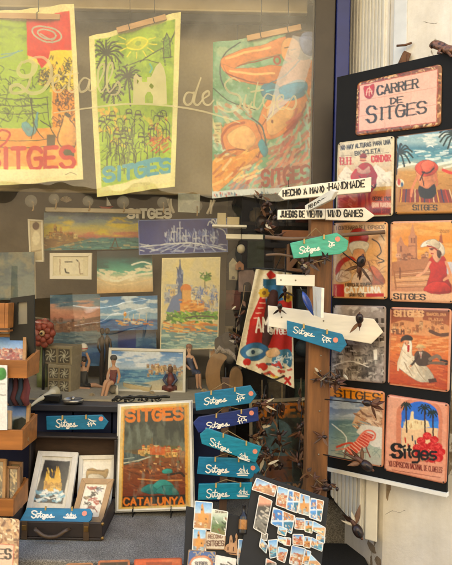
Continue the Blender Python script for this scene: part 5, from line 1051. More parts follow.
garland('leaf garland falling from the top teal arrow to the navy one', [(262, 396), (258, 412), (262, 428), (255, 444)], -.06, 26, 1, .024, P(262, 380, -.06))
garland('leaf garland hanging down the middle of the dim indoor poster', [(282, 402), (276, 422), (281, 446), (274, 468)], -.03, 26, 2, .024, P(282, 384, -.03))
garland('leaf garland hanging along the left side of the post', [(301, 395), (304, 420), (299, 448), (303, 476)], -.06, 28, 3, .024, P(301, 378, -.06))
garland('leaf garland low beside the turquoise arrows', [(262, 446), (270, 462), (263, 478), (272, 492)], -.09, 24, 4, .024, P(262, 440, -.09))
garland('short garland of dark leaves at the foot of the post', [(310, 474), (322, 484), (334, 490)], -.225, 16, 5, .02)
garland('garland of dark leaves across the post below the lowest teal arrow', [(314, 372), (322, 378), (332, 381), (340, 377)], -.228, 16, 6, .02)
garland('brown leaf garland left of the HECHO and JUEGOS arms', [(264, 198), (271, 212), (266, 226), (276, 238)], .03, 24, 7, .026, P(264, 180, .03))
garland('dark leaf garland between the mint arrow and the blank white arm', [(298, 262), (306, 267), (316, 262), (326, 260)], -.258, 14, 8, .02)
garland('brown leaf garland beside the cloth with red houses', [(243, 300), (238, 320), (236, 340), (240, 352)], -.01, 18, 9, .022, P(245, 285, -.01))

# ================================================================== open suitcase with framed prints on the ledge
M_CASE = mat('suitcase_brown', '261c17', .6, 0, .35, 30, .3); M_CASEIN = mat('suitcase_lining', '3c2b1e', .8, 0, .3, 24, .25, (1, 1, 3)); M_LEATH = mat('worn_leather', '47341f', .5, 0, .35, 60, .3); M_BRASS = mat('dull_brass', '8a6b3a', .35, .8, .2, 60)
SX0, SX1, SY0, SY1, SZ = -.672, -.368, -.282, -.012, .737
case = thing('suitcase', 'open dark brown suitcase on the granite ledge with framed prints inside', 'suitcase', (-.52, -.14, SZ))
b = MB(); b.box(SX0, SX1, SY0, SY1, SZ, SZ + .008, M_CASE); b.box(SX0, SX1, SY0, SY0 + .008, SZ + .008, SZ + .056, M_CASE); b.box(SX0, SX0 + .008, SY0 + .008, SY1, SZ + .008, SZ + .056, M_CASE); b.box(SX1 - .008, SX1, SY0 + .008, SY1, SZ + .008, SZ + .056, M_CASE)
b.build('case_base', case, .003)
b = MB(); b.box(SX0 + .004, SX1 - .004, SY1 + .002, SY1 + .010, SZ + .05, SZ + .258, M_CASEIN); b.box(SX0, SX0 + .008, SY1 - .05, SY1 + .012, SZ + .058, SZ + .258, M_CASE); b.box(SX1 - .008, SX1, SY1 - .05, SY1 + .012, SZ + .058, SZ + .258, M_CASE); b.box(SX0, SX1, SY1 - .05, SY1 + .012, SZ + .259, SZ + .267, M_CASE)
b.build('lid', case, .003)
b = MB(); b.tube(cr([(-.576, SY0 - .003, SZ + .036), (-.568, SY0 - .022, SZ + .038), (-.54, SY0 - .026, SZ + .022), (-.505, SY0 - .026, SZ + .022), (-.478, SY0 - .022, SZ + .038), (-.470, SY0 - .003, SZ + .036)], 5), .006, M_LEATH, 8, True, .6); b.build('handle', case)
for x in (-.61, -.418):
    b = MB(); b.box(x - .009, x + .009, SY0 - .003, SY0 - .0005, SZ + .001, SZ + .058, M_LEATH); o = b.build('strap', case, .001)
    b = MB(); b.box(x - .007, x + .007, SY0 - .007, SY0 - .0035, SZ + .03, SZ + .046, M_BRASS); b.build('buckle', o, .001)
for x in (SX0, SX1):
    b = MB(); s_ = -1 if x < -.5 else 1
    for zz in (.052, .0075): b = MB(); b.ell((x, SY0 + .003, SZ + zz), .006, M_BRASS, None, 10, 8); b.build('corner_cap', case)
M_WASH = mat('whitewashed_frame', 'd9d5cb', .6, 0, .12, 50, .3, (1, 1, .3)); M_BEIGE = mat('beige_frame', 'b08f68', .6, 0, .15, 50, .3); M_MATW = 'e4e0d6'
def p_ch(A):
    A.fill('d6d3ca'); A.poly([(45, 460), (70.5, 461.5), (62.5, 504), (33.5, 502)], '2c2c34'); A.cloud('4a4848', 7, .45, .6, .6, 1, 1, A.pmask([(45, 460), (70.5, 461.5), (68, 480), (41, 478)]))
    A.poly([(43, 491), (45, 478), (48, 474), (49, 470), (50, 478), (56, 479), (57, 474), (58.5, 466), (60.5, 474), (61, 480), (61, 492)], 'd9b04a'); A.rect(45, 479, 61, 491, 'd9ac44'); A.dabs(26, (44, 470, 61, 492), ['f0d88a', 'a87c2c', 'e8c664'], 3.5, 1.1, 1.5, .4); A.poly([(45, 491), (45, 480), (47, 472), (48.6, 480), (54, 479), (57, 466), (60, 479), (61.5, 491)], 'dcb454'); A.houses(14, (45, 486, 61, 491), ['e3c070', 'c99a3c'], 'a87c2c', 4., '7a5618'); A.line([(47, 474), (47, 480)], 1.2, 'e6c25a')
    A.dabs(60, (36, 490, 63, 501), ['e3e8e6', '6fa8c0', '3f7a9a', 'f2f2ea', '9cc4d0'], 5, 1.8, 0, .7)
framed('framed_picture', 'white framed print of a golden church against a dark sky in the suitcase', 'picture', quad(lean(50, 452, -.035, 50, 522, -.145), [(38.5, 451), (78.5, 452.6), (69, 523), (24, 521)]), .018, M_WASH, p_ch, A_GLOSS, 'framed prints in the suitcase')
def p_hat(A):
    A.fill('ddd9d0'); A.poly([(84.5, 462), (113, 462), (110, 492), (80, 492)], 'e6e3da'); A.blob([(86, 472), (92, 468), (100, 471), (108, 469), (106, 478), (96, 477), (88, 481)], 'b39a70'); A.blob([(88, 476), (96, 474), (104, 477), (102, 486), (92, 486)], 'd9cdb8'); A.line([(90, 479), (100, 479)], 1, '5a4a3a'); A.line([(88, 470), (104, 471)], 1.6, '8a7048', True); A.ell(96, 482, 1.4, 1, 'b87058')
framed('framed_picture', 'white framed print of a straw hat, at the back right of the suitcase', 'picture', quad(lean(90, 455, -.022, 90, 520, -.085), [(79.5, 455.5), (116.5, 454.8), (109, 520), (76, 520)]), .014, M_WASH, p_hat, A_GLOSS, 'framed prints in the suitcase')
def p_tiles(A):
    A.fill('e6e0d4'); 
    for x, y, c in ((92, 489, '9a3a34'), (95, 494, '2f2a2c'), (93, 499, '9a3a34'), (88, 504, '3a3234'), (98, 503, 'a8483a'), (100, 490, '8f8f9c'), (88, 497, '9c8a70'), (92, 508, '7a2c2c')): A.dabs(7, (x - 3, y - 1.6, x + 3, y + 1.6), [c, '2c2628', c], 3.4, 1.5, .3, .8)
    A.line([(85, 510), (92, 506), (97, 512)], 1.2, '8a3a34', True); A.line([(101, 487), (96, 489)], .9, '3a3234')
framed('framed_picture', 'small beige framed print of red and black sketches in the suitcase', 'picture', quad(lean(90, 478, -.105, 90, 523, -.165), [(82, 478.3), (114, 479), (102.5, 523), (70.5, 522)]), .018, M_BEIGE, p_tiles, A_GLOSS, 'framed prints in the suitcase')

# ------------------------------------------------------------------ SITGES CATALUNYA poster on its wire stand
def p_poster(A):
    A.fill('dcc48a'); A.poly([(123.5, 409), (187.5, 405), (188.5, 505), (121.2, 508)], 'd9a955'); A.poly([(125, 411), (184, 407.5), (185.5, 504), (122.5, 507)], '3a3f38')
    A.grad([(407, '4a4f48'), (430, '3f4a48'), (448, '5a6058'), (452, '6a5c40'), (458, '8a5a34'), (475, '86502f'), (496, '7f3f24'), (506, '3a2a1e')], A.pmask([(125, 411), (184, 407.5), (185.3, 495), (122.7, 497.5)]))
    A.cloud('6d7468', 9, .48, .65, .7, 1, .6, A.pmask([(125, 411), (184, 408), (184, 448), (124, 450)])); A.poly([(140, 456), (143, 450), (152, 447), (166, 445), (184, 447), (184, 457)], '6a6a48'); A.houses(40, (140, 450, 184, 458), ['c99a5a', 'dcb878', 'b57a44', 'd9a868', 'e0c890'], 'b5502c', 5.); A.rect(150, 447, 165, 455, 'c4683a', .8); A.line([(152, 438), (152, 448)], .8, '8a7a58')
    A.poly([(124, 452), (140, 455), (148, 458), (136, 463), (123.5, 465)], '4f5f60'); A.line([(124, 463), (138, 460.5), (150, 457)], 1.1, 'c9c4ac', True); A.line([(124, 459), (134, 457.5)], .8, 'a8b0a4')
    A.dabs(150, (124, 462, 184, 494), ['96583a', '70442e', 'a56c48', '5c3a2a', '84503a'], 7, 1.3, .1, .4, .6); A.dabs(34, (140, 456, 184, 474), ['4a3020', 'd9a06a', 'e0c090', '6a7a58'], 1.8, 1.1, 1., 1)
    A.line([(138, 479), (160, 480.5), (182, 480)], 1.1, 'cf9a60', True); A.blob([(141, 491), (145, 486), (152, 484), (158, 488), (160, 493), (150, 494)], '2f7f7c'); A.blob([(153, 485), (160, 480), (168, 481), (174, 487), (166, 490), (157, 489)], '43948c'); A.blob([(156, 492), (162, 486), (172, 486), (179, 494), (168, 495)], '34837e'); A.line([(162, 486), (166, 495)], .9, '1f5f60'); A.line([(152, 484), (150, 494)], .8, '1f5f60')
    A.blob([(162, 471), (167, 468.5), (172, 470), (172, 473), (164, 473.5)], '3f9a90'); A.line([(168, 475), (180, 473), (184, 476)], 2.2, '3a261a', True)
    A.poly([(122.7, 496.5), (185.3, 494.5), (185.5, 504), (122.5, 507)], '2f2c28'); A.text('SITGES', 126.5, 410.5, 182.5, 421, 'd98a3c', 3., -.035); A.text('CATALUNYA', 124, 498.4, 184, 505.2, 'dc8a3c', 1.7, -.02)
    A.cloud('9aa59a', 7, .55, .75, .35, 1.6, .5)
pp = lean(150, 402, -.035, 150, 510, -.075)
t = thing('poster', 'SITGES CATALUNYA poster of teal beach umbrellas in a pale yellow mount', 'poster', pl.hit(150, 510) if False else pp.hit(155, 510))
c = quad(pp, [(119.5, 405), (191, 401), (193.6, 508.5), (116.2, 511.3)])
b = MB(); b.slab(c, pp.n, .006, mat('white_backing', 'e6e2d8', .5)); b.build('backing', t, .001)
c2 = quad(pp, [(121.2, 406.6), (188.8, 402.8), (190.6, 506.6), (118.4, 509.4)], .0012)
art_panel('print', c2, p_poster, A_GLOSS, mat('poster_edge', 'd8c48c', .6), .001, parent=t, cpp=1.9, gam=1.3)
b = MB(); c3 = quad(pp, [(117.8, 404), (192.6, 399.9), (195, 510), (114.9, 512.6)], -.010); b.slab(c3, pp.n, .003, mat('clear_sleeve', 'c9cac4', .25, 0, .05, 10, 0, None, .4)); b.build('sleeve', t)
b = MB()
for x in (133, 171): q = pp.hit(x, 509.5, .003); b.tube([q + V((0, 0, .012)), q, q + V((0, -.012, -.004)), q + V((0, -.014, .006))], .0014, M_BLACK, 6); b.tube([q, V((q.x, q.y - .005, .737)), V((q.x, .03, .737))], .0014, M_BLACK, 6)
b.build('wire_stand', t)
# wrought iron scroll above it
b = MB(); pl0 = PY(.02)
for k in range(2):
    b.tube([pl0.hit(x, y) for x, y in cr([(112, 401 - k), (118, 397 + k), (128, 399 - 2 * k), (140, 396 + k), (152, 398 - k), (164, 396 + k), (170, 397)], 6)], .0035, M_BLACK, 8)
for x in (118, 131, 145, 158): b.tube([pl0.hit(x + 3.2 * math.cos(a), 398.5 + 2.6 * math.sin(a)) for a in np.linspace(0, 5.6, 14)], .0022, M_BLACK, 6)
rn = random.Random(3)
for i in range(16):
    q = pl0.hit(rn.uniform(113, 168), rn.uniform(396, 401)); b.ell(q, (.006, .003, .004), M_BLACK, Matrix.Rotation(rn.uniform(0, 3), 3, 'Y'), 8, 6)
tag(b.build('iron_scroll'), 'black wrought iron scroll running above the beach umbrella poster', 'ornament')
# second poster indoors behind the spinners
def p_poster2(A):
    A.fill('3a3830'); A.rect(252, 404, 308, 420, '2c2a24'); A.text('SITGES', 254, 405, 306, 417, 'd98a34', 3.2, -.02); A.blob([(258, 480), (258, 440), (272, 420), (288, 424), (292, 440), (290, 486)], '6f8a90'); A.rect(266, 456, 292, 482, '8f5a2c'); A.line([(266, 468), (292, 468)], 1.6, '5a3418'); A.cloud('4f5a50', 8, .45, .65, .7); A.text('CATALUNYA', 253, 485, 306, 491, 'c9a070', 1.6, -.02); A.dabs(60, (252, 425, 306, 482), ['5a6058', '8a6a44', '2c2a24'], 7, 1.4, .6, .9, .5)
framed('framed_poster', 'dim SITGES poster in a pale frame behind the spinners', 'poster', quad(PY(.19), [(249, 400), (311, 397), (312, 493), (250, 496)]), .012, mat('pale_thin_frame', 'a8977a', .6), p_poster2, A_GLOSS, None, .012)
# signs leaning on the front of the ledge
def p_front(A):
    A.fill('c9663f'); A.cloud('d98258', 10, .45, .65, .8); A.rect(146, 562, 172, 565, '7a3420', .6); A.border(1.4, 'a84c2c')
for lab, px, pf, e in (('orange tin sign standing at the front of the ledge below the umbrella poster', [(134, 559), (182, 557.5), (183, 634), (133, 634)], p_front, 'a85a3c'),
        ('dark rimmed tin sign just left of the orange one at the ledge foot', [(98, 560.5), (130, 559.5), (129, 630), (97, 630)], lambda A: (A.fill('3a2a22'), A.border(2.2, 'b5724c'), A.cloud('6a4a38', 6, .5, .6, .5)), 'b5724c'),
        ('brown edged tin sign beneath the suitcase corner', [(66, 563.5), (93, 562.5), (92, 632), (65, 632)], lambda A: (A.fill('5a3a28'), A.border(1.6, 'a87a58')), 'a87a58')):
    c = quad(lean(100, 558, -.435, 100, 630, -.50), px); o = art_panel('tin_sign', c, pf, A_TIN, mat('tin_edge_' + e, e, .35, .1, .2, 60), .004, .006, cpp=1.8); tag(o, lab, 'tin sign', 'tin signs at the foot of the ledge')
def p_S(A):
    A.fill('b59470'); A.dabs(500, (-45, 515, 20, 582), ['d9c09a', '8a5a3c', 'e3d2b0', 'c9a578', '6f4a34'], 3.4, 1.9, 0, 3.1, .9); A.poly([(-40, 541), (14, 545), (12.5, 574), (-40, 572)], 'dfbca0'); A.line([(-40, 541), (14, 545), (12.5, 574)], .9, 'b9654a'); A.text('SITGES', -26, 548.5, 10.8, 558, '1f1814', 1.8, .02, True)
c = quad(lean(0, 516, -.425, 0, 580, -.50), [(-45, 514), (19.5, 519), (17.5, 582), (-45, 580)])
tag(art_panel('tin_sign', c, p_S, A_TIN, MATS['tin_edge_b98a68'], .006, .008, cpp=1.8), 'mottled cream street sign at the bottom left corner, showing its last S', 'tin sign')

# ------------------------------------------------------------------ wooden tray rack on the left
M_TRAY = wood('honey_wood', 'a0642c', 'x', .5, .45, 8); M_FRW = wood('light_frame_wood', 'a87c48', 'x', .5, .2, 20)
rack = thing('tray_rack', 'honey coloured wooden rack of open trays holding framed views', 'rack', (-.80, -.2, .735))
def up(x, y0, y1, z0, z1, n_='upright'):
    b = MB(); b.box(x, x + .022, y0, y1, z0, z1, M_TRAY); b.build(n_, rack, .002)
up(-1.12, -.26, -.235, .737, 1.6); up(-.87, -.12, -.095, .737, 1.6); up(-1.12, -.12, -.095, .737, 1.6)
def tray(yf, yb, xr, py0, py1, yfront, rise):
    d = yfront + 2.2; z0 = P(5, py1, yfront).z; z1 = P(5, py0, yfront).z
    b = MB(); b.box(-1.1, xr, yfront, yfront + .011, z0, z1, M_TRAY); b.build('tray_front', rack, .0015)
    b = MB(); q = [V((xr - .011, yfront + .0115, z0)), V((xr - .011, yfront + .0115, z1)), V((xr - .011, yb, z1 + rise)), V((xr - .011, yb, z0))]
    b.hexa(q + [p + V((.011, 0, 0)) for p in q], M_TRAY); b.build('tray_end', rack, .0015)
    b = MB(); b.box(-1.1, xr - .012, yfront + .012, yb, z0, z0 + .009, M_TRAY); b.box(-1.1, xr - .012, yb + .0005, yb + .009, z0, z1 + rise, M_TRAY); b.build('tray_base', rack)
    return z0 + .009
Z1 = tray(0, -.125, -.622, 360, 378, -.255, .02); Z2 = tray(0, -.115, -.628, 430, 450, -.265, .02); Z3 = tray(0, -.12, -.652, 499, 516.5, -.265, .02)
up(-.70, -.085, -.06, Z1 + .06, Z1 + .22, 'upright')
b = MB(); q0 = P(9.5, 303, -.20); b.box(-1.1, q0.x, -.21, -.12, P(5, 332, -.2).z, P(5, 334, -.2).z + .012, M_TRAY); b.box(q0.x - .011, q0.x, -.21, -.12, P(5, 332, -.2).z + .0125, P(5, 303, -.2).z, M_TRAY); b.box(-1.1, q0.x - .0115, -.21, -.20, P(5, 332, -.2).z + .0125, P(5, 303, -.2).z, M_TRAY); b.build('upper_tray', rack, .0015)
def p_roofs(A): A.grad([(338, '6f94c4'), (348, 'a8bcd0'), (350, 'c9a88a'), (362, '8a5a3c')]); A.houses(70, (A.x0, 351, A.x1, 364), ['c98a60', 'e0b48a', 'a86f4c', 'e8d2b0'], 'a8583a', 3.4)
def p_cliff(A): A.grad([(405, '3f5f94'), (415, '8296b4'), (419, 'a8a898'), (421, '4a5a50'), (432, '6a6a58')]); A.poly([(12, 432), (14, 420), (22, 417), (28, 421), (29, 432)], '3a3a28')
def p_grey(A): A.grad([(415, '9aa4ac'), (424, 'b4bcc0'), (427, '7f8a8f'), (432, '8f9a9a')]); A.dabs(16, (A.x0, 423, A.x1, 428), ['5a5f60', 'd2d2c8'], 3, 1., 1.4, .4)
def p_old(A): A.grad([(460, '9c8f74'), (490, '6a5a40'), (500, '4a3c2a')]); A.dabs(50, (A.x0, 468, A.x1, 500), ['c9b48a', '4a3a28', '8f7a54'], 5, 1.5, 1.3, .6)
FG = 'framed views in the wooden trays'
framed('framed_picture', 'wood framed view of reddish town roofs in the upper visible tray', 'picture', quad(lean(10, 335, -.15, 10, 366, -.215), [(-14, 334), (26.8, 335), (26, 368), (-14, 368)]), .011, M_FRW, p_roofs, A_GLOSS, FG)
framed('framed_picture', 'wood framed photo of a dark cliff under blue sky in the middle tray', 'picture', quad(lean(10, 403, -.15, 10, 440, -.21), [(-12, 402), (30.5, 403), (28.5, 441), (-12, 441)]), .011, M_FRW, p_cliff, A_GLOSS, FG)
framed('framed_picture', 'smaller light framed grey photo in front of the cliff view', 'picture', quad(lean(10, 410, -.215, 10, 440, -.24), [(-12, 410), (11.5, 410.5), (11, 441), (-12, 441)]), .010, mat('pale_wood', 'cfa878', .5), p_grey, A_GLOSS, FG)
framed('framed_picture', 'tall wooden frame at the left edge of the lowest tray', 'picture', quad(lean(5, 458, -.16, 5, 508, -.215), [(-14, 458), (6.5, 459), (5.5, 508), (-14, 508)]), .010, M_FRW, p_old, A_GLOSS, FG)
framed('framed_picture', 'brown framed old view standing in the lowest tray', 'picture', quad(lean(15, 469, -.16, 15, 508, -.205), [(6.8, 466), (20.5, 466.5), (20, 508), (6.8, 508)]), .009, wood('mid_frame_wood', '7f5a34', 'z', .5), p_old, A_GLOSS, FG)
framed('framed_picture', 'brown frame leaning farthest back in the lowest tray', 'picture', quad(lean(15, 464, -.135, 15, 508, -.155), [(9, 461), (22.5, 462), (22, 508), (9, 508)]), .009, MATS['mid_frame_wood'], p_old, A_GLOSS, FG)
# black frame at the back of the upper tray
c = quad(lean(22, 295, -.155, 22, 366, -.165), [(10.5, 298), (33.5, 295), (34.5, 366), (9.5, 366)])
t = thing('photo_stand', 'empty black photo stand at the back of the upper tray', 'photo stand', (c[2] + c[3]) / 2)
i0 = [V(p) for p in inset(c, .27, .085)]; tl, tr, br, bl = c; lo = lambda v: (tl * (1 - v) + bl * v, tr * (1 - v) + br * v)
n_ = V((0, -1, 0)); b = MB(); h0, h1 = lo(.08); h2, h3 = lo(.40)
mk = lambda p0, p1, f: p0.lerp(p1, f)
b.slab([tl, tr, h1, h0], n_, .016, M_BLACK); b.slab([h0, mk(h0, h1, .3), mk(h2, h3, .3), h2], n_, .016, M_BLACK); b.slab([mk(h0, h1, .72), h1, h3, mk(h2, h3, .72)], n_, .016, M_BLACK); b.slab([h2, h3, br, bl], n_, .016, M_BLACK)
b.build('surround', t); b = MB(); q = [mk(h0, h1, .3), mk(h0, h1, .72), mk(h2, h3, .72), mk(h2, h3, .3)]; b.slab([p + V((0, .012, 0)) for p in q], n_, .003, mat('grey_pane', '8d8878', .3)); b.build('pane', t)
# white leaflet clipped to the front of the tray
def p_leaf(A): A.fill('ece9e2'); A.blob([(-4, 370), (4, 368), (6.4, 376), (2, 380), (-4, 378)], '5f9a58'); A.line([(-2, 395), (6, 395)], .8, '9a9a94'); A.line([(0, 384), (5, 384)], .8, 'a8a8a0')
b0 = quad(PY(-.272), [(-16, 364), (7.2, 365.5), (7.2, 430), (-16, 430)]); tag(art_panel('leaflet', b0, p_leaf, A_PAPER, MATS['white_backing'], .002), 'white leaflet with a green corner hung on the tray front', 'leaflet', None)
# dark striped cloth bags hanging under the upper tray
for k, (x, cl) in enumerate(((11, '3a3f4f'), (16, '52292a'), (21, '2c3844'), (26, '6a3230'))):
    b = MB(); q = P(x, 379, -.17); mS = mat('striped_cloth_' + cl, cl, .9, 0, .5, 40, .3, (1, 1, .15))
    b.tube([q + V((0, .008, .01)), q, q + V((.004, 0, -.03)), q + V((-.002, -.004, -.06)), q + V((.006, 0, -.086))], [.004, .008, .013, .016, .009], mS, 10, True, .7)
    tag(b.build('cloth_pendant'), ['slate cloth pendant hanging first under the upper tray', 'dull red cloth pendant beside the slate one', 'dark blue grey cloth pendant between two red ones', 'brick red cloth pendant nearest the window glass'][k], 'pendant', 'cloth pendants under the upper tray')

# ================================================================== magnet boards in front of the ledge
M_MB = mat('black_magnet_board', '121213', .7, 0, .25, 20, .1)
def mboard(label, pl, px, legs):
    c = quad(pl, px); t = thing('magnet_board', label, 'magnet board', (c[2] + c[3]) / 2)
    b = MB(); b.slab(c, pl.n, .010, M_MB); b.build('panel', t, .002)
    for f in (.12, .88):
        a = c[3].lerp(c[2], f) - pl.n * .012; b = MB(); b.tube([c[0].lerp(c[1], f) - pl.n * .018, a + V((0, -.0, 0)) , V((a.x, a.y - .02, 0.002))], .009, M_BLACK, 8); b.build('leg', t)
    return t
mL = lean(220, 508, -.47, 220, 640, -.58); mR = lean(290, 480, -.46, 290, 600, -.56)
mboard('black magnet board on the left, hung with tiles, a bottle and a wooden church', mL, [(186, 506), (256, 519), (252, 650), (180, 650)], 1)
mboard('black magnet board on the right, tilted, covered with small postcards', mR, [(254, 473), (329, 498), (317, 606), (234, 592)], 1)
def m_paint(kind, seed):
    def f(A):
        rs = np.random.RandomState(seed); x0, x1, y0, y1 = A.x0, A.x1, A.y0, A.y1; H = y1 - y0; W_ = x1 - x0; yy = lambda k: y0 + H * k; xx = lambda k: x0 + W_ * k
        sky = ['3f86bf', '5a9acb', '2f6fae', '7ab0d0'][seed % 4]
        if kind in ('town', 'church', 'sea', 'beach'):
            A.grad([(y0, sky), (yy(.4), 'b8d0dc'), (yy(.45), 'c9a078'), (y1, {'town': '8a5a44', 'church': 'b98a5c', 'sea': '2f7f9a', 'beach': 'd9b98a'}[kind])])
            if kind == 'town': A.houses(34, (x0, yy(.45), x1, yy(.97)), ['d98a5c', 'e8d8bc', 'c9784f', 'e3b48a', 'dfe0da'], 'a8482c', 2.8)
            if kind == 'church': A.poly([(xx(.25), yy(.75)), (xx(.25), yy(.45)), (xx(.38), yy(.45)), (xx(.4), yy(.15)), (xx(.5), yy(.08)), (xx(.58), yy(.45)), (xx(.78), yy(.5)), (xx(.78), yy(.78))], 'd09a5a'); A.ell(xx(.44), yy(.3), .8, 1.2, '5a3a24'); A.ell(xx(.65), yy(.62), .7, 1., '5a3a24'); A.houses(12, (x0, yy(.75), x1, yy(.98)), [['e6c890', 'c9905a', 'e8ddc8'], ['d9dfe0', '8fa8b8', 'b5c4c0'], ['6f8a5a', 'a8b078', 'e0d8c0']][seed % 3], ['a8583a', '4a6a7a', '5a6a3a'][seed % 3], 2.6)
            if kind == 'sea': A.dabs(30, (x0, yy(.5), x1, y1), ['5aa8bc', '1f6a8a', '8fc4cc'], 4, 1, 0, .3); A.dabs(16, (x0, yy(.36), xx(.6), yy(.55)), ['e0c8a0', 'b9845a'], 2.4, 1.2, 1.3, .4)
            if kind == 'beach': A.dabs(30, (x0, yy(.55), x1, y1), ['e3cba0', '3f94ae', 'c9a478', 'f0e4cc'], 4, 1.3, .4, .5)
        elif kind == 'multi':
            A.fill('d9dfe2'); k = 0
            for i in range(2):
                for j in range(2):
                    A.rect(xx(.07 + .46 * i), yy(.1 + .44 * j) , xx(.07 + .46 * i + .4), yy(.1 + .44 * j + .38), ['3f86bf', '5a9acb', 'b9845a', '2f7f9a'][k]); A.dabs(14, (xx(.08 + .46 * i), yy(.24 + .44 * j), xx(.44 + .46 * i), yy(.46 + .44 * j)), ['d9b48a', 'a8683f', 'e8dcc8', '5a8aa8'], 2.2, 1, 1.2, .7); k += 1
        elif kind == 'sitges':
            A.fill('cdbfa8'); A.text('RECORD', xx(.14), yy(.2), xx(.84), yy(.38), '7a5a48', .9); A.text('SITGES', xx(.08), yy(.52), xx(.9), yy(.78), '6a4436', 1.2)
        elif kind == 'tile':
            A.fill('4f6f9c'); A.scrib(30, (x0, y0, x1, y1), 'c9b08a', .9, 4); A.blob([(xx(.1), yy(.5)), (xx(.3), yy(.25)), (xx(.7), yy(.25)), (xx(.9), yy(.5)), (xx(.75), yy(.8)), (xx(.25), yy(.8))], 'c98a6a'); A.blob([(xx(.16), yy(.52)), (xx(.33), yy(.32)), (xx(.67), yy(.32)), (xx(.84), yy(.52)), (xx(.7), yy(.74)), (xx(.3), yy(.74))], 'e3dac8'); A.text('SITGES', xx(.3), yy(.46), xx(.7), yy(.58), '4a4a58', .9)
        elif kind == 'horse':
            A.fill('e0dbd0'); A.dabs(14, (xx(.15), yy(.35), xx(.85), yy(.8)), ['2a2624', '3a3230'], 4, 1.8, .8, .9)
        elif kind == 'green':
            A.grad([(y0, 'dcd6c4'), (yy(.3), 'b9c4b0'), (yy(.6), '5f7a54'), (y1, '8a7a4a')]); A.text('SITGES', xx(.3), yy(.05), xx(.9), yy(.15), '6a5a48', .8); A.dabs(26, (x0, yy(.35), x1, yy(.85)), ['2f4a34', 'e3e0d0', '6f8a5a', '8a5a3c'], 3, 1.3, .8, .7)
        elif kind == 'grey':
            A.grad([(y0, 'd99a80'), (yy(.2), 'e0a68c'), (yy(.3), '3f3f40'), (yy(.5), '5a5a5c'), (yy(.62), '8a8880'), (y1, '6a6458')]); A.dabs(40, (x0, yy(.3), x1, y1), ['2c2c2e', '9a958a', 'c9c0b0', '55524c'], 4, 1.6, .5, .6)
        A.border(.9, {'tile': '8f7a5f', 'sitges': '9a7a5a'}.get(kind, 'e2ded4')); A.var(.12, 4)
    return f
def magnet(label, pl, px, kind, seed, rot=False):
    mx_ = sum(p[0] for p in px) / 4; my_ = sum(p[1] for p in px) / 4; rj = random.Random(label); an = rj.uniform(-.05, .05); k_ = 1.13
    px = [(mx_ + k_ * ((x - mx_) * math.cos(an) - (y - my_) * math.sin(an)), my_ + k_ * ((x - mx_) * math.sin(an) + (y - my_) * math.cos(an))) for x, y in px]
    c = quad(pl, px, .0052 + rj.uniform(0, .004)); o = art_panel('magnet', c, m_paint(kind, seed), A_GLOSS, mat('magnet_edge', 'c9c2b4', .4), .0045, .003, cpp=2.1); return tag(o, label, 'magnet', 'souvenir magnets on the black boards')
for lab, px, k in (
    ('white bordered magnet of an orange church below blue sky, top left', [(195.5, 502.5), (211.5, 503.5), (211, 528), (194.5, 527)], 'church'),
    ('rounded green landscape magnet right of the white bordered church', [(213, 510), (227.5, 513), (224.5, 535), (211, 531)], 'green'),
    ('tan church magnet beside the lettered SITGES plaque', [(194, 529.5), (206, 531), (205, 551), (192.5, 549)], 'church'),
    ('cream lettered magnet plaque ending in the word SITGES', [(207, 532), (225, 534), (223.5, 549), (206.5, 548)], 'sitges'),
    ('ornate blue tile magnet with a cream centre', [(190, 551), (214.5, 553), (213.5, 575), (188, 573)], 'tile'),
    ('white magnet with dark horses at the bottom of the left board', [(217, 556), (235.5, 560), (233, 578), (215, 575)], 'horse'),
    ('large white town and blue sea magnet at the right of the left board', [(240, 540), (260.5, 543), (258, 566), (238, 563)], 'sea')):
    magnet(lab, mL, px, k, int(px[0][0] * 3 + px[0][1]))
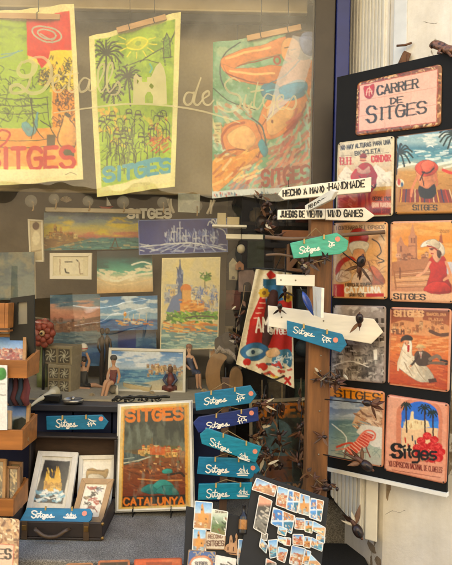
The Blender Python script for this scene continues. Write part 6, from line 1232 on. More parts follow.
for lab, px, k in (
    ('wide magnet of orange roofs under deep blue sky at the top corner', [(257, 479), (276, 485.5), (274, 495.5), (253, 490)], 'town'),
    ('tall grey rocky cove magnet with a pink top', [(259, 497), (271, 502), (266, 533), (254.6, 527)], 'grey'),
    ('tall town magnet first in the top row of postcards', [(278, 487), (288, 490), (286, 507.5), (276.5, 504.5)], 'town'),
    ('split view magnet second in the top row of postcards', [(289, 490.5), (299.5, 493.5), (297.5, 512), (286.8, 508.5)], 'multi'),
    ('tall church magnet third in the top row, under a seed head', [(300.5, 494.5), (309.5, 497), (309, 515), (298.9, 512.5)], 'church'),
    ('split view magnet last in the top row of postcards', [(311, 499), (323, 501.5), (321, 520.5), (310, 517)], 'multi'),
    ('big four view magnet of blue harbour scenes', [(274, 508.5), (294, 516), (291, 532.5), (272, 523.5)], 'multi'),
    ('small blue sky town magnet right of the big four view one', [(295.7, 518), (304.6, 518.9), (304.4, 529.5), (295, 528.5)], 'town'),
    ('narrow tan church magnet between two blue ones', [(305.3, 520.5), (312.6, 521.6), (312, 533), (304.9, 531)], 'church'),
    ('rounded roofs magnet at the right end of the middle row', [(313.4, 521.5), (325, 527.6), (324.5, 536), (312.7, 530.5)], 'beach'),
    ('square street magnet below the small blue sky town', [(293.4, 534.3), (303.5, 535), (302.8, 545.4), (293, 544.2)], 'town'),
    ('tan arch magnet beside the square street one', [(304.3, 536.5), (310.8, 537.6), (310.1, 548), (303.5, 546.6)], 'church'),
    ('tilted turquoise sea magnet at the right edge of the board', [(311.5, 537.6), (322.7, 543.2), (321.8, 551), (310.6, 546.6)], 'sea'),
    ('small boat shaped magnet with a red stripe', [(277.5, 536), (286.4, 538.2), (286, 544.5), (278.9, 541.8)], 'beach'),
    ('turquoise bay magnet overlapped by a roofs card', [(268, 541), (277.2, 540), (276.6, 556), (270.4, 557.7)], 'sea'),
    ('pinkish roofs magnet lying over the turquoise bay card', [(278.6, 547.2), (287.6, 550), (284.6, 562.3), (277.2, 559)], 'town'),
    ('white bordered boulevard magnet at the bottom of the right board', [(292, 546.3), (305, 549.3), (301.5, 566), (290, 563)], 'town'),
    ('tilted pale blue beach magnet next to the boulevard one', [(307.6, 552.4), (320, 564), (314, 573), (302.8, 562.5)], 'beach'),
    ('narrow blue magnet turned sideways at the left edge of the right board', [(260.6, 538.5), (267.4, 545), (266.4, 553), (259.4, 546.5)], 'sea'),
    ('small sand coloured beach magnet under the big four view one', [(279, 526), (287, 529), (285.4, 536), (277.6, 533.4)], 'beach'),
    ('small red roofed magnet left of the square street one', [(284, 537), (291, 538.4), (290, 546), (283.4, 544.4)], 'town'),
    ('dark grey cove magnet between the tall pink topped one and the bay', [(262, 532), (268, 534), (266.6, 541), (261, 539)], 'grey'),
    ('upright church magnet beside the boulevard one', [(305, 550), (311, 552), (308, 565), (302.4, 563)], 'church'),
    ('blue magnet peeping out right of the rounded roofs one', [(317, 534), (325, 537), (324, 543.5), (316.4, 540.6)], 'sea'),
    ('little brown harbour magnet at the bottom edge', [(266.6, 559), (276, 563.5), (275, 576), (265.5, 572)], 'grey')):
    magnet(lab, mR, px, k, int(px[0][0] * 3 + px[0][1]))
M_MDF = mat('cut_wood', 'b0845a', .6, 0, .2, 50, .2)
px = [(224, 550), (226, 545), (229, 543.5), (229.6, 537), (231, 534.5), (232.4, 537), (232.8, 543), (234.6, 542.6), (235.4, 535), (236.6, 533), (237.6, 536), (237, 548), (239, 551), (237.5, 555.5), (230, 554.5)]
b = MB(); b.slab(quad(mL, px, .006), mL.n, .005, M_MDF); o = b.build('church_magnet', None, .0008); tag(o, 'cut out wooden church magnet with two towers', 'magnet', 'souvenir magnets on the black boards')
lettering('window_marks', [[(231, 540), (231, 542)], [(235.6, 538), (235.4, 540.5)], [(228, 547), (228, 550)], [(233.5, 547), (233.3, 551)], [(226, 552.6), (236, 553.6)]], Pl(mL.p + mL.n * .006, mL.n), .8, mat('burnt_line', '4a2c1a', .7), o)
t = thing('bottle_magnet', 'little dark wine bottle magnet with a gold label', 'magnet', mL.hit(243.5, 533, .006), 'souvenir magnets on the black boards')
ax = (mL.hit(244, 505, .012) - mL.hit(242.6, 534, .012)); L = ax.length; rt = ax.normalized().to_track_quat('Z', 'Y').to_matrix(); bs = mL.hit(242.6, 534, .012)
b = MB(); b.lathe(bs, [(.0, 0), (.0115, .0005), (.012, .004), (.012, L * .58), (.010, L * .66), (.0045, L * .74), (.0042, L * .97), (.0052, L * .975), (.0052, L)], mat('dark_bottle', '17120f', .35, 0, .2, 20, 0, None, .1), 18, rt); b.build('bottle', t)
b = MB(); b.lathe(bs, [(.0122, L * .16), (.01235, L * .18), (.01235, L * .48), (.0122, L * .5)], mat('gold_label', '9c6a34', .4, .3, .45, 160), 18, rt); b.build('label', t)

# ================================================================== things standing on the display floor
def floor_y(py): 
    "depth at which the display floor is seen at this pixel height"
    return on_z(150, py, 1.10).y
M_SKIN = mat('painted_skin', 'c99a78', .5, 0, .08, 40, 0); M_BLKSUIT = mat('black_swimsuit', '22201f', .5); M_NAVYD = mat('navy_dress', '2c3856', .55); M_STRIPE = mat('wine_swimsuit', '6a2a26', .5, 0, .5, 160, 0); M_HAIRD = mat('dark_hair', '2a1f1a', .6); M_HAIRR = mat('auburn_hair', '7a4428', .6); M_LIP = mat('red_lip', 'a83a32', .5); M_EYE = mat('dark_eye', '1a1614', .3)
def figurine(label, Y, J, E, suit, sm, hair, hm, extra=None, cat='figurine'):
    "J: joint -> (px, py, depth offset, radius px); E: bones; suit: joints wearing cloth"
    names = list(J); pts = [P(J[k][0], J[k][1], Y + J[k][2]) for k in names]
    k0 = (Y + 2.2) / FPX; base = min(pts, key=lambda p: p.z)
    t = thing('figurine', label, cat, (pts[0].x, pts[0].y, base.z), 'seated bather figurines' if cat == 'figurine' else None)
    me = bpy.data.meshes.new('body'); me.from_pydata([tuple(p) for p in pts], [(names.index(a), names.index(b)) for a, b in E], []); me.update()
    o = bpy.data.objects.new('body_cage', me); COL.objects.link(o)
    sk = o.modifiers.new('skin', 'SKIN'); sk.use_smooth_shade = True
    for i, k in enumerate(names):
        r = J[k][3] * k0; me.skin_vertices[0].data[i].radius = (r, r); me.skin_vertices[0].data[i].use_root = (k == 'hip')
    sb = o.modifiers.new('subsurf', 'SUBSURF'); sb.levels = 2; sb.render_levels = 2
    bpy.context.view_layer.update(); dg = bpy.context.evaluated_depsgraph_get()
    m2 = bpy.data.meshes.new_from_object(o.evaluated_get(dg)); bpy.data.objects.remove(o)
    m2.materials.clear(); m2.materials.append(M_SKIN); m2.materials.append(sm)
    rad = lambda a, b: (J[a][3] + J[b][3]) * .5 * k0
    segs = [(pts[names.index(a)], pts[names.index(b)], rad(a, b)) for a, b in suit]; other = [(pts[names.index(a)], pts[names.index(b)]) for a, b in E if (a, b) not in suit]
    def dist(p, s): 
        ab = s[1] - s[0]; q = max(0, min(1, (p - s[0]).dot(ab) / max(ab.length_squared, 1e-9))); return (p - s[0] - ab * q).length - (s[2] if len(s) > 2 else 0)
    arms = [(pts[names.index(a)], pts[names.index(b)], rad(a, b)) for a, b in E if a in ('ls', 'rs', 'le', 're', 'lk', 'rk', 'neck')]; zc = pts[names.index('chest')].z + 1.2 * k0
    for f in m2.polygons:
        p = f.center; f.use_smooth = True
        f.material_index = 1 if segs and p.z < zc and min(dist(p, s) for s in segs) < min(dist(p, s) for s in arms) else 0
    body = bpy.data.objects.new('body', m2); COL.objects.link(body); put(body, t)
    h = pts[names.index('head')]; r = J['head'][3] * k0
    b = MB(); b.ell(h + V((0, r * .22, r * .28)), (r * 1.06, r * 1.0, r * .98), hm, None, 14, 10); 
    if hair == 'bun': b.ell(h + V((0, r * .6, r * .9)), r * .5, hm, None, 10, 8)
    if hair == 'long': b.ell(h + V((0, r * .55, -r * .5)), (r * .95, r * .55, r * 1.3), hm, None, 12, 8)
    b.build('hair', t)
    b = MB()
    for sx in (-1, 1): b.ell(h + V((sx * r * .36, -r * .93, r * .0)), (r * .13, r * .07, r * .09), M_EYE, None, 8, 6)
    b.build('eyes', t)
    b = MB(); b.ell(h + V((0, -r * .98, -r * .2)), (r * .12, r * .16, r * .2), M_SKIN, None, 8, 6); b.build('nose', t)
    b = MB(); b.ell(h + V((0, -r * .9, -r * .52)), (r * .24, r * .07, r * .08), M_LIP, None, 8, 6); b.build('mouth', t)
    if extra: extra(t, k0)
    return t
BODY = [('hip', 'belly'), ('belly', 'chest'), ('chest', 'neck'), ('neck', 'head'), ('chest', 'ls'), ('ls', 'le'), ('le', 'lh'), ('chest', 'rs'), ('rs', 're'), ('re', 'rh'), ('hip', 'lt'), ('lt', 'lk'), ('lk', 'lf'), ('lf', 'lto'), ('hip', 'rt'), ('rt', 'rk'), ('rk', 'rf'), ('rf', 'rto')]
def ball(t, k0):
    c = P(83.4, 347.6, Ya - .01); b = MB(); b.ell(c, 4.4 * k0, mat('white_ball', 'dcd3c0', .4), None, 18, 12); o = b.build('beach_ball', t)
    b = MB(); b.lathe(c, [(0.001, -4.46 * k0), (2.6 * k0, -3.6 * k0), (4.3 * k0, -1.1 * k0), (4.4 * k0, -.2 * k0)], mat('red_ball', 'b5372c', .4), 18); b.build('ball_panel', o)
Ya = floor_y(388)
figurine('seated bather figurine in a black swimsuit holding a beach ball overhead', Ya, {
    'hip': (83.5, 384.5, 0, 4.2), 'belly': (83.6, 378, 0, 3.6), 'chest': (83.4, 371.5, 0, 4.0), 'neck': (83.4, 366, 0, 1.5), 'head': (83.4, 360.6, -.004, 3.4),
    'ls': (79.6, 369.3, 0, 1.7), 'le': (78.2, 361.5, -.004, 1.4), 'lh': (81, 352.5, -.008, 1.2), 'rs': (87.4, 369, 0, 1.7), 're': (89.6, 361.2, -.004, 1.4), 'rh': (86.2, 352.3, -.008, 1.2),
    'lt': (81, 386.5, -.012, 3.), 'lk': (76.6, 388.6, -.035, 2.4), 'lf': (87.5, 388.8, -.05, 1.6), 'lto': (90.5, 388.6, -.052, 1.), 'rt': (87, 386.2, -.008, 3.), 'rk': (94.8, 384.6, -.02, 2.4), 'rf': (101, 386.8, -.012, 1.5), 'rto': (104, 387.2, -.014, 1.)},
    BODY, [('hip', 'belly'), ('belly', 'chest'), ('hip', 'lt'), ('hip', 'rt')], M_BLKSUIT, 'cap', M_HAIRD, ball)
Yb = floor_y(395)
def bottle_w(t, k0):
    b = MB(); c = P(117, 395.4, Yb - .01); b.lathe(c, [(0, 0), (1.5 * k0, 0), (1.5 * k0, 6 * k0), (.6 * k0, 8 * k0), (.6 * k0, 10 * k0)], mat('white_bottle', 'd8d2c4', .4), 12); b.build('bottle', t)
    b = MB(); q = P(113, 384.6, Yb + .012); z = 1.1005; b.ell((q.x, q.y, z + (q.z - z) * .5), (.02, .016, (q.z - z) * .52), mat('grey_stone', '8a8274', .8, 0, .2, 40), None, 14, 10); b.build('rock', t)
figurine('seated bather figurine in a striped wine red swimsuit, legs hanging down', Yb, {
    'hip': (113.2, 380.6, 0, 4.), 'belly': (113.4, 376, 0, 3.3), 'chest': (113.8, 370.8, 0, 3.8), 'neck': (113.7, 365, 0, 1.4), 'head': (113.6, 359, -.004, 3.4),
    'ls': (109.8, 369, 0, 1.7), 'le': (107.6, 375.5, -.008, 1.4), 'lh': (107.3, 381.4, -.022, 1.2), 'rs': (118, 369, 0, 1.7), 're': (119.6, 376.5, 0, 1.4), 'rh': (117.4, 383.8, -.006, 1.2),
    'lt': (110.6, 381.6, -.012, 2.9), 'lk': (105.6, 381.4, -.034, 2.3), 'lf': (101.6, 397, -.04, 1.3), 'lto': (99.6, 398.6, -.052, 1.), 'rt': (114, 382.2, -.014, 2.9), 'rk': (108.8, 383.6, -.036, 2.3), 'rf': (105, 398, -.04, 1.3), 'rto': (103, 399.6, -.05, 1.)},
    BODY, [('hip', 'belly'), ('belly', 'chest')], M_STRIPE, 'cap', mat('grey_cap', '4a4744', .6), bottle_w)
Yc = floor_y(388)
def stool(t, k0):
    b = MB(); q = P(192, 374, Yc + .004); z = 1.1005
    b.box(q.x - .016, q.x + .016, q.y - .012, q.y + .016, z, q.z - .012, M_DARKWOOD); b.build('perch', t)
figurine('seated figurine of a red haired woman in a navy dress', Yc, {
    'hip': (192, 371, 0, 3.8), 'belly': (191, 366, 0, 3.1), 'chest': (189.6, 359, 0, 3.4), 'neck': (189.2, 353, 0, 1.3), 'head': (189, 347.4, -.003, 3.),
    'ls': (186, 357, 0, 1.5), 'le': (184.6, 364, -.004, 1.2), 'lh': (190.6, 370, -.02, 1.1), 'rs': (193, 357, 0, 1.5), 're': (195.6, 363.6, -.004, 1.2), 'rh': (197.6, 369.4, -.022, 1.1),
    'lt': (193.5, 372, -.01, 2.8), 'lk': (197, 372, -.026, 2.1), 'lf': (197.5, 386.5, -.02, 1.2), 'lto': (198, 388.2, -.03, .9), 'rt': (194.5, 372.4, -.006, 2.8), 'rk': (199.4, 372, -.022, 2.1), 'rf': (200.5, 387, -.016, 1.2), 'rto': (201.6, 388.6, -.026, .9)},
    BODY, [('hip', 'belly'), ('belly', 'chest'), ('hip', 'lt'), ('hip', 'rt'), ('lt', 'lk'), ('rt', 'rk')], M_NAVYD, 'long', M_HAIRR, stool)
# dark bronze couple behind
M_BRZ = mat('dark_bronze', '3a2c22', .4, .5, .3, 60)
t = thing('statuette', 'slim dark statuette of two standing figures before the blue seascape', 'statuette', (P(105, 360, .42).x, .42, 1.10))
for k, (x, s) in enumerate(((102, 1.), (107, 1.06))):
    b = MB(); q = lambda dx, y: P(x + dx, y, .42)
    b.tube([q(0, 386), q(-.6, 374), q(0, 364), q(.4, 350), q(0, 340), q(.2, 335)], [.010, .009, .011, .008, .011, .004], M_BRZ, 10); b.ell(q(.3, 331), (.011, .011, .014), M_BRZ)
    b.tube([q(-3 if k == 0 else 3, 339), q(-4.2 if k == 0 else 4.2, 347), q(-1.5 if k == 0 else 2, 353)], [.005, .0045, .004], M_BRZ, 8); b.tube([q(0, 338), q(-3 if k == 0 else 3, 339)], [.006, .005], M_BRZ, 8); b.build('figure', t)
b = MB(); q = P(104.5, 386, .42); b.box(q.x - .035, q.x + .035, .40, .445, 1.1005, q.z + .004, M_BRZ); b.build('plinth', t, .002)
# little filigree chests of drawers
M_CHEST = mat('grey_beige_chest', '9a8d72', .7, 0, .15, 60, .2)
def p_fil(A):
    A.fill('8d8068'); cx, cy = (A.x0 + A.x1) / 2, (A.y0 + A.y1) / 2; w_, h_ = (A.x1 - A.x0) / 2, (A.y1 - A.y0) / 2
    A.rect(cx - w_ * .86, cy - h_ * .82, cx + w_ * .86, cy + h_ * .82, '5f584a')
    for k in range(8): a = k * .785; A.line([(cx, cy), (cx + w_ * .5 * math.cos(a + .3), cy + h_ * .5 * math.sin(a + .3)), (cx + w_ * .8 * math.cos(a), cy + h_ * .76 * math.sin(a))], .8, 'c9c2ac', True)
    A.ell(cx, cy, w_ * .16, h_ * .18, 'd2ccb6'); A.border(.8, 'a3967a')
def chest(label, x0, x1, y0, y1, Y, rows, rot):
    a, c_ = P(x0, y1, Y), P(x1, y0, Y); W_, H = c_.x - a.x, c_.z - a.z; o = V(((a.x + c_.x) / 2, Y, a.z)); rz = Matrix.Rotation(R(rot), 3, 'Z')
    t = thing('drawer_chest', label, 'chest', o, 'little filigree drawer chests'); q = lambda x, y, z: o + rz @ V((x, y, z))
    b = MB(); b.hexa([q(-W_ / 2, 0, 0), q(-W_ / 2, 0, H), q(W_ / 2, 0, H), q(W_ / 2, 0, 0)] + [q(-W_ / 2, .09, 0), q(-W_ / 2, .09, H), q(W_ / 2, .09, H), q(W_ / 2, .09, 0)], M_CHEST); b.build('case', t, .002)
    for i in range(2):
        for j in range(rows):
            u0, u1 = -W_ / 2 + W_ * (.04 + .47 * i), -W_ / 2 + W_ * (.49 + .47 * i); z0, z1 = H * (.05 + .9 / rows * j), H * (.05 + .9 / rows * (j + 1)) - .004
            art_panel('drawer', [q(u0, -.004, z1), q(u1, -.004, z1), q(u1, -.004, z0), q(u0, -.004, z0)], p_fil, A_CANVAS, M_CHEST, .0035, parent=t, cpp=2)
YC = floor_y(393)
chest('lower filigree chest with four drawers on the display floor', 46.5, 72, 365, 393, YC, 2, -12)
chest('upper filigree chest with two drawers stacked on the other one', 42, 73.5, 346, 364.4, YC + .012, 1, -12)
# red rosette ornament and a green glass above
b = MB(); q = P(43, 333, .27)
for ring, n, r0, s in ((0, 9, .036, .016), (1, 7, .022, .013)):
    for k in range(n): a = 6.283 * k / n + ring * .4; b.ell(q + V((r0 * math.cos(a), -.008 * ring, r0 * 1.25 * math.sin(a))), (s, .010, s), mat('red_clay', '8f3f2c', .5, 0, .4, 70, .2), None, 10, 8)
b.ell(q + V((0, -.012, 0)), (.011, .009, .012), mat('bone', 'c9a878', .5)); b.ell(q + V((0, -.020, 0)), .005, M_BLACK); b.ell(q + V((0, .012, 0)), (.044, .012, .056), MATS['red_clay']); b.tube([q + V((0, .016, -.05)), V((q.x, q.y + .02, 1.101))], .006, M_BLACK, 8)
tag(b.build('rosette_ornament'), 'red clay rosette ornament with a pale eye beside the black frame', 'ornament')
b = MB(); q = P(43, 352, .36); b.lathe((q.x, .36, 1.1005), [(.0, 0), (.022, 0), (.024, .05), (.01, .12), (.008, .16), (.016, .175), (.021, .2), (.019, .23), (.008, .245)], mat('green_vase', '8d9a5c', .3, 0, .2, 40), 18); tag(b.build('vase'), 'slim green vase standing behind the red rosette', 'vase')
# turquoise wave block
fy = floor_y(391); z = 1.1012
a, c_, d_, e_ = P(123, 384, fy), P(150, 391, fy - .02), P(159, 375, fy + .10), P(132, 371, fy + .10)
t = thing('resin_block', 'turquoise wave resin block on a cream base, tilted on the display floor', 'resin block', (a.x, a.y, z))
bot = [V((p.x, p.y, z)) for p in (a, c_, d_, e_)]; H = [.028, .012, .058, .062]; top = [p + V((0, 0, h)) for p, h in zip(bot, H)]
b = MB(); b.hexa(top + bot, mat('cream_block', 'c9b88f', .6, 0, .15, 30)); b.build('base', t, .002)
def p_res(A): A.grad([(A.y0, '2f7f96'), (A.y0 + (A.y1 - A.y0) * .45, '4fa8a4'), (A.y0 + (A.y1 - A.y0) * .7, 'd9e3d4'), (A.y1, 'd2bd8c')]); A.cloud('1f6f8c', 6, .45, .6, .7, .5, 1.5); A.dabs(12, (A.x0, A.y0, A.x1, A.y1), ['e6ece2'], 8, 1, .2, .3, .6)
art_panel('wave_top', [top[3] + V((0, 0, .003)), top[2] + V((0, 0, .003)), top[1] + V((0, 0, .003)), top[0] + V((0, 0, .003))], p_res, A_GLOSS, MATS['cream_block'], .0022, parent=t)
# small kneeling red and blue figure
q = P(170, 391, floor_y(391)); b = MB(); mR_ = mat('red_blue_glaze', '6a2f2a', .35, 0, .6, 90); o_ = V((q.x, q.y, 1.1005))
b.tube([o_ + V(v) for v in ((-.028, 0, .012), (0, -.012, .016), (.024, 0, .012))], [.012, .017, .012], mR_, 10); b.tube([o_ + V(v) for v in ((0, 0, .015), (.003, 0, .05), (0, 0, .076))], [.019, .017, .008], mR_, 12); b.ell(o_ + V((0, -.002, .09)), (.012, .012, .015), mat('brown_face', '6a4a34', .5))
for s in (-1, 1): b.tube([o_ + V(v) for v in ((s * .014, 0, .07), (s * .026, -.008, .048), (s * .01, -.024, .03))], [.006, .006, .005], mat('blue_sleeve', '33405f', .4), 8)
tag(b.build('kneeling_figure'), 'small kneeling red and blue figure beside the turquoise block', 'ornament')
# wooden slice sculpture
M_SLICE = mat('pale_slice_wood', '8f6c44', .6, 0, .3, 26, .3, (1, 1, .3)); yS = .16
t = thing('wood_sculpture', 'split wood slice sculpture crowned with dark cloth and a checked scarf', 'sculpture', (P(222, 390, yS).x, yS, 1.10)); pS = PY(yS)
L_ = cr([(207, 386), (205.5, 374), (208, 362), (214, 354), (221, 353), (227, 357), (224, 362), (221, 368), (220, 377), (222, 386), (226, 391), (212, 392)], 4, True)
b = MB(); b.slab(quad(pS, L_), pS.n, .045, M_SLICE); b.build('left_lobe', t, .004)
L_ = cr([(230, 391), (229, 380), (231, 371), (236, 367), (241, 371), (243, 380), (241, 391)], 4, True)
b = MB(); b.slab(quad(PY(yS + .004), L_), pS.n, .04, M_SLICE); b.build('right_lobe', t, .004)
b = MB(); q = P(224, 386, yS + .006); b.ell((q.x, yS + .03, 1.125), (.045, .02, .026), mat('reddish_wood', '7a4a2c', .6, 0, .3, 30)); b.build('foot', t)
b = MB(); mC = mat('dark_cloth', '211a17', .9, 0, .4, 70, .4)
for x, y, r in ((222, 344, .032), (228, 341, .034), (232, 348, .028), (226, 350, .028), (230, 358, .022)): b.ell(P(x, y, yS + .03), (r, r * .8, r), mC, None, 14, 10, .07, int(x))
b.build('dark_cloth', t)
b = MB(); mK = mat('checked_scarf', '8a7f74', .9, 0, .8, 220); b.tube([P(x, y, yS - .006 + .004 * math.sin(x)) for x, y in ((216, 353), (220, 347.5), (223, 351), (228, 351), (233, 355), (238, 361), (241, 369))], [.006, .010, .009, .010, .008, .008, .005], mK, 10); b.build('scarf', t)
# mosquito tin, horn, sill clutter
q = on_z(73, 402, 1.101); mT = mat('brushed_tin', '8f8a80', .3, .85, .15, 60); t = thing('tin_dish', 'round silver tin dish near the front of the display floor', 'dish', q)
b = MB(); b.lathe(q, [(0, 0), (.036, 0), (.038, .005), (.038, .012), (.035, .012), (.034, .006), (.012, .006), (0, .006)], mT, 28); b.build('dish', t); b = MB(); b.lathe(q + V((0, 0, .0065)), [(0, 0), (.009, 0), (.008, .010), (.003, .014), (0, .015)], mT, 16); b.build('knob', t)
p0, p1, p2 = P(31, 406, -.0), P(44, 397, .06), P(57, 391, .13)
b = MB(); b.tube(cr([p0, P(37, 401, .03), p1, P(51, 393.5, .10), p2], 5), [.0035 + .0006 * k for k in range(15)] + [.015, .018, .021, .022, .021, .013], mat('ivory_horn', 'cfc4a4', .4, 0, .1, 30), 12); tag(b.build('horn'), 'pale curved horn lying on the sill left of the tin dish', 'horn')
b = MB(); b.box(P(40, 405, .06).x, P(60, 405, .06).x, .05, .09, 1.102, 1.122, M_BLACK); tag(b.build('black_box', None, .002), 'flat black box on the sill behind the teal arrow', 'box')

# ------------------------------------------------------------------ rail, clips and letters above the paintings
M_CLIP = mat('clear_plastic', '9f9884', .2, 0, .1, 30, 0, None, .4)
_t = M_CLIP.node_tree; _b = _t.nodes['Principled BSDF']; _b.inputs['Alpha'].default_value = .22
b = MB(); a, c_ = P(46, 209.5, .50), P(141, 209, .50); b.box(a.x, c_.x, .49, .52, a.z - .009, a.z + .009, mat('cream_rail', 'd9cdb0', .5)); b.tube([(a.x + .05, .505, a.z), (a.x + .05, .655, a.z)], .006, M_BLACK, 6); b.tube([(c_.x - .05, .505, a.z), (c_.x - .05, .655, a.z)], .006, M_BLACK, 6); tag(b.build('picture_rail', None, .002), 'cream picture rail just above the sunset seascape', 'rail')
for i, (x, y, r, lab) in enumerate(((31, 201, .034, 'suction hook highest at the left of the picture rail'), (54, 199, .03, 'suction hook above the golden church painting'), (88, 201, .03, 'suction hook over the middle of the sunset seascape'), (123, 202, .034, 'suction hook at the right end of the picture rail'), (163, 202.5, .032, 'suction hook above the navy canvas, beside a peg'), (197, 206, .03, 'suction hook between the two white pegs'))):
    q = P(x, y, .107); rt = Matrix.Rotation(R(90), 3, 'X'); r *= .8; t = thing('suction_hook', 'clear plastic ' + lab, 'hook', q, 'suction hooks stuck inside the glass')
    b = MB(); b.lathe(q, [(r * .86, 0), (r * .8, -.004), (r * .45, -.008), (r * .3, -.014), (0, -.016)], M_CLIP, 22, rt); b.build('cup', t); b = MB(); b.tube([q + V((0, .016, 0)), q + V((0, .03, -.004)), q + V((0, .03, -.028)), q + V((0, .02, -.034))], .003, mat('brass_hook', '9a7a4a', .35, .6), 8); b.build('hook', t)
for x0, y0, x1, y1, lab in ((172, 213, 169, 199, 'white clothes peg left of the clear film on the navy canvas'), (209, 214, 213, 200, 'white clothes peg at the top right of the navy canvas')):
    b = MB(); a, c_ = P(x0, y0, .44), P(x1, y1, .44)
    for s in (-1, 1): b.tube([a + V((s * .008, 0, 0)), a.lerp(c_, .5) + V((s * .003, -.004 * s, 0)), c_ + V((s * .007, -.004 * s, 0))], [.006, .005, .006], mat('white_peg', 'd8cfb8', .5), 8)
    tag(b.build('clothes_peg'), lab, 'peg', 'white clothes pegs')
lt = MB()
for i, p in enumerate(fit(strokes('SITGES'), 128, 209.5, 171, 217.5)):
    lt.ribbon([P(x, y, .505 - i * .0003) for x, y in p], .011, V((0, -1, 0)), M_WHITEL)
lo_ = lt.build('letter_sign'); sd_ = lo_.modifiers.new('thick', 'SOLIDIFY'); sd_.thickness = .006; tag(lo_, 'white SITGES letters partly hidden above the navy canvas', 'letters')
art_t = art_panel('film_sheet', quad(PY(.43), [(178, 193), (200, 194), (199.5, 213), (178, 212)]), lambda A: (A.fill('a9b0a8'), A.cloud('c4c8bc', 8, .45, .6, .7)), A_GLOSS, M_CLIP, .001); tag(art_t, 'pale clear film sheet between the two white pegs', 'sheet')

# ------------------------------------------------------------------ the dim shop behind, right of the display
M_SH = wood('shelf_wood', '2a1c13', 'x', .6, .3)
sh = thing('shelf_unit', 'dark wooden shelf unit inside the shop behind the display', 'shelf', (.3, .85, .5))
b = MB(); b.box(-.02, .62, .98, 1.0, .5, 2.3, M_SH); b.build('back_panel', sh)
for z in (.95, 1.2, 1.42, 1.62, 1.84): 
    b = MB(); b.box(-.02, .62, .70, .979, z - .018, z, M_SH); b.build('shelf_board', sh, .002)
for x in (-.04, .621): b = MB(); b.box(x, x + .019, .70, 1.0, .5, 2.3, M_SH); b.build('side_panel', sh)
rn = random.Random(11); cols = ['6a4a34', '8a3a2c', 'a89472', '4a5a4a', '7a6a54', '9a6a3a', '3a4a5a', 'b5a384']
kinds = ['box', 'jar', 'house', 'ball']; n_ = 0
names_ = {'box': ('gift_box', 'box'), 'jar': ('jar', 'jar'), 'house': ('ornament_house', 'ornament'), 'ball': ('seed_ball', 'ornament')}
cn = ['brown', 'brick red', 'beige', 'sage green', 'taupe', 'ochre', 'slate blue', 'cream']; zn = {.95: 'lowest', 1.2: 'second lowest', 1.42: 'middle', 1.62: 'second highest', 1.84: 'highest'}
for z in (.95, 1.2, 1.42, 1.62, 1.84):
    ci = rn.sample(range(8), 5)
    for k in range(5):
        x = .03 + k * .115 + rn.uniform(-.015, .015); kd = kinds[rn.randrange(4)]; m_ = mat('trinket_' + cols[ci[k]], cols[ci[k]], .6, 0, .35, 40, .2); h = rn.uniform(.07, .15); b = MB(); y = .76
        if kd == 'box': b.box(x - .04, x + .04, y - .03, y + .05, z + .001, z + h, m_); b.box(x - .042, x + .042, y - .032, y + .052, z + h + .0005, z + h + .018, m_)
        elif kd == 'jar': b.lathe((x, y, z + .001), [(0, 0), (.034, 0), (.04, h * .4), (.036, h * .75), (.02, h * .85), (.022, h), (0, h)], m_, 16)
        elif kd == 'house': b.slab([V((x + a, y - .02, z + .001 + c_)) for a, c_ in ((-.035, 0), (-.035, h * .6), (0, h), (.035, h * .6), (.035, 0))], V((0, -1, 0)), .05, m_); b.box(x - .009, x + .009, y - .024, y - .0205, z + .002, z + h * .35, M_BLACK)
        else: b.ell((x, y, z + .042), .042, m_, None, 14, 10, .06, k); b.tube([(x, y, z + .08), (x + .01, y, z + .11)], .004, M_TWIG, 6)
        nm, ct = names_[kd]; o = b.build(nm, None, .002 if kd == 'box' else 0); tag(o, f'{cn[ci[k]]} {nm.replace("_", " ")} on the {zn[z]} shelf inside the dim shop', ct, 'trinkets on the dim shop shelves')
b = MB(); a, c_ = P(226, 236, .33), P(263, 235.5, .33); b.box(a.x, c_.x, .32, .40, a.z - .011, a.z + .008, M_WHITEP); b.tube([(a.x + .03, .36, a.z + .008), (a.x + .03, .36, 2.7)], .0015, M_BLACK, 5); b.tube([(c_.x - .03, .36, a.z + .008), (c_.x - .03, .36, 2.7)], .0015, M_BLACK, 5); tag(b.build('hanging_shelf', None, .002), 'white hanging shelf board right of the navy canvas', 'shelf')
def hut(px, Y, label, col, dc):
    b = MB(); m_ = mat('hut_' + col, col, .6, 0, .3, 40, .2); b.slab(quad(PY(Y), px), V((0, -1, 0)), .04, m_); t = thing('ornament_house', label, 'ornament', P(*px[0], Y), 'little house ornaments'); b.build('house_body', t, .002)
    x = (px[0][0] + px[-1][0]) / 2; y = max(p[1] for p in px); ar = [(x + dc * math.cos(a), y - dc * 1.4 - dc * math.sin(a)) for a in np.linspace(0, 3.14, 9)]
    b = MB(); b.slab(quad(PY(Y - .003), [(x - dc, y - 1)] + ar[::-1] + [(x + dc, y - 1)]), V((0, -1, 0)), .0025, M_DARKWOOD); b.build('doorway', t)
hut([(229, 280), (229, 263), (233, 257.5), (237.5, 263), (237.5, 280)], .30, 'narrow pale house ornament right of the watercolour', '8d8468', 1.6)
hut([(235.5, 270), (235.5, 264.5), (239.5, 260.5), (244, 264.5), (244, 270)], .27, 'tiny orange brown house ornament', '8a5a34', 1.2)
hut([(238.5, 292), (238.5, 272), (242, 270), (253, 270), (256, 273), (256, 292)], .29, 'grey rose ornament with a dark arched door', '7a6258', 4.2)
b = MB(); q = [(287, 271), (287.5, 244), (289.5, 243.5), (290, 262), (306, 246), (308, 248), (292, 268), (309, 270), (309, 273)]; b.slab(quad(PY(.06), q), V((0, -1, 0)), .03, mat('bracket_wood', '6a4526', .55, 0, .3, 30)); tag(b.build('wooden_bracket', None, .002), 'brown wooden bracket under the orange plank', 'bracket')
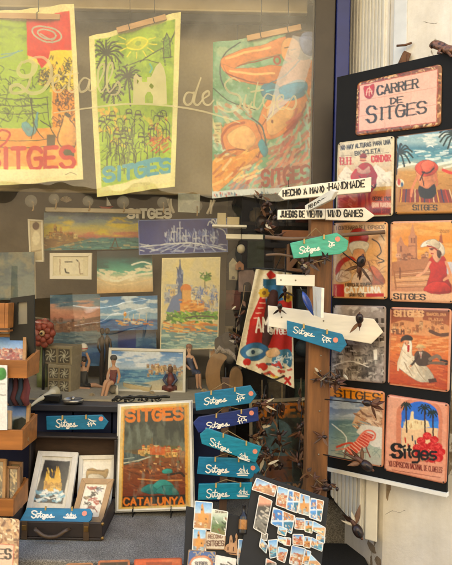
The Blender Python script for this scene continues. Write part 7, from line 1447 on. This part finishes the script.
b = MB(); a, c_ = P(282, 233.5, .05), P(309, 233, .05); b.box(a.x, c_.x, .04, .06, a.z - .012, a.z + .012, mat('orange_plank', '7f4a22', .5, 0, .3, 20)); b.tube([(a.x + .02, .05, a.z), (a.x + .02, .05, 1.93)], .0012, M_BLACK, 5); tag(b.build('hanging_plank'), 'short orange brown plank hanging beside the post', 'plank')
for i, (x, y, r, lab) in enumerate(((268, 204, .036, 'big black seed pod hanging left of the HECHO arm'), (272, 224, .030, 'dark round pod hanging over the mint arrow'), (262, 222, .026, 'dark round pod near the white hanging shelf'), (241, 249, .017, 'pale globe lamp ball above the little houses'))):
    b = MB(); q = P(x, y, .36 if i < 3 else .30); b.ell(q, (r, r, r * 1.1), M_SEED if i < 3 else mat('pale_globe', 'c2b594', .3), None, 14, 10, .05 if i < 3 else 0, i); b.tube([q + V((0, 0, r * .9)), V((q.x, q.y, 1.93))], .0012, M_BLACK, 5); tag(b.build('hanging_pod' if i < 3 else 'globe'), lab, 'ornament')
# cloth wall hanging with red houses
def p_cloth(A):
    A.fill('d9cfb4'); A.cloud('c2b898', 8, .5, .65, .5); RD, BL, YL = 'b5372a', '3f6f8f', 'c9a83a'
    A.poly([(262, 292), (268, 284), (272, 292), (272, 340), (246, 346), (250, 320)], RD); A.poly([(248, 330), (258, 322), (264, 344), (246, 346)], 'a83226')
    A.poly([(274, 300), (292, 296), (292, 352), (268, 348)], RD); A.poly([(266, 274), (271, 270), (277, 276), (270, 280)], RD); A.rect(263, 279, 276, 286, '2f5f74'); A.poly([(264, 286), (284, 284), (284, 300), (266, 304)], BL); A.blob([(268, 296), (276, 290), (278, 300), (274, 330), (266, 350), (262, 340)], '4a2a20')
    for x, y in ((264, 293), (288, 297)):
        for a in np.linspace(0, 6.28, 9)[:-1]: A.ell(x + 3.6 * math.cos(a), y + 3.6 * math.sin(a), 2, 1.6, YL)
        A.ell(x, y, 2, 2, '8a6a28')
    for k in range(5): A.line([(254 + k * 2, 318 - k * 5), (259 + k * 2, 318 - k * 5)], 1, 'e0b8a0')
    A.text('AMUNT', 256, 318, 290, 332, 'e8e2d2', 1.8, -.05); A.text('SITGES', 270, 329, 290, 334, 'e8e2d2', 1., 0)
    A.blob([(240, 352), (248, 344), (260, 343), (269, 350), (260, 360), (248, 360)], BL); A.blob([(246, 352), (252, 348), (260, 349), (263, 352), (256, 356), (248, 356)], 'a8b8b4'); A.ell(253, 352, 2, 2.4, '2f4a5a')
    A.blob([(276, 352), (290, 350), (291, 366), (280, 368), (272, 364)], '4f8094'); A.scrib(12, (274, 352, 290, 368), 'd9dcd0', .8, 4); A.ell(247, 362, 4, 3.6, RD); A.ell(263, 367, 5, 4, 'b5402f'); A.blob([(266, 352), (276, 348), (280, 354), (270, 358)], 'd9b890'); A.dabs(30, (246, 364, 290, 384), ['b8402f', 'c9b040', '3a5a6a', '6a3a28', 'd9cfb4'], 5, 2.4, .4, .8); A.line([(262, 374), (272, 380), (284, 376)], 2.2, '3a2c20', True); A.line([(286, 378), (290, 384)], 2.4, RD); A.line([(290, 377), (285, 384)], 2.2, RD)
pl = PY(-.045); c = quad(pl, [(256, 268.5), (292, 273), (294, 388), (236, 364)])
t = thing('wall_hanging', 'cream cloth hanging with red houses, yellow flowers and a blue fish eye', 'wall hanging', (c[0] + c[1]) / 2)
art_panel('cloth', c, p_cloth, A_CLOTH, A_CLOTH, .0015, 0, wave(.007, .9, 1.), t, 1.8)
b = MB(); b.tube([pl.hit(253, 268, .004), pl.hit(275, 269.5, .008), pl.hit(296, 272.5, .004)], .003, M_BLACK, 8); b.tube([pl.hit(275, 269.5, .006), V((.19, -.1, P(280, 254, -.1).z))], .0014, M_BLACK, 6); b.build('hanging_rod', t)

M_SHELL = mat('seashell', 'c9b89a', .4, 0, .35, 90, .2)
for x, y, s, lab in ((66, 202.5, .026, 'pale fan shell on the rail above the golden church painting'), (140, 391, .014, 'small shell on the floor before the turquoise block'), (152, 394, .012, 'tiny shell nearest the poster top on the display floor'), (204, 392, .014, 'small shell by the red haired figurine feet'), (92, 396, .012, 'small shell between the tin dish and the seated bathers')):
    q = P(x, y, .50) if y < 300 else on_z(x, y, 1.1005); b = MB(); vs_ = [q + V((0, 0, 0))]; n_ = 13
    for i in range(n_):
        a = R(20 + 140 * i / (n_ - 1)); r = s * (1 + (.08 if i % 2 else 0)); vs_.append(q + V((r * math.cos(a), -.006 + (.004 if i % 2 else 0), r * math.sin(a))))
    k = len(vs_); vs2 = [v + V((0, .008, 0)) for v in vs_]
    b.add(vs_ + vs2, [(0, i, i + 1) for i in range(1, k - 1)] + [(k, k + i + 1, k + i) for i in range(1, k - 1)] + [(i, k + i, k + i + 1, i + 1) for i in range(0, k - 1)] + [(k - 1, 2 * k - 1, k, 0)], M_SHELL)
    tag(b.build('seashell'), lab, 'shell', 'small shells in the window')
def boat(x, y, Y, s, label, hull):
    q = P(x, y, Y); t = thing('model_boat', label, 'model boat', q, 'little wooden model boats'); mh = mat('hull_' + hull, hull, .5)
    b = MB(); b.tube([q + V((-s, 0, s * .32)), q + V((-s * .5, 0, s * .1)), q + V((s * .5, 0, s * .1)), q + V((s * 1.05, 0, s * .36))], [s * .06, s * .2, s * .2, s * .04], mh, 10, True, .7); b.build('hull', t)
    b = MB(); b.tube([q + V((0, 0, s * .2)), q + V((0, 0, s * 1.8))], s * .04, M_TWIG, 6); b.build('mast', t)
    b = MB(); b.slab([q + V(v) for v in ((s * .08, 0, s * .4), (s * .08, 0, s * 1.7), (s * .8, 0, s * .45))], V((0, -1, 0)), .002, M_WHITEL); b.build('sail', t)
boat(106, 208.5, .50, .030, 'white sailed model boat on the rail above the setting sun', 'b5513c')
boat(148, 381, .36, .028, 'white sailed model boat before the framed beach view', '3f5f8a')
b = MB(); q = P(232, 222, .30); b.box(q.x - .02, q.x + .03, .29, .33, q.z - .012, q.z + .02, mat('pale_carton', 'b5a684', .7)); b.box(q.x - .06, q.x - .024, .29, .33, q.z - .012, q.z + .035, MATS['pale_carton']); b.box(q.x - .08, q.x + .06, .28, .35, q.z - .022, q.z - .013, M_WHITEP); b.tube([q + V((-.07, .01, -.013)), V((q.x - .07, q.y + .16, q.z - .013))], .004, M_BLACK, 6)
tag(b.build('carton_stack', None, .002), 'pale cartons on a narrow ledge above the white hanging shelf', 'cartons')

for i, (x, y, w_, hh, k, lab) in enumerate(((62, 379, 13, 10, 'sea', 'little sea card leaning behind the tin dish'), (128, 366, 10, 13, 'town', 'little town card leaning between the statuette and the framed beach view'), (214, 352, 9, 12, 'church', 'little church card leaning behind the split wood sculpture'))):
    c = quad(lean(x, y - hh, .47, x, y + 14, .42), [(x - w_ / 2, y - hh), (x + w_ / 2, y - hh + .4), (x + w_ / 2, y + 13), (x - w_ / 2, y + 12.6)])
    tag(art_panel('postcard', c, m_paint(k, 5 + i), A_PAPER, MATS['white_backing'], .002, cpp=1.9), lab, 'postcard', 'small cards leaning in the window')
for x, y, s, cc, lab in ((149, 389.5, .0, 'b5372c', 'tiny red banded lighthouse on the display floor left of the kneeling figure'), (182, 389, .0, '2f5f9a', 'tiny blue banded lighthouse beside the kneeling figure')):
    q = on_z(x, y, 1.1005); t = thing('lighthouse_ornament', lab, 'ornament', q, 'tiny banded lighthouses'); mb_ = mat('band_' + cc, cc, .5)
    b = MB(); b.lathe(q, [(0, 0), (.011, 0), (.0075, .045), (.010, .046), (.010, .049), (.005, .05), (.005, .058), (0, .066)], M_WHITEL, 14); b.build('tower', t)
    for z0 in (.010, .028): b = MB(); r0 = .0113 - .0035 * z0 / .045; b.lathe(q, [(r0 + .0004, z0), (r0 - .0004, z0 + .009)], mb_, 14); b.build('band', t)
